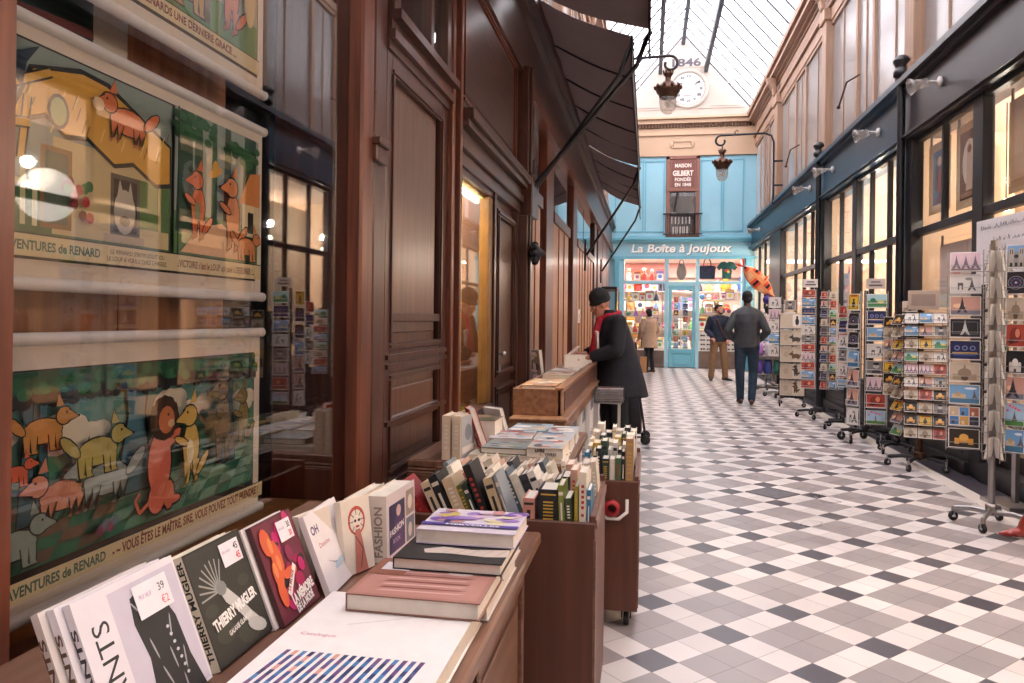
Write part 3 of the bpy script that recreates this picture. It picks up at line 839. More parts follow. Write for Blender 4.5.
# the door beside it
D2 = struct_empty('door_2', (XL, 5.7, 0))
mb = MB(); lb(mb, -.2, -.01, 5.14, 6.16, .0, 2.3)
mb.build('door_leaf', M['mahogany'], D2)
mb = MB(); lb(mb, -.01, .0, 5.42, 5.98, 1.02, 2.12); lb(mb, -.01, .0, 5.42, 5.98, .2, .8); mb.build('door_fields', M['panel_wood'], D2, bevel=.01)
mb = MB(); moulded(mb, 5.34, 6.04, .95, 2.18, .0, .05); moulded(mb, 5.34, 6.04, .12, .88, .0, .05); lb(mb, -.01, .035, 5.14, 5.2, 0, 2.26); lb(mb, -.01, .03, 6.06, 6.16, 0, 2.26)
mb.build('door_mouldings', M['mahogany'], D2)
mb = MB(); mb.ell((XL + .06, 5.38, 1.12), .022, n=10, m=8); mb.tube([(XL, 5.38, 1.12), (XL + .06, 5.38, 1.12)], .01); mb.box(XL + .0, XL + .035, 5.36, 5.40, .99, 1.04)
mb.build('door_handle', M['chrome'], D2)
# cornice above, and the big dark panel over it
T3 = struct_empty('trim_3', (XL, 5.1, 2.3))
mb = MB()
for d, z0, z1 in ((.04, 2.26, 2.34), (.07, 2.34, 2.40), (.05, 2.40, 2.46), (.10, 2.46, 2.5), (.13, 2.5, 2.56), (.07, 2.56, 2.6)): lb(mb, -.05, d, 4.08, 6.34, z0, z1)
mb.build('transom_cornice', M['mahogany_y'], T3, bevel=.004)
mb = MB(); lb(mb, -.1, .0, 4.08, 6.3, 2.6, 3.5); lb(mb, 0, .012, 4.35, 5.95, 2.72, 3.4)
mb.build('transom_panel', M['mahogany_y'], T3, bevel=.006)
mb = MB(); moulded(mb, 4.26, 6.04, 2.64, 3.46, .0, .05); mb.build('transom_mouldings', M['mahogany_red'], T3)
mb = MB(); lb(mb, -.1, .10, 6.18, 6.48, 0, 3.5); lb(mb, .1, .12, 6.22, 6.26, 0, 3.5); lb(mb, -.0, .14, 6.16, 6.5, 2.24, 2.6)
mb.build('dark_post', M['mahogany'], T3, bevel=.008)
# iron boss on the post
b = thing('iron_boss', 'black cast iron rosette sticking out of the dark wooden post', 'ornament', (XL + .12, 6.2, 1.93))
mb = MB(); Rr = Matrix.Rotation(-PI / 2, 3, 'X') @ Matrix.Rotation(0, 3, 'Z')
RX = Matrix.Rotation(PI / 2, 3, 'Y')
mb.lathe([(.02, -.02), (.03, .0), (.05, .02), (.07, .05), (.06, .08), (.03, .10), (.012, .13)], (XL + .11, 6.24, 1.93), 12, R=RX)
for k in range(8):
    a = k * PI / 4
    mb.ell((XL + .155, 6.24 + .075 * math.cos(a), 1.93 + .075 * math.sin(a)), (.03, .026, .026), n=8, m=6)
mb.build('rosette', M['iron'], b)
mb = MB(); mb.tube([(XL + .12, 6.24, 2.0), (XL + .12, 6.24, 2.5)], .012); mb.build('rod', M['iron'], b)

# far wooden shutters, Y 6.5 - 22
T4 = struct_empty('trim_4', (XL, 12, 0))
spans = [(6.6, 7.8, 'orange_wood'), (8.15, 8.75, 'mahogany_red'), (8.8, 10.6, 'orange_wood'), (11.1, 11.7, 'mahogany_red'), (11.8, 13.3, 'orange_wood'), (13.4, 15.3, 'orange_wood'), (15.5, 16.1, 'mahogany'), (16.6, 18.2, 'mahogany_red'), (18.3, 20.0, 'mahogany_red'), (20.1, 21.8, 'mahogany')]
mb = MB(); lb(mb, -.3, -.10, 6.4, Y1, .0, 3.5); mb.build('recess', M['mahogany'], T4)
for i, (a, b2, m) in enumerate(spans):
    hi = 2.55 if m == 'orange_wood' else 3.4
    mb = MB(); lb(mb, -.1, -.03 if m == 'orange_wood' else -.01, a, b2, .0, hi)
    mb.build('shutter', M[m], T4, bevel=.008)
    if m == 'orange_wood':
        mb = MB(); nn = 3
        for k in range(nn):
            y0 = a + (b2 - a) * k / nn + .04; y1 = a + (b2 - a) * (k + 1) / nn - .04
            lb(mb, -.05, -.02, y0 - .02, y0, .5, hi)
        lb(mb, -.05, .0, a, b2, hi - .02, hi + .1)
        mb.build('shutter_mouldings', M['mahogany_red'], T4)
mb = MB(); 
for a, b2, m in spans:
    if m == 'orange_wood': lb(mb, -.07, -.06, a, b2, 2.66, 3.4)
mb.build('transom_panes', M['glass'], T4)
mb = MB(); lb(mb, -.1, .06, 6.4, Y1, 3.36, 3.46); mb.build('rail', M['mahogany_red'], T4)
sw = thing('switch_plate', 'small cream switch plate on the shutters behind the person in the knitted hat', 'switch', (XL - .02, 12.3, 1.42))
mb = MB(); lb(mb, -.04, -.02, 12.15, 12.45, 1.32, 1.54); mb.build('plate', M['white_plastic'], sw); mb = MB(); lb(mb, -.02, -.005, 12.26, 12.34, 1.40, 1.46); mb.build('toggle', M['white_plastic'], sw)
# glazed dark cabinet fixed at the far end of the left side
cb = thing('display_cabinet', 'narrow dark metal framed glass cabinet on the left wall just before the blue shop', 'cabinet', (-.85, 17.5, 0))
mb = MB()
for x in (-1.02, -.72):
    for y in (16.9, 18.3): mb.box(x - .02, x + .02, y - .02, y + .02, 0, 2.1)
mb.box(-1.04, -.70, 16.88, 18.32, 2.06, 2.12); mb.box(-1.04, -.70, 16.88, 18.32, .0, .5); mb.box(-1.04, -.70, 16.88, 18.32, 1.2, 1.23)
mb.build('frame', M['black'], cb, bevel=.004)
mb = MB(); mb.box(-.715, -.71, 16.9, 18.3, .5, 2.06); mb.box(-1.02, -.72, 16.895, 16.9, .5, 2.06); mb.build('pane', M['glass_clear'], cb)

# ------------------------------------------------------------------ awnings
def awning(y0, y1, arms, label, za=4.2, zb=3.8, xb=-.16, val=.28):
    t = thing('awning', label, 'awning', (XL, y0, za), group=None)
    mb = MB(); n = 14; k = 5
    vs = []
    for i in range(n + 1):
        y = y0 + (y1 - y0) * i / n
        for j in range(k + 1):
            f = j / k
            sag = .05 * math.sin(PI * f) * (.6 + .4 * math.sin(i * 1.9)) + .012 * math.sin(i * 2.7 + j)
            vs.append((XL + .1 + (xb - XL - .1) * f, y, za + (zb - za) * f - sag))
    off = len(vs)
    vs2 = [(x, y, z - .006) for x, y, z in vs]
    fs = []
    for i in range(n):
        for j in range(k):
            a = i * (k + 1) + j
            fs.append((a, a + 1, a + k + 2, a + k + 1)); fs.append((off + a, off + a + k + 1, off + a + k + 2, off + a + 1))
    mb.add(vs + vs2, fs, None, True); mb.build('canopy', M['awning'], t)
    for i in range(1, int((y1 - y0) / 1.3) + 1):
        mb = MB()
        y = y0 + i * (y1 - y0) / (int((y1 - y0) / 1.3) + 1)
        mb.tube([(XL + .1 + (xb - XL - .1) * j / 5, y, za + (zb - za) * j / 5 - .012 - .05 * math.sin(PI * j / 5) * .7) for j in range(6)], .010, 5)
        mb.build('seam', M['awning_edge'], t)
    mb = MB(); mb.box(xb - .004, xb + .004, y0, y1, zb - val, zb); mb.build('valance', M['awning'], t)
    mb = MB(); mb.box(xb - .012, xb + .012, y0, y1, zb - .02, zb + .02); mb.box(xb - .007, xb + .007, y0, y0 + .05, zb - val, zb); mb.box(xb - .007, xb + .007, y0, y1, zb - val - .0, zb - val + .03)
    mb.build('front_bar', M['awning_edge'], t)
    mb = MB(); mb.tube([(XL + .09, y0, za), (XL + .09, y1, za)], .045, 10); mb.build('roller', M['mahogany'], t)
    for ya, yb, zp in arms:
        mb = MB(); mb.tube([(XL + .12, ya, zp), (xb - .10, yb - .05, zb - .32), (xb - .03, yb, zb - .1), (xb + .01, yb + .02, zb - .02)], .02, 8)
        mb.tube([(XL + .10, ya, zp - .25), (XL + .10, ya, zp + .25)], .018, 6)
        mb.build('arm', M['iron'], t)
    return t
awning(2.0, 6.35, [(6.3, 6.32, 2.5)], 'nearest brown cloth awning, over the panelled shop front', val=.22, xb=-.02)
awning(6.5, 12.0, [(6.4, 6.55, 2.5), (11.9, 11.95, 2.4)], 'long brown cloth awning in the middle of the left side', xb=-.17)
awning(12.12, 16.2, [(15.9, 16.1, 2.4)], 'farthest brown cloth awning, nearest the blue shop', xb=-.2)

# ------------------------------------------------------------------ lanterns
def lantern(c, label, wall_pts, side):
    """c: centre of the crown; the bracket comes from the wall and curls over the lantern"""
    x, y, z = c; k_ = .74
    t = thing('hanging_lantern', label, 'lantern', c)
    zt = wall_pts[-1][2]; rr_ = .13
    mb = MB(); pts = list(wall_pts)
    for k in range(15):
        a = PI * .5 - side * k / 14 * PI * 1.6; q = rr_ - .05 * k / 14
        pts.append((x + side * .03 + q * math.cos(a), y, zt - rr_ + q * math.sin(a)))
    mb.tube(pts, .024, 8)
    mb.tube([(x, y, zt - rr_ - .08), (x, y, z + .24)], .014, 8)
    mb.tube([(x - side * .30, y, zt), (x - side * .27, y, zt + .07), (x - side * .31, y, zt + .11), (x - side * .36, y, zt + .08)], .012, 6)
    mb.build('bracket', M['iron'], t)
    mb = MB(); mb.lathe([(r_ * k_, h_ * k_) for r_, h_ in [(.03, .34), (.10, .40), (.11, .36), (.06, .30), (.07, .22), (.16, .16), (.2, .12), (.26, .06), (.27, .02), (.25, -.04), (.2, -.10), (.19, -.16), (.17, -.17), (.17, -.1), (.2, 0)]], c, 20)
    for k in range(10):
        a = k * PI / 5
        mb.ell((x + .28 * k_ * math.cos(a), y + .28 * k_ * math.sin(a), z + .07 * k_), (.026, .026, .04), n=8, m=6)
    for k in range(6):
        a = k * PI / 3; mb.ell((x + .10 * k_ * math.cos(a), y + .10 * k_ * math.sin(a), z + .42 * k_), (.016, .016, .035), n=6, m=5)
    mb.build('crown', M['brass'], t)
    mb = MB(); mb.lathe([(r_ * k_, h_ * k_) for r_, h_ in [(.185, -.14), (.185, -.3), (.16, -.42), (.1, -.5), (.03, -.53)]], c, 20, cap=False)
    mb.build('glass_shade', M['lamp_glass'], t)
    mb = MB(); mb.ell((x, y, z - .22), (.04, .04, .06)); mb.build('bulb', M['white_plastic'], t)
lantern((.27, 12.5, 5.13), 'bronze crown lantern hanging from the left bracket in front of the clock', [(-1.1, 12.5, 5.66), (-.9, 12.5, 5.66), (.25, 12.5, 5.70)], 1)
lantern((1.62, 17.8, 4.98), 'bronze crown lantern hanging from the right bracket before the blue wall', [(2.75, 17.8, 4.05), (2.75, 17.8, 5.45), (2.70, 17.8, 5.60), (2.55, 17.8, 5.66), (1.62, 17.8, 5.64)], -1)
mb = MB()
o = [x for x in bpy.data.objects if x.name.startswith('hanging_lantern')][1]
for z in (4.45, 5.0): mb.box(2.74, 2.95, 17.78, 17.82, z, z + .04)
mb.build('wall_stays', M['iron'], o)
# ================================================================== POSTERS IN THE WINDOW
INK = '#2b2a28'
def critter(A, x, y, s, col, face=1, belly=None, stand=False, tail=True):
    """a plain long-tailed woodland animal, drawn with a dark outline"""
    f = face
    def both(fn):
        for g, c in ((1.0, INK), (0.0, col)): fn(.014 * s * g, c)
    if stand:
        both(lambda g, c: A.ell(x, y + .32 * s, .11 * s + g, .2 * s + g, c, 14))
        both(lambda g, c: [A.poly([(x + d * s - .045 * s - g, y + .2 * s), (x + d * s + .045 * s + g, y + .2 * s), (x + d * s + .02 * s + g, y + .03 * s), (x + (d + .07 * f) * s + g, y - g), (x + d * s - .03 * s - g, y - g)], c) for d in (-.05, .07)])
        both(lambda g, c: A.ell(x + .13 * s * f, y + .38 * s, .1 * s + g, .03 * s + g, c, 8, rot=.4 * f))
        hx, hy = x + .03 * s * f, y + .58 * s
        if tail: both(lambda g, c: A.ell(x - .16 * s * f, y + .16 * s, .12 * s + g, .035 * s + g, c, 10, rot=-.8 * f))
    else:
        both(lambda g, c: A.ell(x, y + .2 * s, .24 * s + g, .12 * s + g, c, 14))
        both(lambda g, c: [A.poly([(x + d * s - .04 * s - g, y + .16 * s), (x + d * s + .04 * s + g, y + .16 * s), (x + (d + .02 * f) * s + .012 * s + g, y + .03 * s), (x + (d + .06 * f) * s + g, y - g), (x + d * s - .018 * s - g, y - g)], c) for d in (-.19, -.11, .11, .19)])
        hx, hy = x + .26 * s * f, y + .32 * s
        if tail: both(lambda g, c: A.ell(x - .32 * s * f, y + .28 * s, .14 * s + g, .05 * s + g, c, 10, rot=-.7 * f))
    both(lambda g, c: A.poly([(hx - .10 * s * f - g, hy + .10 * s), (hx - .07 * s * f, hy + .22 * s + g), (hx - .0 * s, hy + .10 * s)], c))
    both(lambda g, c: A.ell(hx, hy, .10 * s + g, .085 * s + g, c, 12))
    both(lambda g, c: A.poly([(hx + .06 * s * f, hy + .05 * s + g), (hx + .2 * s * f + g * f, hy - .03 * s), (hx + .05 * s * f, hy - .06 * s - g)], c))
    A.ell(hx + .19 * s * f, hy - .02 * s, .018 * s, .015 * s, INK, 6); A.ell(hx + .03 * s * f, hy + .03 * s, .014 * s, .014 * s, INK, 6)
    if belly: A.ell(x + .02 * s * f, y + (.28 if stand else .15) * s, .05 * s, .10 * s if stand else .05 * s, belly, 10)

def ragged(A, x0, x1, ytop, ybot, col, n, amp, rnd):
    pts = [(x0, ytop)]; 
    for i in range(n + 1):
        pts.append((x0 + (x1 - x0) * i / n, ybot + (amp if i % 2 else -amp) * rnd.random()))
    pts.append((x1, ytop))
    A.poly(pts[::-1], col)

def foliage(A, cx, cy, rx, ry, rnd, cols, n=16):
    for c in cols:
        for k in range(n):
            A.ell(cx + (rnd.random() - .5) * 2 * rx, cy + (rnd.random() - .5) * 2 * ry, rx * .22, ry * .35, c, 9)
        cx += rx * .04; cy += ry * .12

def poster(name, label, z0, z1, pz0, pz1, draw, capt, y0=.95, y1=2.085, x=-1.145):
    t = thing(name, label, 'poster', (x, (y0 + y1) / 2, z0), group=None)
    mb = MB('#e9dccb'); mb.box(x - .002, x, y0, y1 - .01, z0, z1)
    mb.build('paper', plain('poster_paper', '#e6d9c8', .8, vary=.05, scale=6), t)
    for nm, z in (('bottom_rod', z0), ('top_rod', z1)):
        mb = MB(); mb.tube([(x, y0, z), (x, y1, z)], .013, 12); mb.ell((x, y1, z), (.014, .006, .014), n=10, m=6)
        mb.build(nm, M['white_plastic'], t)
    mb = MB(); A = Art(mb, (x, 1.145, pz0), (0, 1, 0), (0, 0, 1), (1, 0, 0), eps=.00008)
    Wd = .895; Hh = pz1 - pz0
    A.rect(-.08, -.004, Wd + .004, Hh + .004, '#3a332c'); A.clip = (-.08, 0, Wd, Hh)
    draw(A, Wd, Hh, random.Random(5)); capt(A, Wd, Hh)
    mb.build('picture', M['matte'], t)
    return t

def draw_a(A, W, Hh, r):
    A.rect(-.08, .04, .50, Hh, '#8b9a92')                       # sky behind the cottage
    A.rect(-.08, .04, .50, .13, '#48704a')
    for k in range(5): A.rect(-.03 + k * .028, .06, -.018 + k * .028, .17, '#cfc79c')
    A.rect(-.04, .135, .12, .145, '#cfc79c')
    A.rect(.13, .05, .49, .24, '#cdb98a')                        # wall
    A.rect(.10, .06, .18, .22, '#8f6f48'); A.rect(.11, .07, .17, .21, '#5a6a58')
    A.rect(.29, .065, .385, .20, '#5b5a52'); A.rect(.30, .075, .375, .19, '#26282a')
    A.rect(.385, .09, .45, .20, '#5d7d48'); A.rect(.46, .09, .495, .2, '#5d7d48')
    A.ell(.335, .12, .035, .05, '#b9b2a4', 12); A.poly([(.31, .15), (.318, .19), (.33, .16)], '#b9b2a4'); A.poly([(.345, .16), (.352, .19), (.362, .15)], '#b9b2a4')
    A.ell(.335, .10, .018, .012, '#5a564e', 8)
    A.rect(.27, .05, .40, .068, '#b7a58a')
    # thatched roof with a ragged edge
    A.poly([(.02, .24), (.07, .36), (.20, Hh - .01), (.28, Hh - .015), (.495, .30), (.495, .2), (.44, .19), (.36, .225), (.30, .21), (.22, .25), (.16, .24), (.11, .27), (.06, .25)], INK)
    A.poly([(.03, .25), (.08, .355), (.205, Hh - .02), (.275, Hh - .025), (.49, .295), (.49, .21), (.44, .20), (.36, .235), (.30, .22), (.22, .26), (.16, .25), (.11, .28), (.06, .26)], '#d9a548')
    for k in range(26):
        x = .06 + r.random() * .42; y = .24 + r.random() * .07
        A.line([(x, y), (x + .012, y + .03)], .003, '#8d6420' if k % 2 else '#f0cf80')
    A.ell(.14, .29, .028, .035, INK, 12); A.ell(.14, .29, .021, .028, '#8fa26a', 12)
    # climbing timber frame at the left
    for a, b in (((.0, .30), (.12, .36)), ((.02, .18), (.03, .31)), ((.05, .18), (.065, .30)), ((.0, .24), (.07, .25))):
        A.line([a, b], .022, INK); A.line([a, b], .014, '#d8a850')
    critter(A, .34, .27, .24, '#d9774a', -1)
    A.ell(.245, .335, .018, .015, '#e8c9a0', 8)
    A.poly([(-.03, .33), (.0, .36), (.05, .38), (.09, .40), (.06, .36), (.05, .31), (.03, .33)], '#2c3a4a'); A.ell(.0, .345, .03, .02, '#2c3a4a', 10)
    for k in range(14): A.ell(.19 + (r.random() - .5) * .07, .09 + (r.random()) * .07, .012, .012, ['#b5382f', '#4b7a3a', '#7a2f2a'][k % 3], 7)
    # forest panel
    A.rect(.50, .04, W, Hh, '#9aa79c'); A.rect(.50, .04, W, .15, '#5a8a52')
    for x, wd, c in ((.52, .05, '#2f5340'), (.585, .03, '#3d6148'), (.72, .028, '#4a5a48'), (.82, .06, '#2f5340'), (.66, .02, '#4a6a52')):
        A.poly([(x - wd * .3, .1), (x + wd * 1.2, .1), (x + wd, Hh), (x, Hh)], c)
    foliage(A, .58, .36, .08, .03, r, ('#2f5a3c', '#3f6f48')); foliage(A, .80, .34, .08, .03, r, ('#2f5a3c', '#3f6f48'))
    A.poly([(.52, .05), (.60, .12), (.70, .14), (.78, .10), (.80, .05)], '#e2b58c')
    A.rect(.80, .12, W, .22, '#d9c9a0'); A.poly([(.78, .21), (.84, .30), (W, .31), (W, .21)], '#d58a4a')
    A.rect(.83, .13, .86, .19, INK); 
    critter(A, .59, .085, .26, '#d8703f', -1, '#8a8f6a', stand=True)
    critter(A, .75, .07, .30, '#d98a52', -1, None, stand=True)
    critter(A, .82, .05, .20, '#d98a52', 1, None)
    A.ell(.66, .27, .035, .012, '#d9a548', 8, .4); A.ell(.66, .28, .016, .022, '#d9a548', 8)
    A.line([(.50, .04), (.50, Hh)], .005, INK)
def capt_a(A, W, Hh):
    A.rect(-.08, 0, W, .042, '#d9c79c'); A.line([(-.08, .042), (W, .042)], .003, INK)
    A.text('AVENTURES de RENARD', .0, .012, .018, '#3c6a5c', w=.24, bold=.03)
    A.text("LE RENARD S'INTRODUIT OU", .27, .023, .010, '#4a3a2c', w=.18, bold=.01)
    A.text("LE LOUP A VOULU CHEZ CHASSEZ.", .26, .008, .010, '#4a3a2c', w=.2, bold=.01)
    A.text("..VICTOIRE c'est le LOUP qui paie à DEJEUNER !...", .50, .012, .018, '#6a3a2c', w=.36, bold=.02)
poster('hanging_poster', 'middle picture poster in the window, thatched cottage and orange animals, hung on white rods', 1.435, 1.93, 1.485, 1.888, draw_a, capt_a)

def draw_b(A, W, Hh, r):
    Wd_ = W
    A.rect(-.08, .04, W, Hh, '#5d8f86')
    A.rect(-.08, .04, W, .22, '#3f7a62')
    for k in range(6): A.ell(.0 + k * .17, .225, .12, .03, '#4d8a6c' if k % 2 else '#5c9470', 14)
    for cx, cy, s in ((.15, .285, .07), (.24, .27, .05), (.50, .31, .06), (.58, .28, .05), (.65, .30, .04), (.83, .28, .06), (.02, .30, .04)):
        A.ell(cx, cy, s, s * .6, '#e6dcc6', 12); A.ell(cx + s * .6, cy + .01, s * .6, s * .4, '#e6dcc6', 10)
    # chequered lawn
    for i in range(14):
        for j in range(5):
            if (i + j) % 2: continue
            x = -.08 + i * .07 + j * .02; y = .045 + j * .024
            if x + .07 > W: continue
            A.poly([(x, y), (x + .07, y), (x + .09 if x + .09 < W else W, y + .024), (x + .02, y + .024)], '#77604f' if i < 5 else '#6fa08a')
    for x, wd in ((.34, .07), (.73, .045), (.06, .025), (.10, .02)):
        A.poly([(x - wd * .5, .12), (x + wd * 1.4, .12), (x + wd, .30), (x + wd * 1.3, Hh), (x - wd * .2, Hh), (x + wd * .1, .30)], INK)
        A.poly([(x - wd * .4, .125), (x + wd * 1.3, .125), (x + wd * .92, .30), (x + wd * 1.15, Hh), (x - wd * .05, Hh), (x + wd * .18, .30)], '#4a7683')
    A.rect(-.08, Hh - .045, Wd_, Hh, '#22583f')
    for k in range(40): A.ell(-.06 + k * .0245, Hh - .045 - .012 * r.random(), .02, .016, INK, 8)
    for k in range(60): A.ell(-.07 + k * .0163, Hh - .04 + .03 * r.random(), .018, .014, ['#22583f', '#2e6b48', '#3a7a50'][k % 3], 8)
    critter(A, .10, .26, .2, '#c98f4a', 1)
    critter(A, .15, .12, .24, '#cf8a6c', -1); critter(A, .27, .12, .28, '#8f9a94', -1); critter(A, .24, .19, .24, '#b7a860', 1)
    # a standing maned beast in the middle
    x, y = .44, .075
    for g, c in ((.006, INK), (0, '#d9745c')):
        A.ell(x, y + .10, .042 + g, .075 + g, c, 16); A.ell(x - .01, y + .02, .03 + g, .035 + g, c, 12); A.ell(x + .035, y + .02, .02 + g, .035 + g, c, 10)
        A.ell(x + .05, y + .005, .03 + g, .01 + g, c, 10); A.ell(x + .04, y + .15, .045 + g, .014 + g, c, 10, .5)
        A.line([(x - .03, y + .02), (x - .07, y + .0), (x - .085, y + .03), (x - .07, y + .045)], .009 + g, c)
    for k in range(12):
        a = k * PI / 6; A.ell(x + .015 + .035 * math.cos(a), y + .205 + .035 * math.sin(a), .022, .02, '#4a3428', 8)
    A.ell(x + .022, y + .20, .03, .033, '#c9794e', 12); A.ell(x + .04, y + .19, .014, .010, '#e0b890', 8); A.ell(x + .028, y + .212, .004, .004, INK, 6)
    critter(A, .56, .10, .30, '#d9b45e', -1, '#efe0b0', stand=True)
    critter(A, .70, .13, .34, '#7b6a52', -1, None, stand=True)
    critter(A, .80, .16, .24, '#8f7a4a', -1, None, stand=True); critter(A, .64, .22, .14, '#7a6a4a', 1)
    for k in range(4): A.ell(.24 + k * .014, .075 + .01 * (k % 2), .012, .012, ['#8f4a6c', '#6a7a8a'][k % 2], 8)
    critter(A, .02, .06, .22, '#8d9c94', 1); critter(A, .02, .21, .12, '#d86a4a', 1)
def capt_b(A, W, Hh):
    A.rect(-.08, 0, W, .040, '#dccaa0'); A.line([(-.08, .04), (W, .04)], .003, INK)
    A.text('AVENTURES de RENARD', .0, .010, .020, '#3c6a5c', w=.25, bold=.03)
    A.text("- ~ VOUS ÊTES LE MAÎTRE, SIRE, VOUS POUVEZ TOUT PRENDRE !", .27, .010, .022, '#7a2f2a', w=.60, bold=.03)
poster('hanging_poster', 'lowest picture poster in the window, maned beast on a green lawn, hung on white rods', .808, 1.33, .855, 1.268, draw_b, capt_b)

def draw_c(A, W, Hh, r):
    A.rect(-.08, .04, W, Hh, '#a6ab92'); A.rect(-.08, .04, W, .14, '#6a9460')
    foliage(A, .3, .30, .3, .08, r, ('#4a7548', '#678f58'), 20)
    for x, wd in ((.42, .04), (.62, .03), (.2, .03)): A.poly([(x, .06), (x + wd, .06), (x + wd * .8, Hh), (x, Hh)], '#7a6a50')
    critter(A, .75, .07, .34, '#d9845a', -1, None, stand=True); critter(A, .55, .06, .3, '#c2a05a', 1); critter(A, .3, .06, .3, '#8f9a94', 1, None, stand=True)
    A.ell(.70, .22, .06, .03, '#c9b05a', 12); A.ell(.84, .2, .03, .08, '#e0c9a0', 12)
def capt_c(A, W, Hh):
    A.rect(-.08, 0, W, .042, '#dccaa0'); A.line([(-.08, .042), (W, .042)], .003, INK)
    A.text('..JAMAIS de RENARDS UNE DERNIERE GRACE ...', .25, .012, .020, '#7a2f2a', w=.52, bold=.03)
poster('hanging_poster', 'topmost picture poster in the window, only its lower right part in the picture', 2.04, 2.54, 2.085, 2.49, draw_c, capt_c, x=-1.146)
# small framed picture behind the top poster
t = thing('framed_picture', 'small dark framed picture behind the posters near the top of the window', 'picture', (-1.26, 1.28, 2.0))
mb = MB('#20302e'); mb.box(-1.262, -1.25, 1.12, 1.62, 1.92, 2.5, '#e6dccf'); mb.box(-1.262, -1.245, 1.15, 1.50, 1.96, 2.44, '#24403c')
mb.build('mount', M['matte'], t)
mb = MB(); A = Art(mb, (-1.245, 1.15, 1.96), (0, 1, 0), (0, 0, 1), (1, 0, 0), eps=.0004)
A.ell(.1, .1, .06, .05, '#4a6a72'); A.ell(.22, .25, .08, .06, '#5a7a6a'); A.line([(0, .02), (.35, .05)], .02, '#7a3a34'); mb.build('image', M['matte'], t)
# round paper lantern in the shop opposite; it shows as a reflection in the poster window
t = thing('paper_lantern', 'round white paper lantern glowing in the right hand shop, mirrored in the poster window', 'lamp', (3.42, 6.2, 2.5))
mb = MB(); mb.lathe([(.001, -.25)] + [(.25 * math.cos(a) + .004 * (k % 2), .25 * math.sin(a)) for k, a in enumerate([(-PI / 2 + PI * j / 20) for j in range(1, 20)])] + [(.001, .25)], (3.42, 6.2, 2.5), 24)
mb.build('shade', emit('paper_lantern_glow', '#fff4e8', 2.6), t)
mb = MB(); mb.tube([(3.42, 6.2, 2.74), (3.42, 6.2, 3.5)], .005, 6); mb.build('cord', M['black'], t)

# ================================================================== COUNTERS AND CARTS
def counter(name, label, x0, x1, y0, y1, z, panels=3, foot=True):
    t = thing(name, label, 'counter', ((x0 + x1) / 2, (y0 + y1) / 2, 0))
    mb = MB(); mb.box(x0, x1, y0, y1, z - .035, z); mb.box(x0, x1 - .012, y0, y1 - .012, z - .05, z - .035); mb.box(x0, x1 - .025, y0, y1 - .02, z - .062, z - .05)
    mb.build('countertop', M['counter_wood'], t, bevel=.007)
    mb = MB(); mb.box(x0, x1 - .05, y0, y1 - .04, 0.0, z - .06); mb.box(x0, x1 - .03, y0, y1 - .02, 0, .09)
    mb.build('body', M['counter_z'], t, bevel=.004)
    mb = MB(); L = (y1 - .04 - y0) / panels
    for k in range(panels):
        a = y0 + L * k; b = a + L
        for p in ((a + .04, b - .04, .13, .16), (a + .04, b - .04, z - .13, z - .10), (a + .04, a + .07, .16, z - .13), (b - .07, b - .04, .16, z - .13)):
            mb.box(x1 - .052, x1 - .036, *p)
        mb.box(x1 - .052, x1 - .042, a + .11, b - .11, .2, z - .17)
    mb.build('panel_mouldings', M['counter_wood'], t, bevel=.003)
    return t
counter('display_counter', 'nearest oak counter under the poster window, stacked with large art books', XL + .06, -.31, .15, 2.235, .74, 3)
mb = MB(); o = [x for x in bpy.data.objects if x.name == 'display_counter'][0]
mb.box(XL + .06, -.83, .15, 2.2, .74, .80); mb.build('back_ledge', M['counter_wood'], o)
counter('display_counter', 'second oak counter beyond the first book cart, covered with flat magazines', XL + .1, -.31, 3.05, 4.0, .78, 2)

def cart(label, x0, x1, y0, y1, zf, zt, slot=False):
    t = thing('book_cart', label, 'cart', ((x0 + x1) / 2, (y0 + y1) / 2, 0))
    th = .018
    mb = MB(); mb.box(x0, x1, y0, y0 + th, .08, zt); mb.build('front_board', M['cart_wood'], t, bevel=.003)
    mb = MB(); mb.box(x0, x1, y1 - th, y1, .08, zt + .04); mb.build('rear_board', M['cart_wood'], t, bevel=.003)
    for xa, xb in ((x0, x0 + th), (x1 - th, x1)):
        mb = MB(); mb.box(xa, xb, y0 + th, y1 - th, .08, zt + .02); mb.build('side_board', M['cart_wood'], t, bevel=.003)
    mb = MB(); mb.box(x0 + th, x1 - th, y0 + th, y1 - th, zf - .02, zf); mb.box(x0 + th, x1 - th, y0 + th, y1 - th, .1, .12); mb.build('shelf', M['cart_wood'], t)
    mb = MB(); mb.box(x1 - .004, x1 + .004, y0 - .003, y0 + .03, .10, zt - .05); mb.box(x1 - .0, x1 + .006, y0 + .02, y1 - .02, zt - .02, zt + .006); mb.build('worn_edge_strip', M['counter_wood'], t)
    for x in (x0 + .06, x1 - .05):
        for y in (y0 + .06, y1 - .06):
            c = MB(); c.lathe([(.012, -.012), (.035, -.012), (.038, -.006), (.038, .006), (.035, .012), (.012, .012)], (x, y, .038), 14, R=Matrix.Rotation(PI / 2, 3, 'Y')); 
            c.box(x - .022, x - .016, y - .018, y + .018, .035, .08); c.box(x + .016, x + .022, y - .018, y + .018, .035, .08); c.box(x - .03, x + .03, y - .03, y + .03, .075, .08)
            c.build('caster', M['rubber'], t)
    return t
cart('nearest brown board book cart, butting the end of the first counter', -.82, -.155, 2.32, 2.88, .715, .75)
c2 = cart('second book cart, narrow and low, with a white loop handle on its front', -.295, -.035, 3.38, 4.05, .635, .66)
mb = MB(); mb.tube([(-.22, 3.375, .58), (-.22, 3.35, .53), (-.17, 3.345, .50), (-.12, 3.345, .50), (-.085, 3.35, .53), (-.085, 3.375, .58)], .008, 8); mb.build('loop_handle', M['white_plastic'], c2)
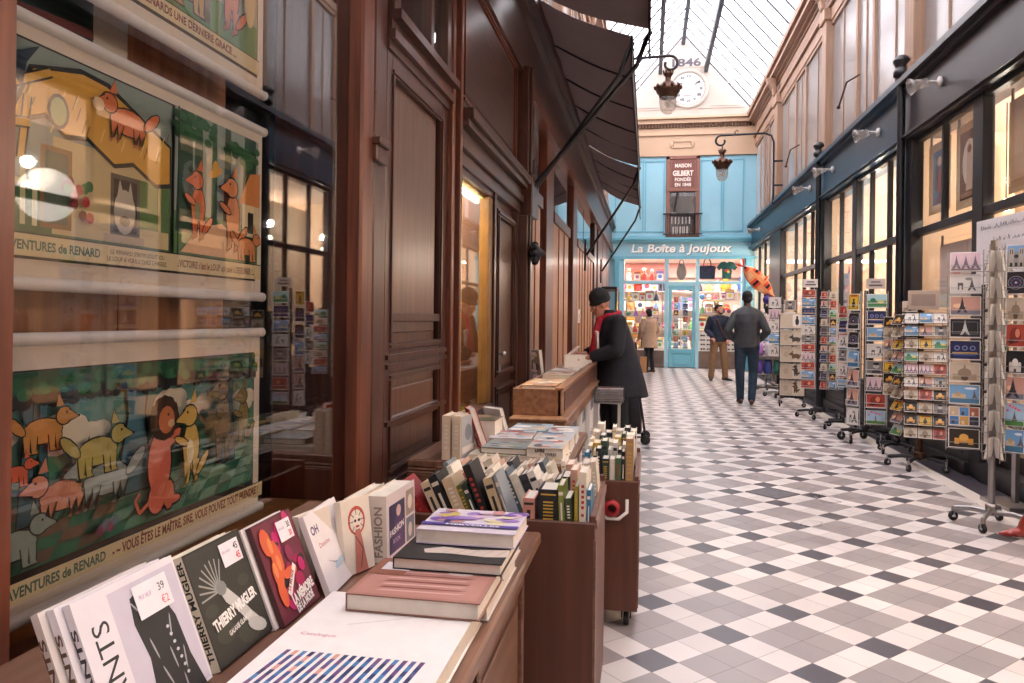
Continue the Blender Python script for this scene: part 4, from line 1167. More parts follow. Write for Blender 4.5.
t = tag(None or (lambda m: m.build('tape_roll', plain('red_tape', '#a5242c', .4)))((lambda m: (m.lathe([(.02, -.02), (.035, -.02), (.035, .02), (.02, .02)], (-.15, 3.352, .545), 16, R=Matrix.Rotation(PI / 2, 3, 'X'), cap=False), m)[1])(MB())), 'small red roll tucked in the white loop handle of the second cart', 'tape roll')

# ------------------------------------------------------------------ upright books (unit prototypes, scaled per copy)
def proto_book(style):
    root = bpy.data.objects.new('book', None); COL.objects.link(root)
    mb = MB(); mb.box(0, .12, 0, 1, 0, 1); mb.box(.88, 1, 0, 1, 0, 1); mb.box(.12, .88, 0, .05, 0, 1)
    cv = mb.build('cover', M['book'], root, world=False)
    mb = MB(); mb.box(.12, .88, .05, .97, .02, .975); pg = mb.build('page_block', M['page'], root, world=False)
    mb = MB('#d9cdbb'); A = Art(mb, (0, -.004, 0), (1, 0, 0), (0, 0, 1), (0, -1, 0), eps=.004)
    r = random.Random(style)
    cc = ['#e9dfcf', '#2e2c2e', '#c8a648', '#b34036', '#e9dfcf'][style % 5]
    if style % 3 == 0:
        A.rect(.3, .25, .7, .3, cc)
        for k in range(5): A.rect(.3, .38 + k * .09, .7, .38 + k * .09 + .05, cc)
    elif style % 3 == 1:
        A.rect(.1, .78, .9, .86, cc); A.rect(.35, .2, .65, .62, cc)
    else:
        A.rect(.12, .06, .88, .14, cc); A.rect(.12, .86, .88, .9, cc)
        for k in range(6): A.rect(.25, .25 + k * .085, .75, .25 + k * .085 + .04, cc)
    pr = mb.build('spine_print', M['print'], root, world=False)
    return root
PB = [proto_book(i) for i in range(5)]
PB_used = [False] * 5
def upright(x, y, z, t, d, h, col, label, group, lean=0, style=0, yaw=0, pitch=0, cat='book'):
    p = PB[style % 5]
    if PB_used[style % 5]: o = copy_tree(p)
    else: o = p; PB_used[style % 5] = True
    o.location = (x, y, z); o.scale = (t, d, h); o.rotation_euler = (pitch, -lean, yaw)
    for c in o.children:
        if c.name.startswith('cover'): c.color = lin(col)
    tag(o, label, cat, group); return o

def slab(name, label, o, u, v, wd, h, t, col, draw=None, group=None, cat='book', spine=None, page=True):
    """large book: front cover at origin o (lower left corner), u to the right, v up; body lies behind"""
    u = V(u).normalized(); v = V(v).normalized(); n = u.cross(v)
    R = Matrix((u, v, n)).transposed()
    root = thing(name, label, cat, tuple(V(o) - n * t), group=group)
    b = .0025
    def P(a, bb, c): return V(o) + u * a + v * bb + n * c
    def bx(mb, a0, a1, b0, b1, c0, c1, cc=None):
        mb.cbox(P((a0 + a1) / 2, (b0 + b1) / 2, (c0 + c1) / 2), (a1 - a0, b1 - b0, c1 - c0), R, cc)
    mb = MB(col); bx(mb, 0, wd, 0, h, -b, 0); bx(mb, 0, wd, 0, h, -t, -t + b); bx(mb, 0, b, 0, h, -t + b, -b)
    mb.build('cover', M['print'], root)
    mb = MB(); bx(mb, b, wd - .004, .003, h - .003, -t + b, -b); mb.build('page_block', M['page'], root)
    if draw:
        mb = MB(col); A = Art(mb, o, u, v, n, eps=.00012); draw(A, wd, h); mb.build('cover_print', M['print'], root)
    if spine:
        mb = MB(); A = Art(mb, P(0, 0, -t), n, v, -u, eps=.0006)
        txt, c, hh, w_ = spine
        A.text(txt, t * .78, h * .08, hh, c, w=w_, rot=PI / 2, bold=.03); mb.build('spine_lettering', M['print'], root)
    return root
UL = (0, 1, 0); VL = (-.08, 0, .197)
def ticket(A, x, y, w, h, rot=0, price='42'):
    A.poly([(x, y), (x + w, y), (x + w, y + h), (x, y + h)], '#ece6ea')
    A.text('PRIX NEUF', x + w * .08, y + h * .55, h * .13, '#a884b0', w=w * .42)
    A.text(price[:-1] if len(price) > 2 else price, x + w * .68, y + h * .55, h * .3, '#3a3640', w=w * .22, bold=.02)
    A.text(price[-2:], x + w * .68, y + h * .12, h * .3, '#d85a5a', w=w * .22, bold=.03)
def d_gig(A, w, h):
    A.rect(0, 0, w, h, '#e2dbe0'); A.rect(.07, 0.005, w - .004, h - .012, '#c9c2cf')
    A.text('GIGANTS', .056, -.03, .036, '#2a2a2e', w=.21, rot=PI / 2)
    A.poly([(.10, 0), (.115, .09), (.105, .15), (.112, .19), (.128, .195), (.138, .18), (.142, .15), (.155, .16), (.185, .165), (.20, .13), (.205, .06), (.22, 0)], '#24262a')
    for x, y, r_ in ((.12, .17, .6), (.13, .10, .2), (.18, .12, -.3), (.165, .07, .1), (.19, .06, -.2), (.14, .05, .3), (.175, .02, 0)):
        A.ell(x, y, .002, .02, '#a3a4aa', 8, r_)
    for k in range(7): A.ell(.172 + .002 * k, .12 - k * .014, .004, .003, '#c9cacc', 6)
    A.rect(.12, h - .075, .205, h - .02, '#ece6ea'); A.text('PRIX NEUF', .13, h - .045, .008, '#a884b0', w=.03)
    A.text('39', .178, h - .045, .014, '#3a3640', w=.016); A.text('€2', .178, h - .068, .014, '#d85a5a', w=.018)
def d_mug(A, w, h):
    A.rect(.0, 0, w, h, '#23221f'); A.rect(.004, .004, w - .004, h - .004, '#34342f')
    for x, y, s in ((.05, .05, .03), (.12, .03, .04), (.15, .12, .02), (.03, .1, .02)): A.ell(x, y, s, s * .6, '#3f4238', 10)
    for k in range(9):
        a = 1.1 + k * .26; A.line([(.07, .125), (.07 + .06 * math.cos(a), .125 + .06 * math.sin(a))], .0035, '#9fa09a')
    A.poly([(.068, .12), (.085, .13), (.12, .09), (.14, .06), (.165, .03), (.15, .02), (.12, .045), (.10, .075), (.075, .10)], '#c4c3be')
    A.ell(.145, .03, .03, .014, '#b5b4af', 12, -.4); A.ell(.075, .128, .016, .014, '#8a8a86', 10)
    A.text('THIERRY MUGLER', .02, .062, .020, '#f0ede8', w=.155, bold=.05, rot=.12)
    A.text('GALAXIE GLAMOUR', .055, .042, .009, '#e0ddd8', w=.085, bold=.04, rot=.12)
    ticket(A, .105, h - .058, .066, .045, price='45')
def d_red(A, w, h):
    A.rect(0, 0, w, h, '#5a2a30'); A.rect(0.003, 0.003, w - .003, h - .003, '#6e2a3c')
    r = random.Random(3)
    for k in range(26): A.ell(.02 + r.random() * (w - .04), .03 + r.random() * (h - .05), .006 + r.random() * .016, .006 + r.random() * .02, ['#c2216a', '#8e2a52', '#3c2a28', '#a51a50'][k % 4], 9)
    for x, y, a, b in ((.03, .17, .02, .03), (.05, .13, .02, .04), (.035, .10, .018, .03), (.03, .06, .015, .03), (.08, .09, .03, .012)): A.ell(x, y, a, b, '#d9603a', 11)
    for x, y in ((.04, .16), (.05, .12), (.03, .11)): A.ell(x, y, .008, .018, '#e88a54', 8)
    A.poly([(.045, .055), (.10, .105), (.108, .095), (.055, .043)], '#e9dcd6')
    A.text('LE MUSÉE', .056, .055, .008, '#a52a40', w=.05, bold=.03, rot=.73)
    A.text('LA MÉMOIRE', .055, .025, .020, '#f0e6e2', w=.10, bold=.06, rot=.12); A.text('DE LA MODE', .06, .006, .016, '#f0e6e2', w=.08, bold=.06, rot=.12)
    ticket(A, .085, h - .06, .06, .045, price='30')
def d_ole(A, w, h):
    A.rect(0, 0, w, h, '#ece3e2'); A.text('OH', .012, h - .05, .02, '#4a3a6a', bold=.03); A.text('Dessins', .03, h - .085, .012, '#c04a4a', w=.06)
    for k in range(7): A.line([(.05 + .01 * k, .07 - .005 * k), (.11 + .01 * k, .04 + .004 * k)], .0015, '#a9a0a8')
    A.ell(.10, .05, .03, .008, '#bdd0dc', 10, .2)
def d_lady(A, w, h):
    A.rect(0, 0, w, h, '#e7dacb')
    A.ell(w * .5, h * .70, w * .30, h * .2, '#c05048', 16); A.ell(w * .5, h * .69, w * .24, h * .16, '#e7dacb', 16)
    for k in range(8): A.line([(w * .5, h * .7), (w * (.5 + .28 * math.cos(k * .8)), h * (.7 + .17 * math.sin(k * .8)))], .002, '#3a3030')
    A.ell(w * .5, h * .68, w * .13, h * .1, '#f0e2d6', 12); A.ell(w * .44, h * .7, .005, .004, '#3a3030', 6); A.ell(w * .57, h * .7, .005, .004, '#3a3030', 6); A.ell(w * .5, h * .62, .008, .003, '#b5332e', 6)
    A.poly([(w * .42, h * .58), (w * .58, h * .58), (w * .68, h * .25), (w * .75, 0), (w * .3, 0), (w * .36, h * .3)], '#c0786a')
    A.line([(w * .4, h * .5), (w * .62, h * .3), (w * .5, .01)], .003, '#7a3a38')
def d_fash(A, w, h):
    A.rect(0, 0, w, h, '#d9cdd0'); A.rect(w * .08, h * .08, w * .62, h * .82, '#3e3a5a')
    A.poly([(w * .12, h * .08), (w * .3, h * .6), (w * .5, h * .6), (w * .58, h * .08)], '#55406a'); A.ell(w * .4, h * .68, w * .08, h * .09, '#cdb0a8', 12)
    A.text('FASHION', w * .10, h * .34, h * .10, '#ece6ea', w=w * .48, bold=.03, rot=.1); A.text('BOOK', w * .2, h * .22, h * .07, '#cdb9d0', w=w * .25)
    A.rect(w * .66, h * .5, w * .96, h * .9, '#9a8a82'); A.rect(w * .66, h * .08, w * .96, h * .46, '#6d7484'); A.ell(w * .8, h * .7, w * .08, h * .12, '#e0d0c8', 10); A.ell(w * .8, h * .25, w * .07, h * .12, '#c9bcb4', 10)
Vn = V(VL).normalized(); Nn = V(UL).cross(Vn)
def lean(name, label, o, w, h, t, col, draw, k=0, spine=None, u=UL, v=VL, group=None):
    oo = V(o) - Nn * (k * (t + .003)) - V((0, .013 * k, 0)) + V((0, 0, .003 * k))
    return slab(name, label, oo, u, v, w, h, t, col, draw, spine=spine, group=group)
lean('art_book', 'pale lilac book GIGANTS with a black gloved hand on its cover, nearest leaning book', (-.745, .965, .745), .237, .225, .013, '#e6dfe2', d_gig, 0, ('GIGANTS', '#3a3640', .010, .17))
lean('art_book', 'second copy of the pale GIGANTS book, only its spine edge showing behind the front copy', (-.745, .965, .745), .237, .225, .013, '#e6dfe2', None, 1, ('GIGANTS', '#6a4a3c', .010, .17))
lean('art_book', 'rearmost copy of the pale GIGANTS book, farthest left of the leaning books', (-.745, .965, .745), .237, .225, .013, '#d9cfc9', None, 2, ('GIGANTS', '#6a4a3c', .010, .17))
lean('art_book', 'black and white THIERRY MUGLER book with a price ticket, leaning beside the pale GIGANTS books', (-.742, 1.222, .745), .188, .215, .018, '#e6dccb', d_mug, 0, ('THIERRY MUGLER', '#2a2628', .012, .19))
lean('art_book', 'second THIERRY MUGLER copy, its cream spine showing just behind the front one', (-.742, 1.222, .745), .188, .215, .018, '#e6dccb', None, 1, ('THIERRY MUGLER', '#2a2628', .012, .19))
lean('art_book', 'red and orange fashion book with a price ticket, right of the black book', (-.722, 1.423, .745), .168, .213, .012, '#4a2226', d_red, 0)
lean('art_book', 'plain pale book tucked right behind the red and orange book', (-.722, 1.423, .745), .168, .213, .012, '#e8dedb', None, 1)
lean('art_book', 'mostly white leaning book with a few small drawings, right of the red and orange one', (-.700, 1.60, .745), .20, .19, .014, '#ece3e2', d_ole, 0, u=(-.06, 1, 0))
lean('art_book', 'cream book with a red haired drawn lady, right of the white leaning book', (-.715, 1.725, .745), .105, .18, .02, '#e7dacb', d_lady, 0, u=(.35, 1, 0), v=(-.12, .04, .9))
lean('art_book', 'cream book with a drawn lady, half hidden behind the white leaning book', (-.765, 1.60, .745), .12, .175, .02, '#e7dacb', d_lady, 0, u=(.2, 1, 0), v=(-.10, .02, .9))
slab('art_book', 'thick FASHION book standing upright at the far end of the leaning row', (-.655, 1.845, .745), (.03, 1, 0), (-.03, 0, 1), .215, .172, .058, '#e2d6c9', d_fash, spine=('FASHION', '#9a8a80', .022, .13))
slab('art_book', 'cream upright book whose spine shows just left of the thick FASHION book', (-.722, 1.80, .745), (.03, 1, 0), (-.03, 0, 1), .2, .172, .03, '#e2d2c0', None, spine=('MODE', '#9a8a80', .016, .1))

def flat(label, x0, x1, y0, y1, z0, z1, col, draw, yaw=0, name='art_book', group=None):
    u = V((math.cos(yaw), math.sin(yaw), 0)); v = V((-math.sin(yaw), math.cos(yaw), 0))
    return slab(name, label, (x0, y0, z1), u, v, x1 - x0, y1 - y0, z1 - z0, col, draw, group=group)
def d_str(A, w, h):
    A.rect(0, 0, w, h, '#efe9e6'); r = random.Random(8)
    for k in range(17):
        x = .012 + k * .0155
        xx = x
        for j in range(14):
            y = .0 + j * .019; 
            c = ['#3c4f86', '#4a7fb0', '#2e3560', '#6a4a7a', '#3c74a8', '#d9a090', '#2c3a66', '#5a5a88'][(k * 3 + j * 5 + int(r.random() * 3)) % 8]
            A.poly([(xx, y), (xx + .0085, y), (xx + .0085 + .002, y + .019), (xx + .002, y + .019)], c, False)
            xx += .0018
    A.k += 1
    A.line([(.10, h - .16), (.22, h - .10)], .004, '#ddd3cf'); A.line([(.16, h - .06), (.22, h - .10)], .004, '#ddd3cf')
    A.text('Catalogue', .03, h - .22, .012, '#d98a9a', w=.07)
flat('big white book with a blue striped picture lying nearest on the counter', -.665, -.335, .98, 1.53, .742, .785, '#eee8e5', d_str)
def d_reddish(A, w, h):
    A.rect(0, 0, w, h, '#a9786c'); A.rect(.01, .01, w - .01, h - .01, '#b58378')
    for k in range(8): A.poly([(.05, .03 + k * .018), (.22, .035 + k * .018), (.24, .042 + k * .018), (.06, .038 + k * .018)], '#8a4f4c' if k % 2 else '#d0a49c')
    A.ell(.2, .16, .03, .02, '#d9c0b8', 10); A.rect(.0, .12, .08, h - .005, '#8e5a48'); A.rect(.02, .15, .085, .2, '#e9e1e4')
flat('reddish brown photo book with a small white ticket, lying beyond the white one', -.595, -.318, 1.43, 1.66, .787, .822, '#8e6358', d_reddish)
def d_dark(A, w, h):
    A.rect(0, 0, w, h, '#26282a'); A.ell(.06, .15, .06, .02, '#4a5450', 10, .4); A.ell(.13, .17, .04, .015, '#59605c', 10, -.3)
    A.poly([(.05, .07), (.09, .095), (.16, .085), (.245, .10), (.25, .05), (.20, .04), (.12, .05), (.06, .045)], '#cfc0b4')
    for k in range(5): A.line([(.10 + k * .03, .05), (.12 + k * .03, .09)], .002, '#a99a90')
    A.rect(.06, .125, .12, .165, '#e3dce0')
flat('black photo book with a pale reclining figure, lying under the purple book', -.55, -.305, 1.585, 1.83, .824, .850, '#26262a', d_dark)
def d_purp(A, w, h):
    A.rect(0, 0, w, h, '#d8cdd8'); r = random.Random(11)
    for k in range(30): A.ell(.02 + r.random() * (w - .04), .05 + r.random() * (h - .07), .012 + r.random() * .02, .008 + r.random() * .014, ['#c9b06a', '#9a7ac0', '#d7b9cc', '#7a5aa8', '#c08a8a', '#e0d4b0'][k % 6], 9)
    A.rect(0, .035, w, .055, '#5c4a9a'); A.text('MERVEILLES', .06, .038, .012, '#ece6f0', w=.13, bold=.03); A.rect(.05, .055, .065, .08, '#3c3470')
flat('colourful purple and yellow patterned art book topping the far pile', -.53, -.295, 1.69, 1.885, .852, .885, '#cbbfd0', d_purp)
for k, (z0, z1, dx) in enumerate(((.742, .785, 0), (.787, .822, .01))):
    flat('white edged book at the base of the far pile, %s from the counter' % ['first', 'second'][k], -.56 + dx, -.325 + dx, 1.665 - (0 if k else .12), 1.89, z0, z1, '#e6dfdf', None)
flat('white book lying flat under the near striped white book', -.70, -.345, .40, .97, .742, .78, '#e9e3e0', None)

# cart 1, front row (spines towards the camera)
FR = [  # x, thickness, height, colour, lean, style, words
    (-.705, .030, .15, '#8e1f26', .75, 3, 'dark red hardback'), (-.665, .030, .135, '#d9c4a6', .45, 1, 'cream paperback'), (-.63, .030, .16, '#232326', .45, 4, 'black book'),
    (-.592, .036, .15, '#d8bf9c', .42, 0, 'buff paperback'), (-.553, .016, .13, '#6a6a3a', .40, 2, 'thin olive book'), (-.533, .016, .135, '#2f3f38', .40, 4, 'thin dark green book'),
    (-.507, .026, .20, '#1f1e22', .40, 3, 'tall black book with red lettering'), (-.465, .030, .155, '#cbb592', .34, 1, 'tan book with a black edge'), (-.425, .012, .17, '#8f959a', .36, 4, 'grey photo book'),
    (-.385, .038, .095, '#cf8f80', 0, 1, 'small red chequered block'), (-.336, .064, .125, '#222126', 0, 2, 'thick black box book with a picture'), (-.268, .018, .14, '#8c9440', .05, 4, 'olive green book'),
    (-.246, .022, .10, '#3e4a2c', .08, 0, 'small green book'), (-.222, .012, .14, '#a59a3c', 0, 2, 'thin yellow green book'), (-.207, .022, .185, '#e5dac7', 0, 3, 'tall white book')]
GC1 = 'books in the nearest cart'
for i, (x, t_, h_, c, ln, st, wd) in enumerate(FR):
    sc = 1
    upright(x, 2.345, .717, t_, .125, h_, c, '%s, %s from left, front row of the nearest cart' % (wd, ORD[i]), GC1, lean=ln, style=st)
for i, (x, t_, h_, c, wd) in enumerate(((-.183 + .0, .012, .13, '#2f6f92', 'thin blue book'),)):
    upright(x, 2.345, .717, t_, .12, h_, c, wd + ', last of the front row of the nearest cart', GC1, style=4)
r = random.Random(21)
PALS = ['#e2d6c4', '#d9cbb8', '#cdbfae', '#e6ddd0', '#b9c2c8', '#c9a08c', '#3a3a40', '#dcd2c8', '#a0452f', '#7f8a90', '#e0d4bc', '#54606a']
x = -.70; i = 0
while x < -.20:
    t_ = .014 + r.random() * .018; ln = .42 if x < -.30 else .0
    c = PALS[r.randrange(len(PALS))]
    upright(x + (.06 if ln else 0), 2.50, .717, t_, .12, .125 + r.random() * .035, c, 'paperback, %s from the left in the middle row of the nearest cart' % (ORD[i] if i < 30 else str(i)), GC1, lean=ln, style=r.randrange(5))
    x += t_ / math.cos(ln) + .002; i += 1
x = -.74; i = 0
while x < -.22:
    t_ = .014 + r.random() * .02; ln = .35 if x < -.35 else .1
    c = PALS[r.randrange(len(PALS))]
    upright(x + .05, 2.66, .717, t_, .12, .125 + r.random() * .035, c, 'paperback, %s from the left in the back row of the nearest cart' % (ORD[i] if i < 30 else str(i)), GC1, lean=ln, style=r.randrange(5))
    x += t_ / math.cos(ln) + .002; i += 1
# cart 2
GC2 = 'books in the second cart'
FR2 = [(-.278 + .0, .018, .14, '#2c7fae', .0, 4, 'bright blue book'), (-.256, .022, .15, '#e3d9bc', -.12, 1, 'cream book'), (-.228, .024, .16, '#232428', 0, 0, 'black book'), (-.20, .032, .115, '#33403a', 0, 2, 'dark green book'),
       (-.165, .022, .115, '#dccfbf', 0, 0, 'cream paperback'), (-.14, .026, .12, '#486b4c', 0, 3, 'green book'), (-.112, .014, .15, '#26262b', 0, 4, 'thin black book'), (-.094, .034, .21, '#b08a68', 0, 2, 'tall tan book')]
for i, (x, t_, h_, c, ln, st, wd) in enumerate(FR2):
    upright(x, 3.405, .637, t_, .11, h_, c, '%s, %s from the left in the front row of the second cart' % (wd, ORD[i]), GC2, lean=ln, style=st)
C2 = ['#d9cdbc', '#2c2d33', '#d2a94e', '#e3dacd', '#3f5548', '#c8bcae', '#efe7dc', '#30343c', '#e6ddd2']
for row in range(3):
    x = -.275; i = 0
    while x < -.075:
        t_ = .016 + r.random() * .022
        upright(x, 3.53 + row * .165, .637, t_, .13, .13 + row * .015 + r.random() * .06, C2[(i * 2 + row * 3) % 9], 'book, %s from the left in row %s from the front of the second cart' % (ORD[i], ['two', 'three', 'four'][row]), GC2, style=r.randrange(5))
        x += t_ + .003; i += 1
# counter 2
G2 = 'books on the second counter'
z = .78
for k, x in enumerate((-.855, -.81)):
    o = upright(x, 3.07, z, .036, .17, .185, '#e2cbb0', 'cream spined upright book, %s of the pair at the left end of the second counter' % ['left', 'right'][k], None, style=0)
mb = None
slab('art_book', 'grey photo covered book standing beside the cream pair on the second counter', (-.772, 3.08, z), (.12, 1, 0), (0, 0, 1), .16, .18, .02, '#b9b4b4', lambda A, w, h: (A.rect(0, 0, w, h, '#aeb2b8'), A.ell(w * .5, h * .6, w * .25, h * .2, '#7d8490'), A.rect(.01, .02, w - .01, .05, '#dcd6d2')))
slab('art_book', 'red book with white lettering leaning back on the second counter', (-.745, 3.30, z), (.5, -1, 0), (-.35, -.05, 1), .10, .21, .03, '#c43434', lambda A, w, h: (A.rect(0, 0, w, h, '#cf3a38'), A.text('JULIE', w * .8, h * .15, .03, '#f0e0da', w=.12, rot=PI / 2, bold=.05), A.rect(w * .05, h * .8, w * .5, h * .97, '#8a2a2a')))
slab('art_book', 'brown and green comic book lying behind the cream pair on the second counter', (-.90, 3.45, .90), (1, 0, 0), (0, 1, 0), .2, .2, .12, '#6a5a4a', lambda A, w, h: (A.rect(0, 0, w, h, '#7a6a58'), A.rect(.02, .02, w - .02, .08, '#4a5a48'), A.ell(.1, .14, .05, .03, '#b58a6a')))
slab('art_book', 'white covered book leaning against the wall behind the magazines', (-.78, 3.72, z), (.8, -.6, 0), (-.25, -.2, 1), .13, .16, .02, '#ddd9dc', lambda A, w, h: (A.rect(0, 0, w, h, '#dedce0'), A.ell(w * .5, h * .5, w * .25, h * .2, '#8f9ab0'), A.line([(.02, .03), (w - .02, .05)], .004, '#7a7480')))
def d_chk(A, w, h):
    A.rect(0, 0, w, h, '#8f9a9c'); r = random.Random(4)
    for k in range(14): A.ell(.03 + r.random() * (w - .06), .02 + r.random() * (h - .04), .025, .012, ['#5f7f6a', '#b9b4a8', '#4a5a6c', '#a06a5a'][k % 4], 8)
def stack_flat(lst):
    for i, (x0, x1, y0, y1, z0, z1, c, d, lb_, yaw) in enumerate(lst): flat(lb_, x0, x1, y0, y1, z0, z1, c, d, yaw=yaw, name='magazine')
def d_mag(seed, base):
    def f(A, w, h):
        r = random.Random(seed); A.rect(0, 0, w, h, base)
        for k in range(12): A.ell(.03 + r.random() * (w - .06), .03 + r.random() * (h - .06), .01 + r.random() * .04, .008 + r.random() * .03, ['#7a8a96', '#c2a79c', '#e4dee0', '#565a66', '#b5605a', '#9fb4c2', '#d9c9a8'][r.randrange(7)], 9)
        A.rect(.02, h - .05, w * .7, h - .02, ['#b5403a', '#3c5a8a', '#2c2c30', '#e6e0e0'][seed % 4])
    return f
stack_flat([
    (-.745, -.43, 3.10, 3.34, z, z + .022, '#ded0bb', d_mag(1, '#cfc8b4'), 'thin cream magazine lowest at the front left of the second counter', 0),
    (-.70, -.50, 3.13, 3.36, z + .024, z + .05, '#4c4a34', d_chk, 'thick book with a black and yellow chequered spine on the second counter', -.05),
    (-.49, -.335, 3.09, 3.33, z, z + .018, '#e3cfae', d_mag(2, '#e3d3bc'), 'thin cream book under the thick lettered one at the counter corner', 0),
    (-.495, -.34, 3.10, 3.33, z + .020, z + .062, '#e6d2b2', d_mag(3, '#c9c4bc'), 'thick cream book lettered on its spine at the front right corner of the second counter', 0),
    (-.72, -.52, 3.38, 3.62, z, z + .05, '#c9c3c6', d_mag(4, '#c9c6cc'), 'grey and pink magazine in the middle of the second counter', .05),
    (-.51, -.335, 3.36, 3.58, z, z + .055, '#d5d0d4', d_mag(5, '#b7bcc4'), 'pale magazine right behind the thick lettered cream book', .02),
    (-.68, -.49, 3.64, 3.90, z, z + .05, '#6f8fb0', d_mag(6, '#8fa8bc'), 'blue edged magazine at the back left of the second counter', -.04),
    (-.48, -.335, 3.61, 3.84, z, z + .05, '#dad6da', d_mag(7, '#a8aeb8'), 'light grey magazine at the back right of the second counter', .03)])
mb = MB(); A = Art(mb, (-.49, 3.0985, z + .022), (1, 0, 0), (0, 0, 1), (0, -1, 0), eps=.0006)
A.text('LIVRE', .03, .022, .013, '#3a3028', w=.04, bold=.05); A.text('VIVRES', .07, .008, .012, '#3a3028', w=.05, bold=.03); A.text('&', .05, .008, .010, '#b03a30')
o = [q for q in bpy.data.objects if q.get('label', '').startswith('thick cream book lettered')][0]
mb.build('spine_lettering', M['print'], o)

# ------------------------------------------------------------------ the long tray stall
st = thing('tray_stall', 'long wooden tray stall on pale legs, where the person in the knitted hat stands', 'stall', (-.63, 5.9, 0))
mb = MB(); mb.box(-.80, -.47, 4.33, 7.45, .70, .79); mb.box(-.80, -.455, 4.32, 7.46, .78, .80); mb.build('table_frame', M['tray_wood'], st, bevel=.005)
mb = MB(); 
mb.box(-.79, -.51, 4.46, 4.48, .80, .96); mb.box(-.53, -.505, 4.46, 7.42, .80, .96); mb.box(-.80, -.785, 4.46, 7.42, .80, .96); mb.box(-.79, -.51, 7.40, 7.42, .80, .96)
mb.box(-.79, -.51, 5.42, 5.44, .80, .94); mb.box(-.545, -.49, 4.44, 7.44, .955, .97)
mb.build('tray', M['tray_wood'], st, bevel=.003)
mb = MB(); mb.box(-.505, -.50, 4.6, 7.4, .82, .93); mb.build('side_strip', M['cart_wood'], st)
for x in (-.77, -.50):
    for y in (4.45, 5.6, 6.4, 7.35):
        mb = MB(); mb.box(x - .02, x + .02, y - .02, y + .02, 0, .70); mb.build('leg', M['white_plastic'] if x > -.6 else M['tray_wood'], st, bevel=.003)
GS = 'books in the tray stall'
flat('orange brown flat books, near pile in the tray stall', -.775, -.56, 4.62, 4.90, .805, .965, '#a8623c', d_mag(11, '#b58a68'), name='book')
flat('tan flat book pile, second in the tray stall', -.775, -.56, 4.95, 5.25, .805, .96, '#b88a60', d_mag(12, '#c2a583'), name='book')
flat('cream flat book pile beyond the divider of the tray stall', -.775, -.56, 5.55, 5.9, .805, .965, '#d2b896', d_mag(13, '#d0c2b0'), name='book')
flat('pale flat book pile in the far half of the tray stall', -.775, -.56, 6.0, 6.35, .805, .965, '#cbbcab', d_mag(14, '#d9d0c6'), name='book')
slab('art_book', 'large open white book standing in the tray before the person in the knitted hat', (-.78, 7.05, .88), (.85, .1, 0), (0, .25, 1), .26, .17, .03, '#eae0d4', lambda A, w, h: A.rect(.01, .01, w - .01, h - .01, '#efe5d8'))
slab('art_book', 'black and cream book lying open in front of the large white book', (-.76, 6.72, .86), (.9, 0, 0), (0, .5, .8), .23, .10, .03, '#e2d6c8', lambda A, w, h: (A.rect(0, 0, w, h, '#e4d9cb'), A.rect(.06, .01, .17, h - .01, '#26262a'), A.ell(.11, .05, .02, .015, '#8a4a3a')))
mz = slab('magazine', 'tall grey magazines leaning on the shutters behind the tray stall', (-1.04, 6.75, .80), (.7, -.4, 0), (-.12, 0, 1), .12, .30, .05, '#8f857c', d_mag(15, '#8f8a84'))
tbl = thing('shelf_ledge', 'narrow wooden ledge along the shutters behind the tray stall', 'shelf', (-.92, 6.0, .8))
mb = MB(); mb.box(-1.15, -.81, 6.5, 7.3, .76, .795); mb.build('board', M['tray_wood'], tbl); 
mb = MB(); mb.box(-1.15, -.83, 6.55, 6.6, 0, .76); mb.build('bracket', M['tray_wood'], tbl)
mb = MB(); mb.box(-1.15, -.83, 7.2, 7.25, 0, .76); mb.build('bracket', M['tray_wood'], tbl)
# clear case on a slim stand, in front of the man
cs = thing('display_case', 'shallow clear case of magazines on a slim stand beside the person in the hat', 'case', (-.38, 6.55, 0))
mb = MB(); 
for x in (-.43, -.24):
    mb.box(x - .012, x + .012, 6.5, 6.524, .02, .68); mb.box(x - .012, x + .012, 6.4, 6.66, 0, .025)
mb.box(-.45, -.22, 6.5, 6.525, .655, .675); mb.build('stand', M['white_wire'], cs)
mb = MB()
for a in ((-.45, -.445, 6.42, 6.68), (-.205, -.20, 6.42, 6.68)): mb.box(a[0], a[1], a[2], a[3], .68, .79)
mb.box(-.45, -.20, 6.42, 6.425, .68, .79); mb.box(-.45, -.20, 6.675, 6.68, .68, .79); mb.box(-.45, -.20, 6.42, 6.68, .676, .682)
mb.build('clear_box', M['clear'], cs)
r = random.Random(4)
for k in range(5):
    flat('glossy magazine in the clear case, %s from the bottom' % ORD[k], -.44 + .002 * k, -.215 + .002 * k, 6.43, 6.67, .684 + k * .019, .701 + k * .019, ['#5a5558', '#c9c2bd', '#6d6a70', '#a59f9c', '#837d80'][k], d_mag(20 + k, '#8f8c90') if k == 4 else None, name='magazine', group='magazines in the clear case')

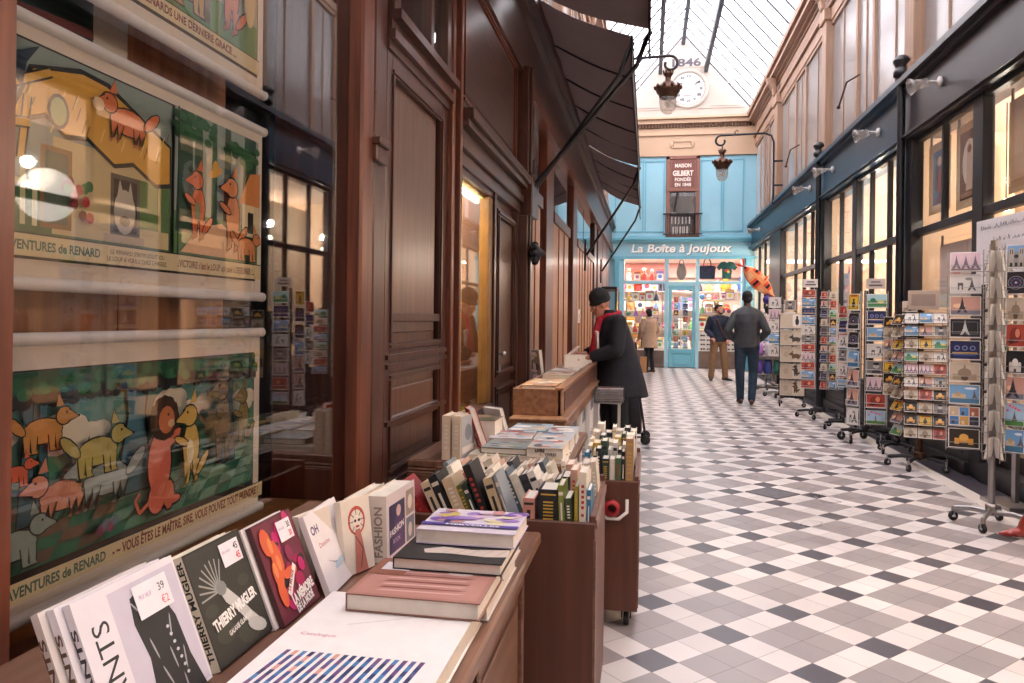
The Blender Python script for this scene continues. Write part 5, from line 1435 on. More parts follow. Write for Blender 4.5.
# things on show in the lit window
for k in range(4):
    slab('art_book', ['tilted silver book nearest the bottom of the lit window', 'blue and white book in the lit window', 'dark brown book in the lit window behind the blue one', 'green picture book high in the lit window'][k], ((-1.245, -1.37, -1.415, -1.50)[k], 4.32 + .15 * k, (.797, .972, 1.142, 1.392)[k]), (0, 1, 0), (-.05, 0, 1), .2, .24, .012, ['#c9c9cc', '#8fa4c0', '#4a382c', '#6a8a5a'][k], d_mag(30 + k, ['#c9c9cc', '#9fb0c4', '#5a463a', '#7a8f6a'][k]))
ws = thing('stepped_shelf', 'dark stepped book shelf inside the lit window', 'shelf', (-1.5, 4.7, .76))
mb = MB(); mb.box(-1.9, -1.22, 4.2, 5.0, .76, .795); mb.box(-1.9, -1.35, 4.3, 5.0, .95, .97); mb.box(-1.9, -1.40, 4.4, 5.0, 1.12, 1.14); mb.box(-1.9, -1.45, 4.5, 5.0, 1.37, 1.39); mb.box(-1.9, -1.6, 4.3, 4.33, .78, 1.4); mb.box(-1.9, -1.6, 4.97, 5.0, .78, 1.4)
mb.build('shelves', M['mahogany'], ws)
# ================================================================== POSTCARDS
def tower(A, x, y, s, c):
    A.poly([(x - .28 * s, y), (x - .12 * s, y + .35 * s), (x - .04 * s, y + .75 * s), (x, y + s), (x + .04 * s, y + .75 * s), (x + .12 * s, y + .35 * s), (x + .28 * s, y), (x + .16 * s, y), (x, y + .22 * s), (x - .16 * s, y)], c)
    A.rect(x - .15 * s, y + .30 * s, x + .15 * s, y + .35 * s, c)
def D_(bg, fn):
    def f(A, w, h): A.rect(0, 0, w, h, '#ece8e2'); A.rect(.004, .004, w - .004, h - .004, bg); fn(A, w, h)
    return f
def f_night(A, w, h): tower(A, w / 2, .015, h * .8, '#c9c7c4'); A.frame(w * .1, .02, w * .9, h - .02, .002, '#8a8a90')
def f_pink(A, w, h):
    for x in (.2, .5, .8): tower(A, w * x, .012, h * .75, '#7a7078')
    A.rect(.004, .004, w - .004, .014, '#8a7a80')
def f_arch(A, w, h):
    A.rect(w * .25, .02, w * .42, h * .55, '#54504e'); A.rect(w * .3, .02, w * .37, h * .4, '#dcd8d4'); tower(A, w * .7, .015, h * .7, '#5a5654'); A.ell(w * .6, h * .75, w * .12, h * .08, '#8f8a88', 10)
def f_sun(A, w, h): A.rect(.004, .004, w - .004, h * .25, '#7c7a88'); A.ell(w * .3, h * .5, w * .2, h * .12, '#f0c9a0', 12); tower(A, w * .4, .015, h * .85, '#3f3540')
def f_grid(A, w, h):
    cs = ['#3f78b5', '#d8a04a', '#27304a', '#c9b59c', '#5a90c9', '#a8604a']
    for i in range(3):
        for j in range(2):
            x0 = .006 + i * (w - .008) / 3; y0 = .006 + j * (h - .008) / 2
            A.rect(x0, y0, x0 + (w - .02) / 3, y0 + (h - .016) / 2, cs[(i + 3 * j) % 6]); A.rect(x0 + .01, y0 + .004, x0 + .022, y0 + .022, '#e0cfae' if (i + j) % 2 else '#4a4038')
def f_blue(A, w, h): A.rect(.004, .004, w - .004, h * .28, '#4a7a9c'); A.rect(w * .1, h * .28, w * .55, h * .5, '#d0b896'); A.ell(w * .3, h * .5, w * .1, h * .12, '#b8a080', 12); A.ell(w * .7, h * .8, w * .2, h * .06, '#e8eef4', 12); tower(A, w * .82, h * .26, h * .5, '#6a6060')
def f_gold(A, w, h): A.rect(w * .2, .02, w * .8, h * .5, '#d99a3c'); A.rect(w * .35, .02, w * .65, h * .3, '#4a2c14'); A.ell(w * .5, h * .55, w * .15, h * .18, '#e6b45c', 12)
def f_cath(A, w, h):
    A.rect(.004, .004, w - .004, h * .7, '#9a938c'); A.rect(w * .12, h * .1, w * .38, h * .86, '#b5aca2'); A.rect(w * .62, h * .1, w * .88, h * .86, '#b5aca2')
    A.ell(w * .5, h * .5, w * .12, w * .12, '#3c3a3e', 14); 
    for x in (.25, .5, .75): A.rect(w * (x - .06), .008, w * (x + .06), h * .22, '#2f2c2e')
    for x in (.2, .3, .7, .8): A.rect(w * (x - .02), h * .6, w * (x + .02), h * .8, '#4a4648')
def f_rose(A, w, h):
    A.ell(w / 2, h / 2, w * .42, w * .42, '#8a8580', 18); A.ell(w / 2, h / 2, w * .38, w * .38, '#2e2634', 18)
    for k in range(10): A.ell(w / 2 + w * .25 * math.cos(k * .63), h / 2 + w * .25 * math.sin(k * .63), w * .06, w * .06, ['#7a4a6a', '#4a6a9a'][k % 2], 8)
    A.ell(w / 2, h / 2, w * .08, w * .08, '#b59ab0', 8)
def f_dome(A, w, h): A.rect(w * .12, .01, w * .88, h * .4, '#a8937a'); A.ell(w * .5, h * .45, w * .22, h * .25, '#8f7c66', 14); A.rect(w * .47, h * .65, w * .53, h * .85, '#8f7c66'); A.ell(w * .5, h * .18, w * .12, h * .12, '#5a4a3c', 12)
def f_red(A, w, h): A.ell(w * .5, h * .5, w * .3, h * .35, '#8a2f28', 12); A.ell(w * .6, h * .6, w * .12, h * .2, '#e09070', 10); A.ell(w * .3, h * .25, w * .15, h * .12, '#5a2420', 10)
def f_bw(A, w, h): A.ell(w * .5, h * .6, w * .16, h * .2, '#b9b5b2', 12); A.poly([(w * .25, .006), (w * .35, h * .4), (w * .65, h * .4), (w * .75, .006)], '#4a4848'); A.ell(w * .5, h * .75, w * .17, h * .1, '#201e1e', 10)
def f_wht(A, w, h): 
    A.rect(w * .2, .01, w * .8, h * .35, '#d9d4cc'); A.ell(w * .5, h * .45, w * .16, h * .2, '#e8e4dc', 12); A.ell(w * .27, h * .38, w * .08, h * .12, '#d9d4cc', 10); A.ell(w * .73, h * .38, w * .08, h * .12, '#d9d4cc', 10); A.rect(w * .44, .01, w * .56, h * .2, '#4a4642')
def f_blos(A, w, h):
    tower(A, w * .5, .01, h * .6, '#6a6468')
    for k in range(12): A.ell(w * (.15 + .7 * ((k * 37) % 10) / 10), h * (.66 + .26 * ((k * 53) % 10) / 10), w * .07, h * .05, ['#e0507a', '#f0a0b8'][k % 2], 7)
    A.rect(.004, .004, w - .004, h * .22, '#5a8a4a')
def f_yel(A, w, h): A.frame(.012, .012, w - .012, h - .012, .004, '#2a2620'); A.ell(w * .5, h * .35, w * .15, h * .2, '#26222a', 12); A.ell(w * .5, h * .62, w * .09, h * .08, '#26222a', 10); A.rect(w * .2, h * .82, w * .8, h * .9, '#b5402c')
def f_green(A, w, h): A.rect(.004, .004, w - .004, h * .5, '#4a8a58'); A.ell(w * .3, h * .55, w * .15, h * .15, '#2f6a3f', 10); A.ell(w * .7, h * .4, w * .18, h * .12, '#d0c060', 10)
def f_night2(A, w, h):
    A.rect(w * .15, .02, w * .85, h * .3, '#3c4a8a'); 
    for x in (.25, .5, .75): A.ell(w * x, h * .6, w * .09, w * .09, '#7d8ac0', 12); A.ell(w * x, h * .6, w * .06, w * .06, '#23284a', 12)
    A.rect(w * .1, h * .32, w * .9, h * .38, '#c9a05a')
DES = {'night tower': ('#1c1c24', f_night), 'pink tower': ('#d9bcc6', f_pink), 'pale arch': ('#d8d3ce', f_arch), 'sunset tower': ('#c99a8a', f_sun), 'six picture': ('#e6e2dc', f_grid),
       'blue river': ('#78a8d4', f_blue), 'golden night': ('#2a2018', f_gold), 'grey cathedral': ('#7fa6d0', f_cath), 'rose window': ('#26222a', f_rose), 'domed palace': ('#c4b4a0', f_dome),
       'red': ('#b54a3a', f_red), 'black and white portrait': ('#807c7a', f_bw), 'white church': ('#1e1c22', f_wht), 'pink blossom': ('#a8c8e0', f_blos), 'yellow printed': ('#d9b23c', f_yel),
       'green meadow': ('#9fc4c9', f_green), 'blue night': ('#1c2350', f_night2)}
LW, LH = .148, .105
CM = {}
def card_mesh(kind, portrait):
    key = (kind, portrait)
    if key in CM: return CM[key]
    w, h = (LH, LW) if portrait else (LW, LH)
    mb = MB('#e9e4dc'); mb.box(-w / 2, w / 2, 0, .002, 0, h, '#e9e4dc')
    A = Art(mb, (-w / 2, 0, 0), (1, 0, 0), (0, 0, 1), (0, -1, 0), eps=.00025)
    bg, fn = DES[kind]; D_(bg, fn)(A, w, h)
    me = bpy.data.meshes.new('postcard'); me.from_pydata(mb.v, [], mb.f); me.materials.append(M['print'])
    ca = me.color_attributes.new('Col', 'FLOAT_COLOR', 'CORNER'); data = []
    for f, c in zip(mb.f, mb.c): data += list(c) * len(f)
    ca.data.foreach_set('color', data); CM[key] = me; return me
def card(kind, portrait, loc, yaw, tilt, w, h, label, group, thick=1):
    me = card_mesh(kind, portrait)
    o = bpy.data.objects.new('postcard', me); COL.objects.link(o)
    bw, bh = (LH, LW) if portrait else (LW, LH)
    o.scale = (w / bw, thick, h / bh); o.location = loc; o.rotation_euler = (tilt, 0, yaw)
    return tag(o, label, 'postcard', group)
rr = random.Random(77)
NUM = ['top', 'second', 'third', 'fourth', 'fifth', 'sixth', 'seventh', 'eighth', 'ninth', 'tenth', 'eleventh', 'twelfth']
def column(rack, nick, cname, cx, cy, yaw, w, z0, z1, rows, portrait, kinds, per=1, tilt=-.12, wire='chrome', dpt=.02, cardh=None, thick=1, r_=.0022):
    """one column of wire pockets; faces local -Y turned by yaw"""
    R = Matrix.Rotation(yaw, 3, 'Z')
    def P(x, y, z): return V((cx, cy, 0)) + R @ V((x, y, 0)) + V((0, 0, z))
    mb = MB(); pitch = (z1 - z0) / rows; hw = w / 2 + .006
    for s in (-1, 1): mb.tube([P(s * hw, .012, z0 - .02), P(s * hw, .012, z1)], r_ * 1.3, 5)
    for k in range(rows):
        zb = z1 - (k + 1) * pitch
        mb.tube([P(-hw, .012, zb), P(-hw, -dpt, zb), P(hw, -dpt, zb), P(hw, .012, zb)], r_, 5)
        mb.tube([P(-hw, .012, zb + pitch * .3), P(-hw, -dpt - .004, zb + pitch * .28), P(hw, -dpt - .004, zb + pitch * .28), P(hw, .012, zb + pitch * .3)], r_, 5)
        mb.tube([P(-hw, -dpt, zb), P(-hw, -dpt, zb + pitch * .28)], r_, 5); mb.tube([P(hw, -dpt, zb), P(hw, -dpt, zb + pitch * .28)], r_, 5)
        mb.tube([P(-hw, .012, zb + pitch * .8), P(hw, .012, zb + pitch * .8)], r_, 5)
    mb.build('wire_column', M[wire], rack)
    cw = w / per
    ch = cardh or pitch * .88
    for k in range(rows):
        zb = z1 - (k + 1) * pitch + .004
        for j in range(per):
            kd = kinds[(k * per + j) % len(kinds)]
            pos = '' if per == 1 else (' ' + (['left', 'right'][j] if per == 2 else ['left', 'middle', 'right'][j]))
            card(kd, portrait, P(-w / 2 + cw * (j + .5), -dpt + .006, zb), yaw, tilt, cw * .93, ch,
                 '%s postcard,%s %s row, %s of the %s' % (kd, pos, NUM[k], cname, nick), 'postcards on the ' + nick, thick)
def base(rack, c, n, R, mat, a0=0, wheel=.03, h=.10, armr=.014, pole=(.02, 1.0), pm=None):
    mb = MB(); mb.tube([(c[0], c[1], h - .02), (c[0], c[1], pole[1])], pole[0], 12); mb.lathe([(pole[0], 0), (pole[0] * 1.7, 0), (pole[0] * 1.7, .05), (pole[0], .06)], (c[0], c[1], h), 12); mb.build('pole', pm or mat, rack)
    for k in range(n):
        a = a0 + 2 * PI * k / n; e = (c[0] + R * math.cos(a), c[1] + R * math.sin(a))
        mb = MB(); mb.tube([(c[0], c[1], h), (c[0] + R * .55 * math.cos(a), c[1] + R * .55 * math.sin(a), h + .005), (e[0], e[1], h - .012)], armr, 8, flat=1.3)
        arm = mb.build('base_arm', mat, rack)
        mb = MB(); cs_, sn = math.cos(a + .8), math.sin(a + .8)
        Rw = Matrix.Rotation(a + .8, 3, 'Z') @ Matrix.Rotation(PI / 2, 3, 'X')
        mb.lathe([(wheel * .3, -.011), (wheel * .95, -.011), (wheel, -.006), (wheel, .006), (wheel * .95, .011), (wheel * .3, .011)], (e[0], e[1], wheel), 16, R=Rw)
        wh = mb.build('caster', M['rubber'], arm)
        mb = MB()
        for s in (-1, 1):
            ox, oy = -sn * .015 * s, cs_ * .015 * s
            mb.tube([(e[0] + ox, e[1] + oy, wheel), (e[0] + ox, e[1] + oy, h - .02)], .005, 6)
        mb.tube([(e[0], e[1], h - .03), (e[0], e[1], h + .005)], .012, 8); mb.ell((e[0], e[1], wheel), (.019, .019, .012), n=8, m=6)
        mb.build('fork', M['chrome'], arm)

def face_yaw(x, y, extra=0):          # yaw that turns local -Y towards the camera side of the arcade
    return math.atan2(-x, y) + extra

# ---- rack A: tall silver spinner at the right edge
A0 = (2.31, 5.61)
nick = 'tall silver rack'
RA = thing('postcard_rack', 'tall silver spinning postcard rack on wheels, nearest on the right', 'postcard rack', (A0[0], A0[1], 0), group=None)
base(RA, A0, 4, .23, M['chrome'], a0=math.radians(236), wheel=.032, pole=(.022, 1.95))
yw = face_yaw(*A0)
Rz = Matrix.Rotation(yw, 3, 'Z')
def off(c, x, y): p = V((c[0], c[1], 0)) + Rz @ V((x, y, 0)); return p.x, p.y
px_, py_ = off(A0, -.165, -.02)
column(RA, nick, 'left column', px_, py_, yw + .1, .20, .52, 1.89, 9, False, ['pink tower', 'pale arch', 'sunset tower', 'night tower', 'blue night', 'domed palace', 'blue river', 'six picture', 'golden night'])
for s, nm in ((-1, 'left edge-on column'), (1, 'right edge-on column')):
    px_, py_ = off(A0, .01 + s * .026, -.10)
    column(RA, nick, nm, px_, py_, yw + s * (PI / 2 + .30), .12, .48, 1.91, 8, True, ['grey cathedral', 'blue river', 'white church', 'pink blossom', 'red', 'domed palace', 'night tower', 'green meadow'], tilt=-.17, cardh=.138, thick=6)
px_, py_ = off(A0, .125, -.03)
column(RA, nick, 'middle column', px_, py_, yw - .15, .12, .52, 1.93, 8, True, ['grey cathedral', 'rose window', 'domed palace', 'red', 'white church', 'sunset tower', 'pink blossom', 'blue river'])
px_, py_ = off(A0, .27, -.02)
column(RA, nick, 'right column', px_, py_, yw - .25, .12, .52, 1.91, 10, False, ['green meadow', 'blue river', 'grey cathedral', 'pale arch', 'domed palace', 'pink tower', 'six picture'])
for a_, rng, nm in ((PI, .10, 'rear column'), (PI * .75, .2, 'rear side column')):
    px_, py_ = off(A0, .02 + (.22 if a_ < 3 else 0), .12)
    column(RA, nick, nm, px_, py_, yw + a_, .15, .54, 1.86, 7, True, ['red', 'blue river', 'white church', 'pale arch'])

# ---- rack B: low tray rack, black base
B0 = (2.55, 7.72); nick = 'low tray rack'
RB = thing('postcard_rack', 'shoulder high postcard tray rack with a black wheeled base, left of the tall silver rack', 'postcard rack', (B0[0], B0[1], 0))
base(RB, B0, 5, .27, M['iron'], a0=.3, wheel=.035, pole=(.03, 1.5), pm=M['brass'])
yw = face_yaw(*B0); Rz = Matrix.Rotation(yw, 3, 'Z')
px_, py_ = off(B0, .045, -.10)
column(RB, nick, 'front', px_, py_, yw, .36, .30, 1.50, 10, False, ['pale arch', 'blue river', 'pale arch', 'blue river', 'sunset tower', 'black and white portrait', 'domed palace', 'yellow printed', 'green meadow', 'green meadow', 'domed palace', 'pale arch', 'pink tower', 'pink tower', 'red', 'pale arch', 'sunset tower', 'grey cathedral', 'domed palace', 'red', 'golden night', 'golden night', 'domed palace', 'black and white portrait', 'golden night', 'yellow printed', 'golden night', 'domed palace', 'domed palace', 'red'], per=3, tilt=-.45, wire='brass', dpt=.03, cardh=.105)
px_, py_ = off(B0, -.19, .0)
column(RB, nick, 'left side', px_, py_, yw - 1.05, .20, .30, 1.48, 10, False, ['golden night', 'domed palace', 'yellow printed', 'sunset tower', 'green meadow'], per=1, tilt=-.45, wire='brass', dpt=.03, cardh=.105)
px_, py_ = off(B0, .21, .04)
column(RB, nick, 'right side', px_, py_, yw + 1.3, .14, .30, 1.48, 10, False, ['blue river', 'domed palace', 'red', 'sunset tower'], per=1, tilt=-.45, wire='brass', dpt=.03, cardh=.105)
# ---- rack C: pale framed pockets
C0 = (2.47, 9.25); nick = 'pale framed rack'
RC = thing('postcard_rack', 'pale wire postcard rack with large framed cards and big grey wheels', 'postcard rack', (C0[0], C0[1], 0))
base(RC, C0, 5, .26, M['iron'], a0=.1, wheel=.05, h=.13, pole=(.022, 1.75))
yw = face_yaw(*C0); Rz = Matrix.Rotation(yw, 3, 'Z')
px_, py_ = off(C0, .11, -.06)
column(RC, nick, 'right column', px_, py_, yw, .215, .22, 1.74, 8, False, ['green meadow', 'blue night', 'blue river', 'pale arch', 'black and white portrait', 'pink tower', 'red', 'pink blossom'], wire='white_wire', r_=.004, cardh=.155)
px_, py_ = off(C0, -.13, -.03)
column(RC, nick, 'left column', px_, py_, yw - .45, .14, .20, 1.74, 7, True, ['yellow printed', 'rose window', 'rose window', 'blue river', 'sunset tower', 'sunset tower', 'pale arch'], wire='white_wire', r_=.004, cardh=.19)
px_, py_ = off(C0, -.24, .06)
column(RC, nick, 'far left column', px_, py_, yw - .9, .16, .75, 1.60, 5, True, ['red', 'blue night', 'pale arch', 'black and white portrait', 'pale arch'], wire='white_wire', r_=.003, cardh=.14)
# ---- rack D: many small framed cards
D0 = (2.44, 11.45); nick = 'tall rack of little cards'
RD = thing('postcard_rack', 'tall thin rack of little white bordered cards, beyond the pale framed rack', 'postcard rack', (D0[0], D0[1], 0))
base(RD, D0, 5, .30, M['iron'], a0=.5, wheel=.035, pole=(.05, 1.85))
yw = face_yaw(*D0); Rz = Matrix.Rotation(yw, 3, 'Z')
px_, py_ = off(D0, -.16, -.04)
column(RD, nick, 'left column', px_, py_, yw + .05, .20, .42, 1.86, 11, False, ['red', 'blue river', 'blue night', 'blue river', 'pale arch', 'black and white portrait', 'red', 'pink tower', 'red', 'blue river', 'red'], wire='white_wire')
px_, py_ = off(D0, .05, -.06)
column(RD, nick, 'middle column', px_, py_, yw - .1, .09, .42, 1.84, 11, True, ['red', 'sunset tower', 'blue night', 'domed palace', 'rose window'], wire='white_wire', cardh=.10)
px_, py_ = off(D0, .17, -.03)
column(RD, nick, 'right column', px_, py_, yw - .25, .10, .42, 1.84, 11, True, ['domed palace', 'red', 'green meadow', 'golden night', 'blue river', 'pink blossom'], wire='white_wire', cardh=.10)
px_, py_ = off(D0, .32, .02)
column(RD, nick, 'far right column', px_, py_, yw - .4, .14, .42, 1.60, 9, False, ['blue river', 'domed palace', 'green meadow', 'pink tower'], wire='white_wire', cardh=.09)
# second wheeled base seen just behind rack D
D1 = (2.52, 10.3); nick = 'half hidden rack'
RD1 = thing('postcard_rack', 'half hidden rack between the pale framed rack and the rack of little cards', 'postcard rack', (D1[0], D1[1], 0))
base(RD1, D1, 5, .28, M['iron'], a0=.9, wheel=.035, pole=(.03, 1.5))
yw = face_yaw(*D1); Rz = Matrix.Rotation(yw, 3, 'Z')
column(RD1, nick, 'front column', D1[0] - .02, D1[1] - .06, yw, .22, .55, 1.50, 8, False, ['green meadow', 'domed palace', 'red', 'blue river'], cardh=.09, wire='white_wire')

for nm_, c_, z_, w_, col_ in (('tall rack of little cards', (D0[0] - .14, D0[1]), 1.88, .20, '#e8e0dc'), ('pale framed rack', (C0[0] + .10, C0[1]), 1.77, .20, '#c9beb4')):
    hb = MB(col_); Rq = Matrix.Rotation(face_yaw(*c_), 3, 'Z'); hb.cbox((c_[0], c_[1], z_ + .06), (w_, .008, .12), Rq, col_)
    A = Art(hb, V((c_[0], c_[1], z_)) + Rq @ V((-w_ / 2, -.005, 0)), Rq @ V((1, 0, 0)), (0, 0, 1), eps=.0006); A.rect(.03, .03, w_ - .03, .05, '#6a6068'); A.rect(.05, .07, w_ - .05, .09, '#8a7f86')
    tag(hb.build('header_card', M['matte']), 'pale header card standing on top of the ' + nm_, 'header card')
# ---- rack E: large beige animal prints
E0 = (2.33, 12.95); nick = 'print rack'
RE = thing('print_rack', 'low wheeled rack of large beige prints, left of the rack of little cards', 'print rack', (E0[0], E0[1], 0))
base(RE, E0, 4, .26, M['iron'], a0=.6, wheel=.035, h=.15, pole=(.02, 1.5))
yw = face_yaw(*E0); Rz = Matrix.Rotation(yw, 3, 'Z')
R3 = Matrix.Rotation(yw, 3, 'Z')
mb = MB()
for s in (-1, 1):
    p = V((E0[0], E0[1], 0)) + R3 @ V((s * .20, -.03, 0)); mb.tube([(p.x, p.y, .17), (p.x, p.y, 1.5)], .008, 6)
mb.build('wire_frame', M['iron'], RE)
def d_print(k):
    def f(A, w, h):
        A.rect(0, 0, w, h, '#cdbfae'); A.rect(.012, .012, w * .5, h - .012, '#c2b3a0'); A.rect(w * .52, .012, w - .012, h - .012, '#d5c8b6')
        c = '#4a4038' if k % 2 else '#6b5038'
        if k == 0: A.rect(w * .5, h * .15, w * .85, h * .9, '#e6e0d8'); A.ell(w * .68, h * .45, .03, .06, '#26242a', 12); A.ell(w * .68, h * .75, .018, .02, '#26242a', 10)
        else: critter(A, w * .65, h * .2, .26, c, -1, None, stand=(k > 2)); A.ell(w * .25, h * .5, .04, .05, '#b3a28c', 12)
    return f
for k in range(5):
    z = 1.27 - k * .275
    o = V((E0[0], E0[1], 0)) + R3 @ V((-.19, -.05, 0)); o.z = z
    u = R3 @ V((1, 0, 0)); v = R3 @ V((0, .12, 1))
    slab('art_print', 'large beige print with a dark figure, %s from the top of the print rack' % NUM[k].replace('top', 'first'), o, u, v, .38, .25, .006, '#d2c5b4', d_print(k), group='prints on the print rack', cat='print')
    mb = MB(); 
    a = V((E0[0], E0[1], 0)) + R3 @ V((-.2, -.07, 0)); b = V((E0[0], E0[1], 0)) + R3 @ V((.2, -.07, 0)); a.z = b.z = z - .004
    mb.tube([a, b], .006, 6); mb.build('shelf_wire', M['iron'], RE)
# ---- racks F and G further on
for (x, y, nm, nick, lab, rows, z0, z1) in (
        (2.42, 14.4, 'card_rack', 'white card rack', 'pale rack of white cards, between the walking man and the print rack', 5, .75, 1.85),
        (2.48, 15.8, 'card_rack', 'far card rack', 'far pale rack of mixed cards beside the walking man', 5, .8, 1.65)):
    rk = thing(nm, lab, 'card rack', (x, y, 0)); yw = face_yaw(x, y); Rz = Matrix.Rotation(yw, 3, 'Z')
    base(rk, (x, y), 5, .3, M['chrome'], a0=.4, wheel=.04, pole=(.03, 1.7))
    a, b = off((x, y), -.14, -.04); column(rk, nick, 'left column', a, b, yw, .22, z0, z1, rows, False, ['pale arch', 'pink tower', 'pale arch', 'blue river'], wire='white_wire')
    a, b = off((x, y), .12, -.04); column(rk, nick, 'right column', a, b, yw, .2, z0, z1 - .05, rows, True, ['black and white portrait', 'pale arch', 'pink blossom'], wire='white_wire', cardh=.18)
# goods trolley with purple and green bags beside the walking man
tr = thing('goods_trolley', 'low wheeled trolley of coloured goods right of the walking man', 'trolley', (2.25, 15.2, 0))
base(tr, (2.25, 15.2), 4, .35, M['chrome'], a0=.6, wheel=.045, pole=(.02, .5))
mb = MB(); 
for z in (.36, .7): mb.box(1.95, 2.6, 14.95, 15.45, z, z + .02)
for x in (1.96, 2.59):
    for y in (14.96, 15.44): mb.tube([(x, y, .12), (x, y, .8)], .01, 6)
mb.build('shelves', M['chrome'], tr)
for k, (x, z, c, nm) in enumerate(((2.03, .38, '#6a4aa8', 'purple'), (2.20, .38, '#3c4a9a', 'blue'), (2.38, .38, '#3f8f88', 'green'), (2.03, .72, '#9a6ac0', 'lilac'), (2.22, .72, '#c9c4d0', 'white'), (2.40, .72, '#2f7a72', 'dark green'))):
    mb = MB(c); mb.loft([((x + .07, 15.1, z), .075, .1), ((x + .07, 15.1, z + .1), .085, .11), ((x + .07, 15.1, z + .2), .075, .09), ((x + .07, 15.1, z + .26), .07, .03)], 12)
    tag(mb.build('gift_bag', M['print']), '%s bag on the %s shelf of the goods trolley' % (nm, 'lower' if k < 3 else 'upper'), 'bag')
# orange paper fish kite and a ball hanging over the trolley
kt = thing('fish_kite', 'orange and red cloth kite hanging before the far shop beside the blue facade', 'kite', (2.0, 14.6, 2.1))
mb = MB(); n = 16
ctr = V((2.02, 14.6, 2.12)); ang = -.80
rings = []
for i in range(n + 1):
    f = i / n; s = (f - .5) * .78
    wd = .02 + .15 * math.sin(PI * min(1, f * 1.05)) ** .7 * (1 - .25 * f)
    rings.append((s, wd))
vs = []; K = 12; cols = []
Rk = Matrix.Rotation(-ang, 3, 'Y')
for s, wd in rings:
    for k in range(K):
        t = 2 * PI * k / K; vs.append(ctr + Rk @ V((s, .05 * math.sin(t), wd * math.cos(t))))
for i in range(n):
    for k in range(K):
        q_ = math.sin(i * 1.1 + k * .9) + math.sin(i * .7 - k * 1.3); c = '#2b2226' if q_ > 1.35 else ('#d9503a' if q_ > .3 else ('#eb9a68' if q_ > -.9 else '#e8b48a'))
        mb.add([vs[i * K + k], vs[i * K + (k + 1) % K], vs[(i + 1) * K + (k + 1) % K], vs[(i + 1) * K + k]], [(0, 1, 2, 3)], c, True)
mb.build('body', M['matte'], kt)
mb = MB('#e2502e')
for s, a, L in ((-.40, .7, .17), (-.40, -.5, .15), (.05, 1.5, .22)):
    mb = MB('#e2502e')
    b0 = ctr + Rk @ V((s, 0, 0)); 
    d = Rk @ V((-math.cos(a), 0, math.sin(a)))
    mb.tube([b0, b0 + d * L * .6, b0 + d * L], [.03, .055, .01], 8, flat=.4)
    mb.build('fin', M['matte'], kt)
mb = MB(); mb.tube([ctr + V((0, 0, .1)), (2.1, 14.6, 3.0), (2.86, 14.6, 3.45)], .004, 5); mb.build('cord', M['black'], kt)
bl = MB('#3c2f8a'); bl.ell((2.16, 14.5, 1.78), .085, n=16, m=10); bl.lathe([(.012, 0), (.02, .015), (.01, .03)], (2.16, 14.5, 1.86), 8)
tag(bl.build('ball', M['print']), 'dark blue ball hanging under the orange kite', 'ball')
bl = MB('#222228'); bl.ell((2.18, 14.5, 1.60), (.07, .07, .085), n=14, m=9); bl.lathe([(.012, 0), (.02, .015), (.01, .03)], (2.18, 14.5, 1.68), 8)
tag(bl.build('ball', M['print']), 'black ball hanging under the dark blue ball', 'ball')

# ---- prints and notices in the right windows
def flatpic(name, label, cat, x, y0, y1, z0, z1, draw, border='#e6c9a0', th=.004):
    t = thing(name, label, cat, (x, (y0 + y1) / 2, z0))
    mb = MB(border); mb.box(x, x + th, y0, y1, z0, z1, border); mb.build('sheet', M['matte'], t)
    mb = MB(); A = Art(mb, (x, y1, z0), (0, -1, 0), (0, 0, 1), (-1, 0, 0), eps=.0006); draw(A, y1 - y0, z1 - z0); mb.build('picture', M['matte'], t)
    mb = MB()
    for y in (y0 + .06, y1 - .06): mb.box(x - .006, x + .008, y - .015, y + .015, z1 - .01, z1 + .10)
    mb.build('clips', M['black'], t)
    return t
def d_bl(A, w, h):
    A.rect(w * .2, h * .12, w * .8, h * .88, '#3a5f86'); A.ell(w * .55, h * .45, w * .16, h * .2, '#a5403c', 12); A.ell(w * .5, h * .72, w * .1, h * .07, '#d9b59a', 10); A.ell(w * .35, h * .5, w * .08, h * .2, '#1f3350', 10); A.poly([(w * .3, h * .14), (w * .6, h * .3), (w * .75, h * .14)], '#6a2f38')
def d_br(A, w, h):
    A.rect(w * .14, h * .10, w * .86, h * .90, '#5a4038'); A.ell(w * .5, h * .52, w * .26, h * .28, '#e6ddd2', 16); A.poly([(w * .38, h * .2), (w * .42, h * .7), (w * .5, h * .78), (w * .58, h * .66), (w * .62, h * .2)], '#cdb8a4')
    A.ell(w * .5, h * .68, w * .08, h * .05, '#7a4a3c', 10); A.rect(w * .2, h * .12, w * .8, h * .18, '#8a6a54')
flatpic('art_poster', 'blue and red art print hanging in the upper pane of the right shop', 'poster', 3.0, 8.28, 8.88, 2.55, 3.30, d_bl)
flatpic('art_poster', 'brown and white art print beside the blue one in the upper pane', 'poster', 3.0, 7.52, 8.14, 2.50, 3.32, d_br)
flatpic('art_poster', 'large faded parchment print in the rightmost upper pane', 'poster', 3.05, 6.3, 7.15, 2.50, 3.3, lambda A, w, h: (A.rect(.05, .05, w - .05, h - .05, '#d6b086'), A.line([(w * .3, h * .3), (w * .35, h * .8)], .01, '#a8866a'), A.line([(w * .5, h * .25), (w * .5, h * .85)], .008, '#b08f70'), A.rect(w * .05, h * .05, w * .95, h * .4, '#cda67c')), border='#d9b58a')
flatpic('art_poster', 'pale art print with a pink, green and blue motif low in the right window', 'poster', 3.02, 7.62, 8.6, 1.55, 2.2, lambda A, w, h: (A.rect(.04, .04, w - .04, h - .04, '#eadfd6'), A.ell(w * .45, h * .6, .12, .10, '#e8a8a0', 12), A.ell(w * .4, h * .42, .05, .05, '#6a8a4a', 10), A.ell(w * .5, h * .3, .06, .03, '#4a4a8a', 10), A.ell(w * .38, h * .32, .03, .03, '#b04a6a', 10)), border='#efe6de')
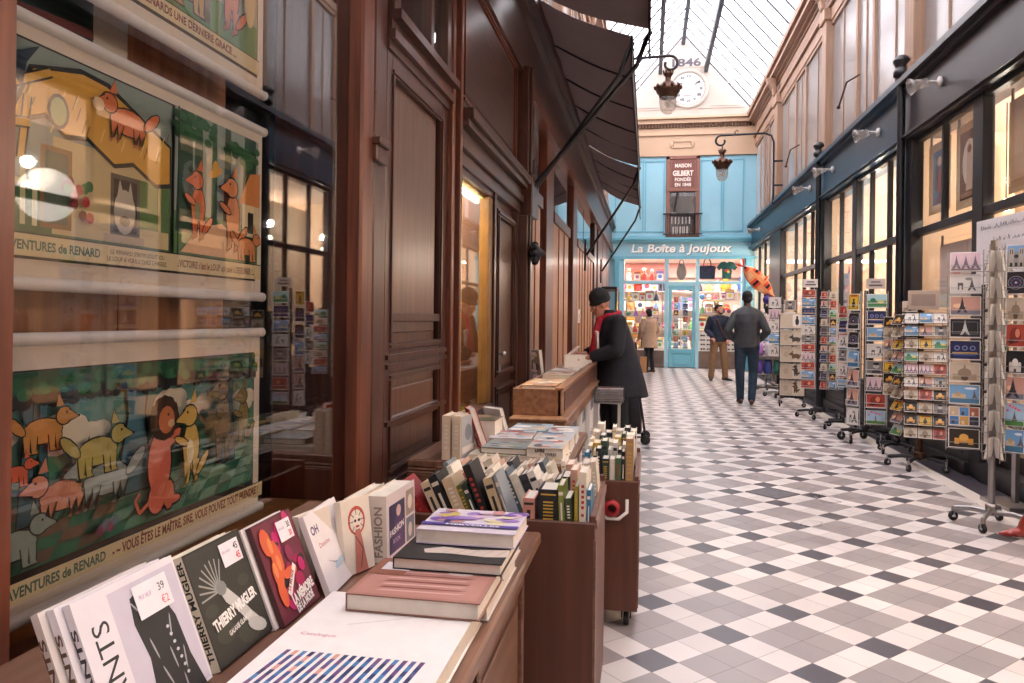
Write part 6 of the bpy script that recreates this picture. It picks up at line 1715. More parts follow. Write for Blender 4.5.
flatpic('art_poster', 'white printed notice in the far right window above the card racks', 'poster', 3.02, 12.2, 12.9, 1.6, 2.15, lambda A, w, h: (A.rect(.04, .04, w - .04, h - .04, '#f0e8e2'), A.ell(w * .5, h * .6, .05, .06, '#c24a4a', 8), A.rect(w * .2, .08, w * .8, .13, '#8a4a4a')), border='#efe6de')
# white board behind the tall rack
bd = thing('notice_board', 'white handwritten board standing behind the tall silver rack', 'sign', (2.72, 6.2, 0))
mb = MB('#e6e0e2'); mb.cbox((2.72, 6.28, 1.96), (.03, 1.0, .52), Euler((0, 0, .10)), '#e9e4e6'); brd = mb
mb = MB(); mb.cbox((2.75, 6.28, .90), (.03, .05, 1.75), Euler((0, 0, .10))); mb.cbox((2.70, 6.28, .015), (.2, .4, .03), Euler((0, 0, .10))); mb.build('stand', M['chrome'], bd)
Rb = Matrix.Rotation(.10, 3, 'Z'); nn = Rb @ V((-1, 0, 0)); uu = Rb @ V((0, -1, 0))
mb = brd; A = Art(mb, V((2.72, 6.28, 1.96)) + nn * .0165 - uu * .5 - V((0, 0, .26)), uu, (0, 0, 1), nn, eps=.0006)
r = random.Random(2)
def scribble(y, x0, n, s):
    x = x0
    for k in range(n):
        if r.random() < .18: x += s * .7
        A.line([(x, y), (x + s * .25, y + s * r.random()), (x + s * .5, y + s * .2 * r.random()), (x + s * .65, y + s * r.random())], .005, '#3a3a48'); x += s * .85
for y, x0, n, s in ((.44, .07, 22, .038), (.33, .26, 5, .04), (.33, .52, 6, .03), (.25, .22, 13, .032), (.15, .2, 8, .034), (.15, .56, 8, .03), (.06, .2, 14, .03)): scribble(y, x0, n, s)
mb.build('board', M['matte'], bd)
# clip lamps on the fascia
for y, nm in ((8.15, 'near fascia, first along'), (10.2, 'navy fascia, second from the near end'), (12.6, 'navy fascia, third along'), (14.3, 'navy fascia, fourth along'), (20.6, 'navy fascia, beside the blue shop sign')):
    l = thing('fascia_lamp', 'small frosted glass lamp on the %s' % nm, 'lamp', (2.86, y, 3.78))
    mb = MB(); mb.lathe([(.045, 0), (.055, .01), (.055, .03), (.02, .045)], (2.86, y, 3.80), 14, R=Matrix.Rotation(-PI / 2, 3, 'Y')); mb.tube([(2.82, y, 3.8), (2.72, y - .02, 3.80)], .016, 8); mb.build('wall_plate', M['white_plastic'], l)
    mb = MB(); Rl = Matrix.Rotation(-PI / 2 - .25, 3, 'Y') @ Matrix.Rotation(0, 3, 'Z')
    mb.lathe([(.02, 0), (.045, .03), (.05, .08), (.06, .14), (.085, .19), (.082, .19), (.055, .14), (.045, .08)], (2.74, y - .02, 3.80), 14, R=Rl, cap=False); mb.build('glass_shade', M['lamp_glass'], l)
# souvenirs in the right windows
r = random.Random(9)
GW = 'souvenirs on the right window ledges'
sh = thing('window_shelf', 'tiered display shelf behind the right window near the low tray rack', 'shelf', (3.2, 9.9, .55))
mb = MB()
for z, x in ((.62, 3.0), (.95, 3.15), (1.28, 3.25)): mb.box(x, 3.5, 9.4, 11.3, z, z + .02)
mb.box(3.48, 3.5, 9.4, 11.3, .02, 1.4); mb.build('tiers', M['tray_wood'], sh)
names = [('tin_box', '#b08a58'), ('tin_box', '#7a5a3c'), ('figurine', '#a87a4a'), ('tin_box', '#c9b59c'), ('figurine', '#8f6a48'), ('tin_box', '#5a6a78')]
k = 0
for zi, (z, x) in enumerate(((.64, 3.06), (.97, 3.2), (1.30, 3.3))):
    y = 9.5; j = 0
    while y < 11.2:
        nm, c = names[(k * 5 + zi) % 6]
        mb = MB(c)
        if nm == 'tin_box':
            mb.cbox((x + .05, y, z + .075), (.08, .12, .15), None, c); mb.cbox((x + .008, y, z + .075), (.004, .08, .09), None, '#e2d3b8')
        else:
            mb.lathe([(.04, 0), (.045, .02), (.02, .04), (.035, .09), (.03, .14), (.012, .16), (.025, .18), (.02, .21), (.005, .22)], (x + .05, y, z), 12)
        tag(mb.build(nm, M['print']), '%s %s, %s from the near end, %s tier of the window shelf' % ('painted' if nm == 'tin_box' else 'small brown', nm.replace('_', ' '), ORD[j], ['lowest', 'middle', 'top'][zi]), nm.replace('_', ' '), GW)
        y += .17; k += 1; j += 1
# narrow rack of brown cards between the low tray rack and the pale framed rack
B2 = (2.60, 8.55); nick = 'brown card rack'
RB2 = thing('postcard_rack', 'narrow rack of golden brown cards, half hidden behind the low tray rack', 'postcard rack', (B2[0], B2[1], 0))
base(RB2, B2, 4, .2, M['iron'], a0=.6, wheel=.03, pole=(.02, 1.6))
yw = face_yaw(*B2)
column(RB2, nick, 'left column', B2[0] - .09, B2[1] - .07, yw - .3, .15, .62, 1.45, 7, False, ['golden night', 'domed palace', 'sunset tower', 'domed palace', 'yellow printed'], wire='brass', cardh=.11)
column(RB2, nick, 'right column', B2[0] + .09, B2[1] - .08, yw, .15, .62, 1.62, 8, False, ['domed palace', 'pale arch', 'sunset tower', 'golden night', 'domed palace'], wire='brass', cardh=.11)
tb = thing('card_box', 'beige box of cards standing on top of the low tray rack', 'box', (2.57, 7.72, 1.51))
mb = MB('#c2b0a0'); Rq = Matrix.Rotation(face_yaw(2.57, 7.72), 3, 'Z')
mb.cbox((2.57, 7.72, 1.60), (.26, .12, .18), Rq, '#b8a79a'); mb.build('box_body', M['matte'], tb, bevel=.003)
mb = MB(); mb.cbox(V((2.57, 7.72, 1.60)) + Rq @ V((0, -.063, .0)), (.20, .004, .11), Rq, '#9a8a82'); mb.build('front_label', M['matte'], tb)
# ================================================================== TOY SHOP GOODS
r = random.Random(15)
TC = ['#d8483c', '#e8a03c', '#4a7ac0', '#efe6dc', '#e87a9a', '#6aa86a', '#8a5ab0', '#f0d060', '#3a3f5a', '#f4f0ec', '#c05a78', '#b58a5a']
CN = {'#d8483c': 'red', '#e8a03c': 'orange', '#4a7ac0': 'blue', '#efe6dc': 'cream', '#e87a9a': 'pink', '#6aa86a': 'green', '#8a5ab0': 'purple', '#f0d060': 'yellow', '#3a3f5a': 'navy', '#f4f0ec': 'white', '#c05a78': 'rose', '#b58a5a': 'brown'}
def toy(kind, x, y, z, c, label, s=1.0):
    mb = MB(c); c2 = TC[r.randrange(len(TC))]
    if kind == 'toy_box':
        w_, d_, h_ = .16 * s, .08, .20 * s; mb.cbox((x, y, z + h_ / 2), (w_, d_, h_), None, c)
        A = Art(mb, (x - w_ / 2, y - d_ / 2, z), (1, 0, 0), (0, 0, 1), (0, -1, 0), eps=.002)
        A.rect(.015, .02, w_ - .015, h_ * .7, '#f2ece6'); A.ell(w_ / 2, h_ * .4, w_ * .25, h_ * .2, c2, 10); A.rect(.02, h_ * .78, w_ - .02, h_ * .92, c2)
    elif kind == 'plush_toy':
        mb.ell((x, y, z + .07 * s), (.06 * s, .05 * s, .07 * s), c); mb.ell((x, y - .01, z + .17 * s), (.05 * s, .045 * s, .045 * s), c)
        for q in (-1, 1):
            mb.ell((x + q * .035 * s, y, z + .215 * s), (.018 * s, .012, .018 * s), c2, 8, 6); mb.ell((x + q * .06 * s, y - .02, z + .09 * s), (.02 * s, .02, .045 * s), c, 8, 6); mb.ell((x + q * .035 * s, y - .05, z + .02 * s), (.024 * s, .035, .022 * s), c, 8, 6)
        mb.ell((x, y - .055, z + .16 * s), (.018 * s, .012, .014 * s), '#f2e6da', 8, 6)
    elif kind == 'doll':
        mb.lathe([(.055 * s, 0), (.05 * s, .03 * s), (.03 * s, .11 * s), (.018 * s, .14 * s)], (x, y, z), 12, c); mb.ell((x, y, z + .175 * s), (.03 * s, .03 * s, .035 * s), '#e8c0a4', 10, 7); mb.ell((x, y + .01, z + .19 * s), (.034 * s, .03 * s, .03 * s), c2, 10, 7)
        for q in (-1, 1): mb.tube([(x + q * .02 * s, y, z + .13 * s), (x + q * .06 * s, y - .01, z + .07 * s)], .010 * s, 6, '#e8c0a4')
    elif kind == 'toy_ball':
        mb.ell((x, y, z + .06 * s), .06 * s, c, 14, 9); mb.lathe([(.0601 * s, -.008), (.0603 * s, .008)], (x, y, z + .06 * s), 14, c2, cap=False)
    o = mb.build(kind, M['print']); tag(o, label, kind.replace('_', ' '), 'toys in the blue shop')
    return o
KIND = ['toy_box', 'plush_toy', 'doll', 'toy_box', 'toy_ball', 'toy_box', 'doll']
def shelf(label, x0, x1, y0, y1, zs, xs=(), mat='white_plastic', back=False):
    t = thing('display_shelf', label, 'shelf', ((x0 + x1) / 2, (y0 + y1) / 2, zs[0]))
    for z in zs:
        mb = MB(); mb.box(x0, x1, y0, y1, z - .015, z); mb.build('shelf_board', M[mat], t)
    mb = MB()
    for x in (x0, x1): mb.box(x - .01, x + .01, y1 - .02, y1, .5 if y0 < 23.5 else .02, zs[-1] + .25)
    mb.build('uprights', M[mat], t)
    return t
DESK = {}
def fill(x0, x1, y, zs, step, place, kinds=KIND, s=1.0):
    for i, z in enumerate(zs):
        x = x0 + .07; j = 0
        while x < x1 - .05:
            k = kinds[r.randrange(len(kinds))]; c = TC[r.randrange(len(TC))]
            toy(k, x, y + (r.random() - .5) * .06, z + .001, c, '%s %s, %s from the left, %s shelf, %s' % (CN[c], k.replace('_', ' '), ORD[j], ['lowest', 'second', 'third', 'fourth'][i], place), s * (.85 + r.random() * .4))
            x += step * (.9 + r.random() * .25); j += 1
z4 = (.55, 1.02, 1.5, 1.96)
shelf('white shelves of toys in the left window of the blue shop', -.66, .40, 22.62, 22.85, z4)
fill(-.66, .40, 22.73, z4, .19, 'left shop window', s=1.25)
shelf('white shelves of toys in the right window of the blue shop', 1.48, 2.56, 22.62, 22.85, (1.15, 1.6, 2.0))
fill(1.48, 2.56, 22.73, (1.15, 1.6, 2.0), .19, 'right shop window', s=1.25)
zb = (.5, 1.1, 1.7, 2.3)
shelf('long pale shelves along the back wall inside the blue shop', -1.2, 3.0, 24.3, 24.6, zb)
fill(-1.2, 3.0, 24.45, zb, .27, 'back wall', s=1.7)
shelf('high shelf of toys above the left window of the blue shop', -.66, .40, 22.6, 22.85, (2.56,))
fill(-.66, .40, 22.72, (2.56,), .22, 'above the left window', kinds=['toy_box', 'toy_box', 'doll'], s=1.4)
# sunglasses at the foot of the right window
gl = None
rackg = thing('sunglasses_stand', 'tilted white board of dark sunglasses at the foot of the right shop window', 'stand', (2.0, 22.5, .5))
mb = MB(); mb.cbox((2.0, 22.52, .78), (1.05, .02, .56), Euler((-.12, 0, 0))); mb.box(1.6, 2.4, 22.5, 22.62, .5, .515); mb.build('board', M['white_plastic'], rackg)
k = 0
for row in range(4):
    for c in range(6):
        x = 1.56 + c * .175; z = .56 + row * .13; y = 22.485 + (z - .78) * .12
        mb = MB('#24232a')
        for q in (-1, 1): mb.ell((x + q * .035, y, z), (.032, .008, .024), ['#24232a', '#3a2f4a', '#2a2a2a'][(c + row) % 3], 10, 6)
        mb.tube([(x - .01, y, z + .01), (x, y - .002, z + .014), (x + .01, y, z + .01)], .004, 5)
        for q in (-1, 1): mb.tube([(x + q * .066, y, z + .01), (x + q * .068, y + .03, z + .008)], .003, 4)
        tag(mb.build('sunglasses', M['print']), 'dark sunglasses, %s from the left in the %s row of the stand' % (ORD[c], ['lowest', 'second', 'third', 'top'][row]), 'sunglasses', 'sunglasses on the stand'); k += 1
# card spinner behind the glass door
DR = (.95, 22.9)
RG = thing('postcard_rack', 'tall spinner of small cards just inside the glass door of the blue shop', 'postcard rack', (DR[0], DR[1], 0))
base(RG, DR, 4, .25, M['white_wire'], a0=.4, pole=(.02, 2.1))
column(RG, 'spinner in the doorway', 'left column', DR[0] - .15, DR[1] - .1, 0, .16, .35, 2.1, 9, False, ['red', 'blue river', 'golden night', 'pink tower', 'six picture', 'green meadow'], wire='white_wire')
column(RG, 'spinner in the doorway', 'right column', DR[0] + .12, DR[1] - .1, 0, .16, .35, 2.1, 9, False, ['pink blossom', 'blue night', 'rose window', 'red', 'pale arch', 'yellow printed', 'blue river'], wire='white_wire')
# bags and shirt hung high in the windows
t = thing('patterned_bag', 'grey patterned rounded bag hung above the door of the blue shop', 'bag', (.93, 22.45, 2.6))
mb = MB('#8d8078'); mb.ell((.93, 22.45, 2.80), (.15, .06, .24), '#8d8078', 16, 12)
for k in range(30):
    a = r.random() * 2 * PI; q = r.random() * .8
    mb.ell((.93 + .14 * q * math.cos(a), 22.40 + .02 * q, 2.80 + .22 * q * math.sin(a)), (.014, .012, .018), ['#5a504c', '#c2b6aa'][k % 2], 6, 5)
mb.build('body', M['matte'], t); mb = MB(); mb.tube([(.86, 22.45, 3.0), (.88, 22.45, 3.12), (.93, 22.45, 3.16), (.98, 22.45, 3.12), (1.0, 22.45, 3.0)], .012, 8); mb.build('handle', M['black'], t)
t = thing('tote_bag', 'navy tote bag with arched handles hung in the right upper window', 'bag', (1.66, 22.45, 2.54))
mb = MB(); mb.prism([(1.45, 2.60), (1.87, 2.60), (1.90, 2.95), (1.84, 2.98), (1.48, 2.98), (1.42, 2.95)], 22.40, 22.5, 'y'); mb.build('body', plain('navy_bag', '#26304c', .8), t)
for y in (22.41, 22.49):
    mb = MB(); mb.tube([(1.55, y, 2.96), (1.57, y, 3.10), (1.62, y, 3.19), (1.70, y, 3.19), (1.75, y, 3.10), (1.77, y, 2.96)], .012, 8); mb.build('handle', M['black'], t)
t = thing('t_shirt', 'dark teal child shirt hung beside the navy tote bag', 't-shirt', (2.2, 22.45, 2.6))
mb = MB(); mb.prism([(2.08, 2.60), (2.34, 2.60), (2.35, 2.90), (2.43, 2.84), (2.50, 2.93), (2.38, 3.08), (2.27, 3.10), (2.21, 3.06), (2.15, 3.10), (2.04, 3.08), (1.92, 2.93), (1.99, 2.84), (2.07, 2.90)], 22.42, 22.46, 'y'); mb.build('shirt', plain('teal_jersey', '#2f6b66', .85), t)
mb = MB(); A = Art(mb, (2.12, 22.42, 2.7), (1, 0, 0), (0, 0, 1), (0, -1, 0), eps=.002); A.ell(.09, .14, .06, .05, '#c95a4a'); A.ell(.13, .1, .04, .04, '#e8d060'); mb.build('motif', M['print'], t)
t = thing('wall_picture', 'red framed picture boxes on the pink wall seen over the left window', 'picture', (0, 24.2, 2.5))
# pink upper wall
mb = MB(); mb.box(-1.3, 3.1, YF + 2.2, YF + 2.22, 2.75, 3.18); mb.build('pink_band', M['pink_wall'], R_)
mb = MB('#c8453c'); 
for x in (-.6, -.2, .25): mb.box(x, x + .3, 24.1, 24.3, 2.62, 3.0, '#c8453c'); 
mb.build('boxes', M['print'], t)

# ================================================================== PEOPLE
def cap(mb, a, b, ra, rb, n=12):
    """tapered limb with round ends"""
    a, b = V(a), V(b); d = (b - a); L = d.length or 1e-6; d = d / L
    pts = [a - d * ra * .85, a - d * ra * .5, a, a.lerp(b, .33), a.lerp(b, .66), b, b + d * rb * .5, b + d * rb * .85]
    rs = [ra * .5, ra * .86, ra, ra + (rb - ra) * .33, ra + (rb - ra) * .66, rb, rb * .86, rb * .5]
    mb.tube(pts, rs, n)
def chain(mb, pts, rs, n=12):
    for i in range(len(pts) - 1): cap(mb, pts[i], pts[i + 1], rs[i], rs[i + 1], n)
def organic(mb, name, mat, parent, voxel=.010, smooth=4):
    o = mb.build(name, mat, parent, world=False)
    m = o.modifiers.new('remesh', 'REMESH'); m.mode = 'VOXEL'; m.voxel_size = voxel; m.use_smooth_shade = True
    s_ = o.modifiers.new('smooth', 'SMOOTH'); s_.iterations = smooth; s_.factor = .5
    return o
def hand(mb, w_, d, up, side, s=1.0, curl=.5):
    """palm and five bent fingers; w_: wrist, d: pointing direction, up: back of hand normal, side: +1/-1 where the thumb leaves"""
    d = V(d).normalized(); up = (V(up) - d * V(up).dot(d)).normalized(); sd = d.cross(up) * side
    w_ = V(w_)
    for t in (-.028, -.01, .01, .028): cap(mb, w_ + sd * t * .7 * s, w_ + d * .075 * s + sd * t * s, .014 * s, .0125 * s, 8)
    for k, (off_, L) in enumerate(((.030, .068), (.010, .076), (-.010, .070), (-.029, .054))):
        p0 = w_ + d * .078 * s + sd * off_ * s; a = curl * (.6 + .08 * k)
        d1 = d * math.cos(a) - up * math.sin(a); p1 = p0 + d1 * L * .45 * s
        d2 = d * math.cos(2 * a) - up * math.sin(2 * a); p2 = p1 + d2 * L * .32 * s
        d3 = d * math.cos(2.7 * a) - up * math.sin(2.7 * a); p3 = p2 + d3 * L * .24 * s
        chain(mb, [p0, p1, p2, p3], [.0088 * s, .0082 * s, .0076 * s, .0068 * s], 8)
    p0 = w_ + d * .022 * s + sd * .030 * s; p1 = p0 + (d * .6 + sd * .75 - up * .25).normalized() * .034 * s; p2 = p1 + (d * .85 + sd * .3 - up * .35).normalized() * .030 * s
    chain(mb, [p0, p1, p2], [.012 * s, .0095 * s, .008 * s], 8)
def head(mb, c, fwd, up, s=1.0):
    """skull, jaw, brow, nose, lips, ears; c: centre of the head"""
    f = V(fwd).normalized(); u = (V(up) - f * V(up).dot(f)).normalized(); l = u.cross(f)
    R = Matrix((l, f, u)).transposed(); c = V(c)
    def P(a, b, h_): return c + l * a * s + f * b * s + u * h_ * s
    mb.ell(P(0, -.012, .028), (.074 * s, .092 * s, .088 * s), R=R)
    mb.ell(P(0, .022, -.035), (.056 * s, .062 * s, .075 * s), R=R); mb.ell(P(0, .05, -.088), (.028 * s, .028 * s, .022 * s), R=R)
    mb.ell(P(0, .070, .030), (.046 * s, .014 * s, .012 * s), R=R)
    cap(mb, P(0, .078, .018), P(0, .098, -.018), .009 * s, .013 * s, 8)
    mb.ell(P(0, .080, -.052), (.024 * s, .010 * s, .007 * s), R=R); mb.ell(P(0, .077, -.063), (.020 * s, .010 * s, .007 * s), R=R)
    for q in (-1, 1):
        mb.ell(P(q * .040, .052, -.012), (.020 * s, .016 * s, .018 * s), R=R)
        mb.ell(P(q * .076, -.008, -.005), (.010 * s, .018 * s, .030 * s), R=R)
    return P, R
def eyes(parent, P, R, s=1.0):
    for q in (-1, 1):
        mb = MB('#f0ece8'); mb.ell(P(q * .031, .072, .008), (.013 * s, .009 * s, .009 * s), '#e6e0da', 10, 7, R=R); mb.ell(P(q * .031, .079, .008), (.005 * s, .004 * s, .005 * s), '#2a1f1a', 8, 6, R=R)
        mb.build('eye', M['print'], parent, world=False)
        mb = MB('#2a2220'); mb.ell(P(q * .031, .080, .028), (.018 * s, .005 * s, .004 * s), R=R); mb.build('eyebrow', M['black'], parent, world=False)

def legs(mb, hips, knees, ankles, r_, s=1.0):
    for hp, kn, an in zip(hips, knees, ankles): chain(mb, [hp, kn, an], r_, 14)
def shoe(parent, an, fwd, mat, s=1.0, up=.0):
    f = V(fwd).normalized(); a = V(an)
    mb = MB(); g = a.z - .08 * s
    for t, rx, rz in ((-.05, .036, .04), (.02, .040, .045), (.09, .045, .032), (.15, .042, .026), (.19, .030, .020)):
        R = Matrix.Rotation(math.atan2(-f.x, f.y), 3, 'Z')
        mb.ell(a + f * t * s + V((0, 0, -a.z + g + rz * s)), (rx * s, .06 * s, rz * s), R=R)
    cap(mb, a + V((0, 0, .02)), a + V((0, 0, -.03)) + f * .01, .045 * s, .042 * s)
    organic(mb, 'shoe', mat, parent, .008, 3)

cloth = lambda n, c, v=.15, sc=14, b=.5: plain(n, c, .85, vary=v, scale=sc, bump=b)

# ---- 1: man walking away in a charcoal jacket
def man_walking():
    s = 1.87 / 1.75
    t = thing('person', 'person walking away in a charcoal jacket and dark blue jeans, hands in pockets', 'person', (1.61, 12.95, 0), rotz=PI - .06)
    def S(*p): return V(p) * s
    hips = [S(-.09, 0, .92), S(.09, 0, .92)]; knees = [S(-.105, -.07, .50), S(.10, .02, .50)]; ankles = [S(-.075, .07, .09), S(.085, -.08, .085)]
    hips = [S(-.09, 0, .92), S(.09, 0, .92)]
    sh = [S(-.175, .01, 1.39), S(.175, .01, 1.39)]; el = [S(-.29, .08, 1.14), S(.29, .08, 1.14)]; wr = [S(-.17, -.07, .97), S(.17, -.07, .97)]
    mb = MB()
    chain(mb, [S(0, 0, .95), S(0, .01, 1.15), S(0, .01, 1.34)], [.13 * s, .12 * s, .13 * s]); chain(mb, [sh[0], S(0, 0, 1.42), sh[1]], [.06 * s, .09 * s, .06 * s]); cap(mb, S(0, .01, 1.44), S(0, -.005, 1.56), .058 * s, .055 * s)
    legs(mb, hips, knees, ankles, [.085 * s, .055 * s, .04 * s])
    for a, b, c, q in zip(sh, el, wr, (1, -1)): chain(mb, [a, b, c], [.05 * s, .042 * s, .03 * s]); hand(mb, c, (0, -.4, -1), (1 if q < 0 else -1, 0, 0), q, s, .7)
    P, R = head(mb, S(0, -.01, 1.645), (0, -1, -.03), (0, 0, 1), s)
    organic(mb, 'body', M['skin_dark'], t, .008)
    eyes(t, P, R, s)
    mb = MB(); mb.ell(P(0, -.022, .040), (.080 * s, .092 * s, .086 * s), R=R); mb.ell(P(0, -.05, -.02), (.068 * s, .055 * s, .06 * s), R=R); organic(mb, 'hair', plain('short_black_hair', '#1a1718', .9, bump=.6, scale=60), t, .008)
    mb = MB()   # jacket
    mb.loft([(S(0, 0, .88), .195 * s, .135 * s), (S(0, .0, .95), .195 * s, .14 * s), (S(0, .01, 1.1), .185 * s, .13 * s), (S(0, .01, 1.28), .215 * s, .14 * s), (S(0, .01, 1.40), .215 * s, .125 * s), (S(0, .01, 1.47), .13 * s, .095 * s), (S(0, .0, 1.52), .075 * s, .075 * s)], 24)
    for a, b, c in zip(sh, el, wr): chain(mb, [a, a.lerp(b, .5), b, b.lerp(c, .6), c + V((0, .0, .03))], [.068 * s, .068 * s, .062 * s, .056 * s, .052 * s])
    chain(mb, [S(0, .01, 1.49), S(-.165, .01, 1.405)], [.06 * s, .062 * s]); chain(mb, [S(0, .01, 1.49), S(.165, .01, 1.405)], [.06 * s, .062 * s])
    organic(mb, 'jacket', plain('charcoal_leather', '#3c4046', .55, vary=.3, scale=16, bump=.6), t, .010, 3)
    mb = MB(); mb.lathe([(.205 * s, 0), (.21 * s, .02), (.2 * s, .035)], (0, 0, .885 * s), 24, cap=False); mb.T = None; 
    mb = MB(); cap(mb, S(-.09, 0, .90), S(.09, 0, .90), .115 * s, .115 * s); legs(mb, hips, knees, ankles, [.10 * s, .072 * s, .058 * s]); organic(mb, 'jeans', cloth('dark_blue_denim', '#26384a', .25), t, .010, 3)
    for a, f in zip(ankles, ((-.1, -1, 0), (.1, -1, 0))): shoe(t, a, f, plain('brown_leather', '#5a3526', .5), s)
man_walking()

# ---- 2: man in khaki trousers, facing the arcade
def man_standing():
    s = 1.0
    t = thing('person', 'bearded person standing in a dark blue jacket and khaki trousers before the blue shop', 'person', (1.60, 17.95, 0), rotz=.25)
    def S(*p): return V(p) * s
    hips = [S(-.09, 0, .92), S(.09, 0, .92)]; knees = [S(-.14, -.03, .50), S(.13, -.04, .50)]; ankles = [S(-.17, .0, .085), S(.16, -.02, .085)]
    sh = [S(-.19, .0, 1.42), S(.19, .0, 1.42)]; el = [S(-.27, .05, 1.16), S(.29, .07, 1.17)]; wr = [S(-.20, -.13, 1.00), S(.20, -.08, .96)]
    mb = MB()
    chain(mb, [S(0, 0, .95), S(0, .0, 1.15), S(0, .0, 1.34)], [.13, .12, .13]); chain(mb, [sh[0], S(0, 0, 1.41), sh[1]], [.06, .09, .06]); cap(mb, S(0, 0, 1.43), S(0, -.01, 1.55), .056, .054)
    legs(mb, hips, knees, ankles, [.085, .055, .04])
    for a, b, c, q in zip(sh, el, wr, (1, -1)): chain(mb, [a, b, c], [.05, .042, .03]); hand(mb, c, (.35 * q, -.7, -.7), (0, -.6, .8), q, 1, .7)
    P, R = head(mb, S(0, -.02, 1.635), (.75, -1, -.05), (0, 0, 1))
    organic(mb, 'body', M['skin'], t, .008); eyes(t, P, R)
    mb = MB(); mb.ell(P(0, -.034, .040), (.084, .092, .088), R=R); mb.ell(P(0, .025, .100), (.06, .055, .026), R=R); organic(mb, 'hair', plain('dark_hair', '#1f1a1a', .9, bump=.6, scale=60), t, .008)
    mb = MB(); mb.ell(P(0, .040, -.075), (.052, .050, .036), R=R)
    for q in (-1, 1): cap(mb, P(q * .060, .01, -.02), P(q * .045, .04, -.07), .014, .018, 8)
    organic(mb, 'beard', plain('dark_beard', '#2a211f', .9, bump=.6, scale=60), t, .006)
    mb = MB()
    mb.loft([(S(0, 0, .90), .195, .14), (S(0, 0, 1.0), .195, .14), (S(0, 0, 1.15), .185, .13), (S(0, 0, 1.30), .205, .135), (S(0, 0, 1.40), .21, .12), (S(0, 0, 1.46), .13, .09), (S(0, 0, 1.51), .075, .075)], 24)
    for a, b, c in zip(sh, el, wr): chain(mb, [a, b, c + V((0, 0, .02))], [.078, .064, .052])
    for q in (-1, 1): chain(mb, [S(0, 0, 1.48), S(q * .18, .0, 1.42)], [.06, .07])
    organic(mb, 'jacket', cloth('dark_blue_quilt', '#232c40', .3), t, .010, 3)
    mb = MB(); cap(mb, S(-.09, 0, .90), S(.09, 0, .90), .115, .115); legs(mb, hips, knees, ankles, [.10, .078, .068]); organic(mb, 'trousers', cloth('khaki_twill', '#8a6a4c', .2), t, .010, 3)
    mb = MB(); mb.tube([S(-.10, -.14, 1.44), S(-.02, -.15, 1.25), S(.10, -.15, 1.02), S(.17, -.10, .96)], .014, 6); mb.build('bag_strap', M['skin_dark'], t, world=False)
    for a, f in zip(ankles, ((-.35, -1, 0), (.4, -1, 0))): shoe(t, a, f, M['black'])
man_standing()

# ---- 3: person in a beige coat near the shop window
def coat_person():
    t = thing('person', 'person in a beige coat seen from behind at the left shop window', 'person', (.02, 20.2, 0), rotz=PI + .6)
    s = .96
    def S(*p): return V(p) * s
    hips = [S(-.09, 0, .92), S(.09, 0, .92)]; knees = [S(-.10, -.05, .50), S(.10, .05, .50)]; ankles = [S(-.09, .05, .085), S(.10, .02, .085)]
    sh = [S(-.18, 0, 1.42), S(.18, 0, 1.42)]; el = [S(-.26, .03, 1.15), S(.25, -.02, 1.15)]; wr = [S(-.22, -.17, 1.02), S(.24, -.10, .95)]
    mb = MB(); chain(mb, [S(0, 0, .95), S(0, 0, 1.15), S(0, 0, 1.34)], [.13, .12, .12]); chain(mb, [sh[0], S(0, 0, 1.41), sh[1]], [.055, .085, .055]); cap(mb, S(0, 0, 1.43), S(0, -.02, 1.54), .05, .05)
    legs(mb, hips, knees, ankles, [.08, .052, .038])
    for a, b, c, q in zip(sh, el, wr, (1, -1)): chain(mb, [a, b, c], [.045, .038, .028]); hand(mb, c, (0, -.9, -.4), (0, -.3, 1), q, 1, .7)
    P, R = head(mb, S(0, -.03, 1.62), (-.2, -1, -.2), (0, 0, 1), .97); organic(mb, 'body', M['skin'], t, .009); eyes(t, P, R)
    mb = MB(); mb.ell(P(0, -.03, .04), (.084, .095, .09), R=R); mb.ell(P(0, -.06, -.03), (.07, .05, .07), R=R); organic(mb, 'hair', plain('dark_brown_hair', '#241c1a', .85, bump=.6, scale=60), t, .009)
    mb = MB(); mb.loft([(S(0, .01, .68), .25, .20), (S(0, 0, .85), .225, .175), (S(0, 0, 1.05), .195, .15), (S(0, 0, 1.28), .205, .14), (S(0, 0, 1.40), .20, .12), (S(0, 0, 1.47), .12, .09), (S(0, 0, 1.52), .08, .08)], 24)
    for a, b, c in zip(sh, el, wr): chain(mb, [a, b, c], [.075, .064, .054])
    organic(mb, 'coat', cloth('beige_wool', '#a58a74', .2), t, .011, 3)
    mb = MB(); cap(mb, S(-.08, 0, .88), S(.08, 0, .88), .11, .11); legs(mb, hips, knees, ankles, [.095, .065, .055]); organic(mb, 'trousers', cloth('black_cloth', '#1f1e24', .2), t, .010, 3)
    for a, f in zip(ankles, ((0, -1, 0), (0, -1, 0))): shoe(t, a, f, M['brass'])
coat_person()
bg = thing('carrier_bag', 'tan carrier bag standing beside the person in the beige coat', 'bag', (-.12, 19.95, 0))
mb = MB(); mb.prism([(-.20, 0), (-.04, 0), (-.03, .42), (-.21, .42)], 19.9, 20.0, 'y'); mb.build('bag', cloth('tan_bag', '#b5845a'), bg)
mb = MB(); mb.tube([(-.17, 19.95, .41), (-.15, 19.95, .58), (-.09, 19.95, .58), (-.07, 19.95, .41)], .008, 6); mb.build('handle', M['black'], bg)

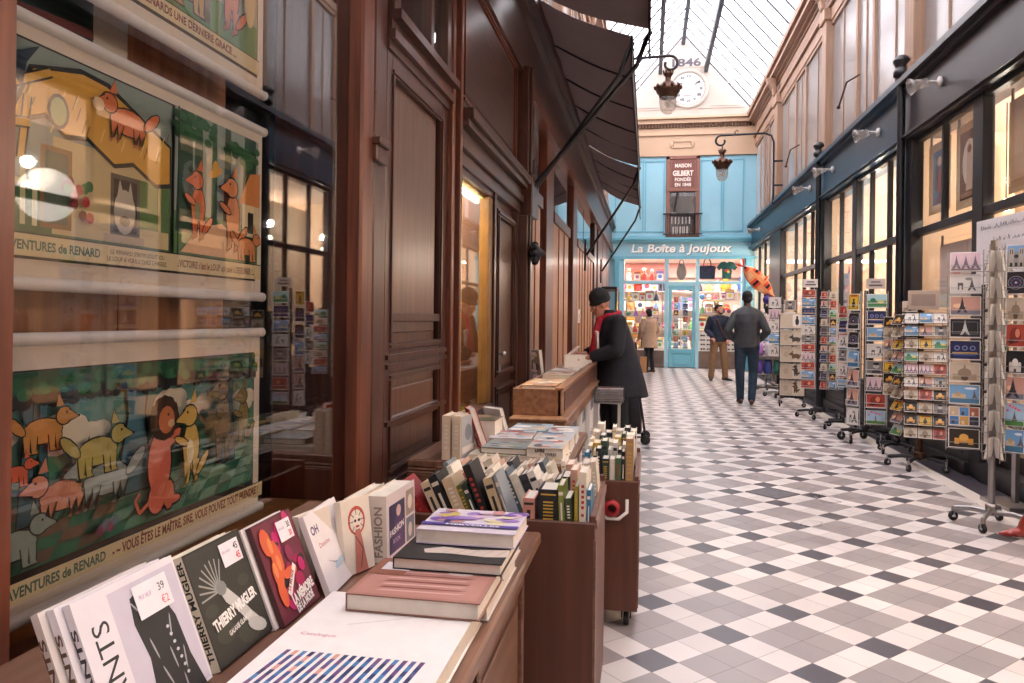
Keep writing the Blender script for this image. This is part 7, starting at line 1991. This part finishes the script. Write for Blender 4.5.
# ---- 4: person in the knitted hat looking down at the stall
def hat_person():
    t = thing('person', 'person in a black knitted hat, long black coat and red scarf, looking at a phone', 'person', (-.345, 7.30, 0), rotz=math.radians(-68))
    s = .97
    def S(*p): return V(p) * s
    hips = [S(-.09, .04, .90), S(.09, .04, .90)]; knees = [S(-.10, .0, .49), S(.10, .05, .49)]; ankles = [S(-.10, .06, .085), S(.10, .10, .085)]
    sh = [S(-.18, .0, 1.40), S(.18, .0, 1.40)]; el = [S(-.25, -.02, 1.12), S(.25, -.04, 1.13)]; wr = [S(-.10, -.27, 1.07), S(.07, -.29, 1.04)]
    mb = MB(); chain(mb, [S(0, .05, .93), S(0, .05, 1.12), S(0, .0, 1.32)], [.13, .13, .13]); chain(mb, [sh[0], S(0, 0, 1.40), sh[1]], [.055, .085, .055]); cap(mb, S(0, -.02, 1.42), S(0, -.09, 1.52), .052, .05)
    legs(mb, hips, knees, ankles, [.085, .055, .04])
    for a, b, c, q in zip(sh, el, wr, (1, -1)): chain(mb, [a, b, c], [.045, .038, .028])
    hand(mb, wr[0], (.05, -1, .15), (-.3, .1, 1), 1, 1, .8); hand(mb, wr[1], (-.1, -1, .1), (.9, 0, .3), -1, 1, .9)
    P, R = head(mb, S(0, -.13, 1.56), (0, -1, -.42), (0, -.3, 1)); organic(mb, 'body', M['skin'], t, .008); eyes(t, P, R)
    mb = MB(); mb.ell(P(0, -.022, .078), (.090, .104, .098), R=R); mb.ell(P(0, -.016, .040), (.096, .112, .040), R=R); organic(mb, 'knitted_hat', plain('black_knit', '#26272b', .95, vary=.3, scale=70, bump=1.0), t, .008, 3)
    mb = MB()
    mb.loft([(S(0, .12, .66), .25, .25), (S(0, .10, .80), .24, .235), (S(0, .07, 1.0), .225, .205), (S(0, .03, 1.2), .215, .175), (S(0, .01, 1.33), .215, .15), (S(0, .0, 1.42), .17, .12), (S(0, -.02, 1.48), .095, .09), (S(0, -.04, 1.52), .08, .075)], 28)
    for a, b, c in zip(sh, el, wr): chain(mb, [a, b, c + (b - c) * .30], [.082, .072, .058])
    organic(mb, 'coat', cloth('black_wool_coat', '#20222c', .5, 7, 1.0), t, .011, 3)
    mb = MB(); cap(mb, S(-.08, .04, .88), S(.08, .04, .88), .12, .12); legs(mb, hips, knees, ankles, [.105, .085, .075]); organic(mb, 'trousers', cloth('black_trousers', '#1c1c22', .2), t, .010, 3)
    mb = MB(); 
    chain(mb, [S(.08, .04, 1.47), S(.075, -.06, 1.46), S(.02, -.13, 1.42), S(-.06, -.09, 1.46), S(-.08, .02, 1.48), S(0, .07, 1.49), S(.08, .04, 1.47)], [.032] * 7)
    chain(mb, [S(.03, -.14, 1.42), S(.05, -.185, 1.28), S(.04, -.215, 1.08), S(.03, -.235, .86)], [.035, .034, .036, .03]); organic(mb, 'scarf', cloth('red_scarf', '#b01f34', .25, 30), t, .008, 2)
    mb = MB('#e6e2e2'); mb.cbox(S(.09, -.185, 1.22), (.06, .02, .17), Euler((.1, .2, 0)), '#e6e2e2'); mb.build('white_lining', M['matte'], t, world=False)
    for a, f in zip(ankles, ((0, -1, 0), (0, -1, 0))): shoe(t, a, f, M['black'])
    return t
hp = hat_person()
mw = world_of(hp)
ph = thing('phone', 'pale phone held in the hand of the person in the knitted hat', 'phone', tuple(mw @ V((.0, -.385, 1.08))), rotz=math.radians(-68))
mb = MB(); mb.cbox((0, 0, 0), (.070, .010, .14), Euler((-.9, 0, 0))); mb.build('phone_case', M['white_plastic'], ph, world=False, bevel=.003)
mb = MB('#3f6a68'); mb.cbox((0, .005, .006), (.060, .002, .12), Euler((-.9, 0, 0)), '#5a7a78'); mb.build('screen', M['print'], ph, world=False)

# ---- wheeled shopping trolley behind the person in the hat
tr = thing('shopping_trolley', 'dark folding shopping trolley just behind the person in the knitted hat', 'trolley', (-.02, 8.6, 0))
mb = MB(); 
for y in (8.45, 8.75): mb.tube([(-.02, y, .06), (-.10, y, .6), (-.14, y, 1.12)], .010, 6)
for z, x in ((.2, -.04), (.6, -.10), (1.12, -.14)): mb.tube([(x, 8.45, z), (x, 8.75, z)], .010, 6)
mb.tube([(-.02, 8.45, .08), (-.30, 8.45, .08)], .01, 6); mb.tube([(-.02, 8.75, .08), (-.30, 8.75, .08)], .01, 6)
mb.build('frame', M['iron'], tr)
for x, y in ((-.02, 8.42), (-.02, 8.78), (-.30, 8.44), (-.30, 8.76)):
    mb = MB(); mb.lathe([(.01, -.012), (.05, -.012), (.055, 0), (.05, .012), (.01, .012)], (x, y, .056), 16, R=Matrix.Rotation(PI / 2, 3, 'X')); mb.build('wheel', M['rubber'], tr)
mb = MB(); mb.loft([((-.17, 8.6, .12), .11, .13), ((-.19, 8.6, .5), .12, .14), ((-.21, 8.6, .82), .11, .13), ((-.20, 8.6, .88), .06, .08)], 16); mb.build('bag', cloth('dark_trolley_bag', '#25242c'), tr)

# ---- 5: red boot stepping in at the right edge
def boot_person():
    t = thing('person', 'person stepping in at the right edge, only a red leather boot in the picture', 'person', (2.66, 4.93, 0), rotz=math.radians(-80))
    s = .95
    def S(*p): return V(p) * s
    hips = [S(-.08, 0, .92), S(.08, 0, .92)]; knees = [S(.30 - .38, -.14, .52), S(.10, .0, .50)]; ankles = [S(-.36 + .28, .16, .10), S(.1, .2, .10)]
    mi = world_of(t).inverted()
    foot = mi @ V((2.40, 5.34, .085)); knee = mi @ V((2.58, 5.24, .45))
    hips = [mi @ V((2.70, 5.02, .88)), mi @ V((2.70, 4.84, .90))]
    knees = [knee, mi @ V((2.68, 4.78, .50))]; ankles = [foot, mi @ V((2.76, 4.74, .085))]
    c0 = mi @ V((2.70, 4.93, 0)); 
    def C(x, y, z): return V((c0.x + x, c0.y + y, z))
    sh = [C(-.18, 0, 1.36), C(.18, 0, 1.36)]; el = [C(-.25, .05, 1.10), C(.25, .0, 1.10)]; wr = [C(-.22, -.1, .90), C(.24, -.06, .88)]
    mb = MB(); chain(mb, [C(0, 0, .93), C(0, 0, 1.12), C(0, 0, 1.3)], [.12, .11, .11]); chain(mb, [sh[0], C(0, 0, 1.36), sh[1]], [.05, .08, .05]); cap(mb, C(0, 0, 1.38), C(0, -.01, 1.49), .048, .046)
    legs(mb, hips, knees, ankles, [.085, .055, .036])
    for a, b, c, q in zip(sh, el, wr, (1, -1)): chain(mb, [a, b, c], [.042, .036, .026]); hand(mb, c, (0, -.3, -1), (q * -1, 0, 0), q, .95, .5)
    P, R = head(mb, C(0, -.02, 1.57), (0, -1, 0), (0, 0, 1), .95); organic(mb, 'body', M['skin'], t, .009); eyes(t, P, R, .95)
    mb = MB(); mb.ell(P(0, -.03, .03), (.088, .10, .10), R=R); mb.ell(P(0, -.07, -.08), (.08, .05, .10), R=R); organic(mb, 'hair', plain('brown_hair', '#3a2a20', .85, bump=.6, scale=60), t, .009)
    mb = MB(); mb.loft([(C(0, 0, .62), .22, .18), (C(0, 0, .9), .2, .16), (C(0, 0, 1.1), .17, .13), (C(0, 0, 1.28), .19, .13), (C(0, 0, 1.37), .18, .11), (C(0, 0, 1.43), .09, .08)], 24)
    for a, b, c in zip(sh, el, wr): chain(mb, [a, b, c], [.066, .056, .046])
    organic(mb, 'coat', cloth('grey_coat', '#5a5a62', .2), t, .011, 3)
    lm = plain('red_leather', '#a5352c', .3, vary=.25, scale=20, coat=.5)
    for kn, an, f in zip(knees, ankles, (mi.to_3x3() @ V((-.8, .1, 0)), mi.to_3x3() @ V((-1, 0, 0)))):
        mb = MB(); f = V(f).normalized()
        chain(mb, [kn.lerp(an, .05), kn.lerp(an, .35), kn.lerp(an, .8), an], [.062, .060, .046, .042], 14)
        for q, rx, rz in ((-.035, .033, .035), (.015, .036, .040), (.055, .036, .030), (.09, .032, .022), (.115, .020, .016)):
            Rf = Matrix.Rotation(math.atan2(-f.x, f.y), 3, 'Z'); mb.ell(V((an.x, an.y, 0)) + f * q + V((0, 0, rz + .008)), (rx, .04, rz), R=Rf)
        organic(mb, 'boot', lm, t, .007, 3)
boot_person()
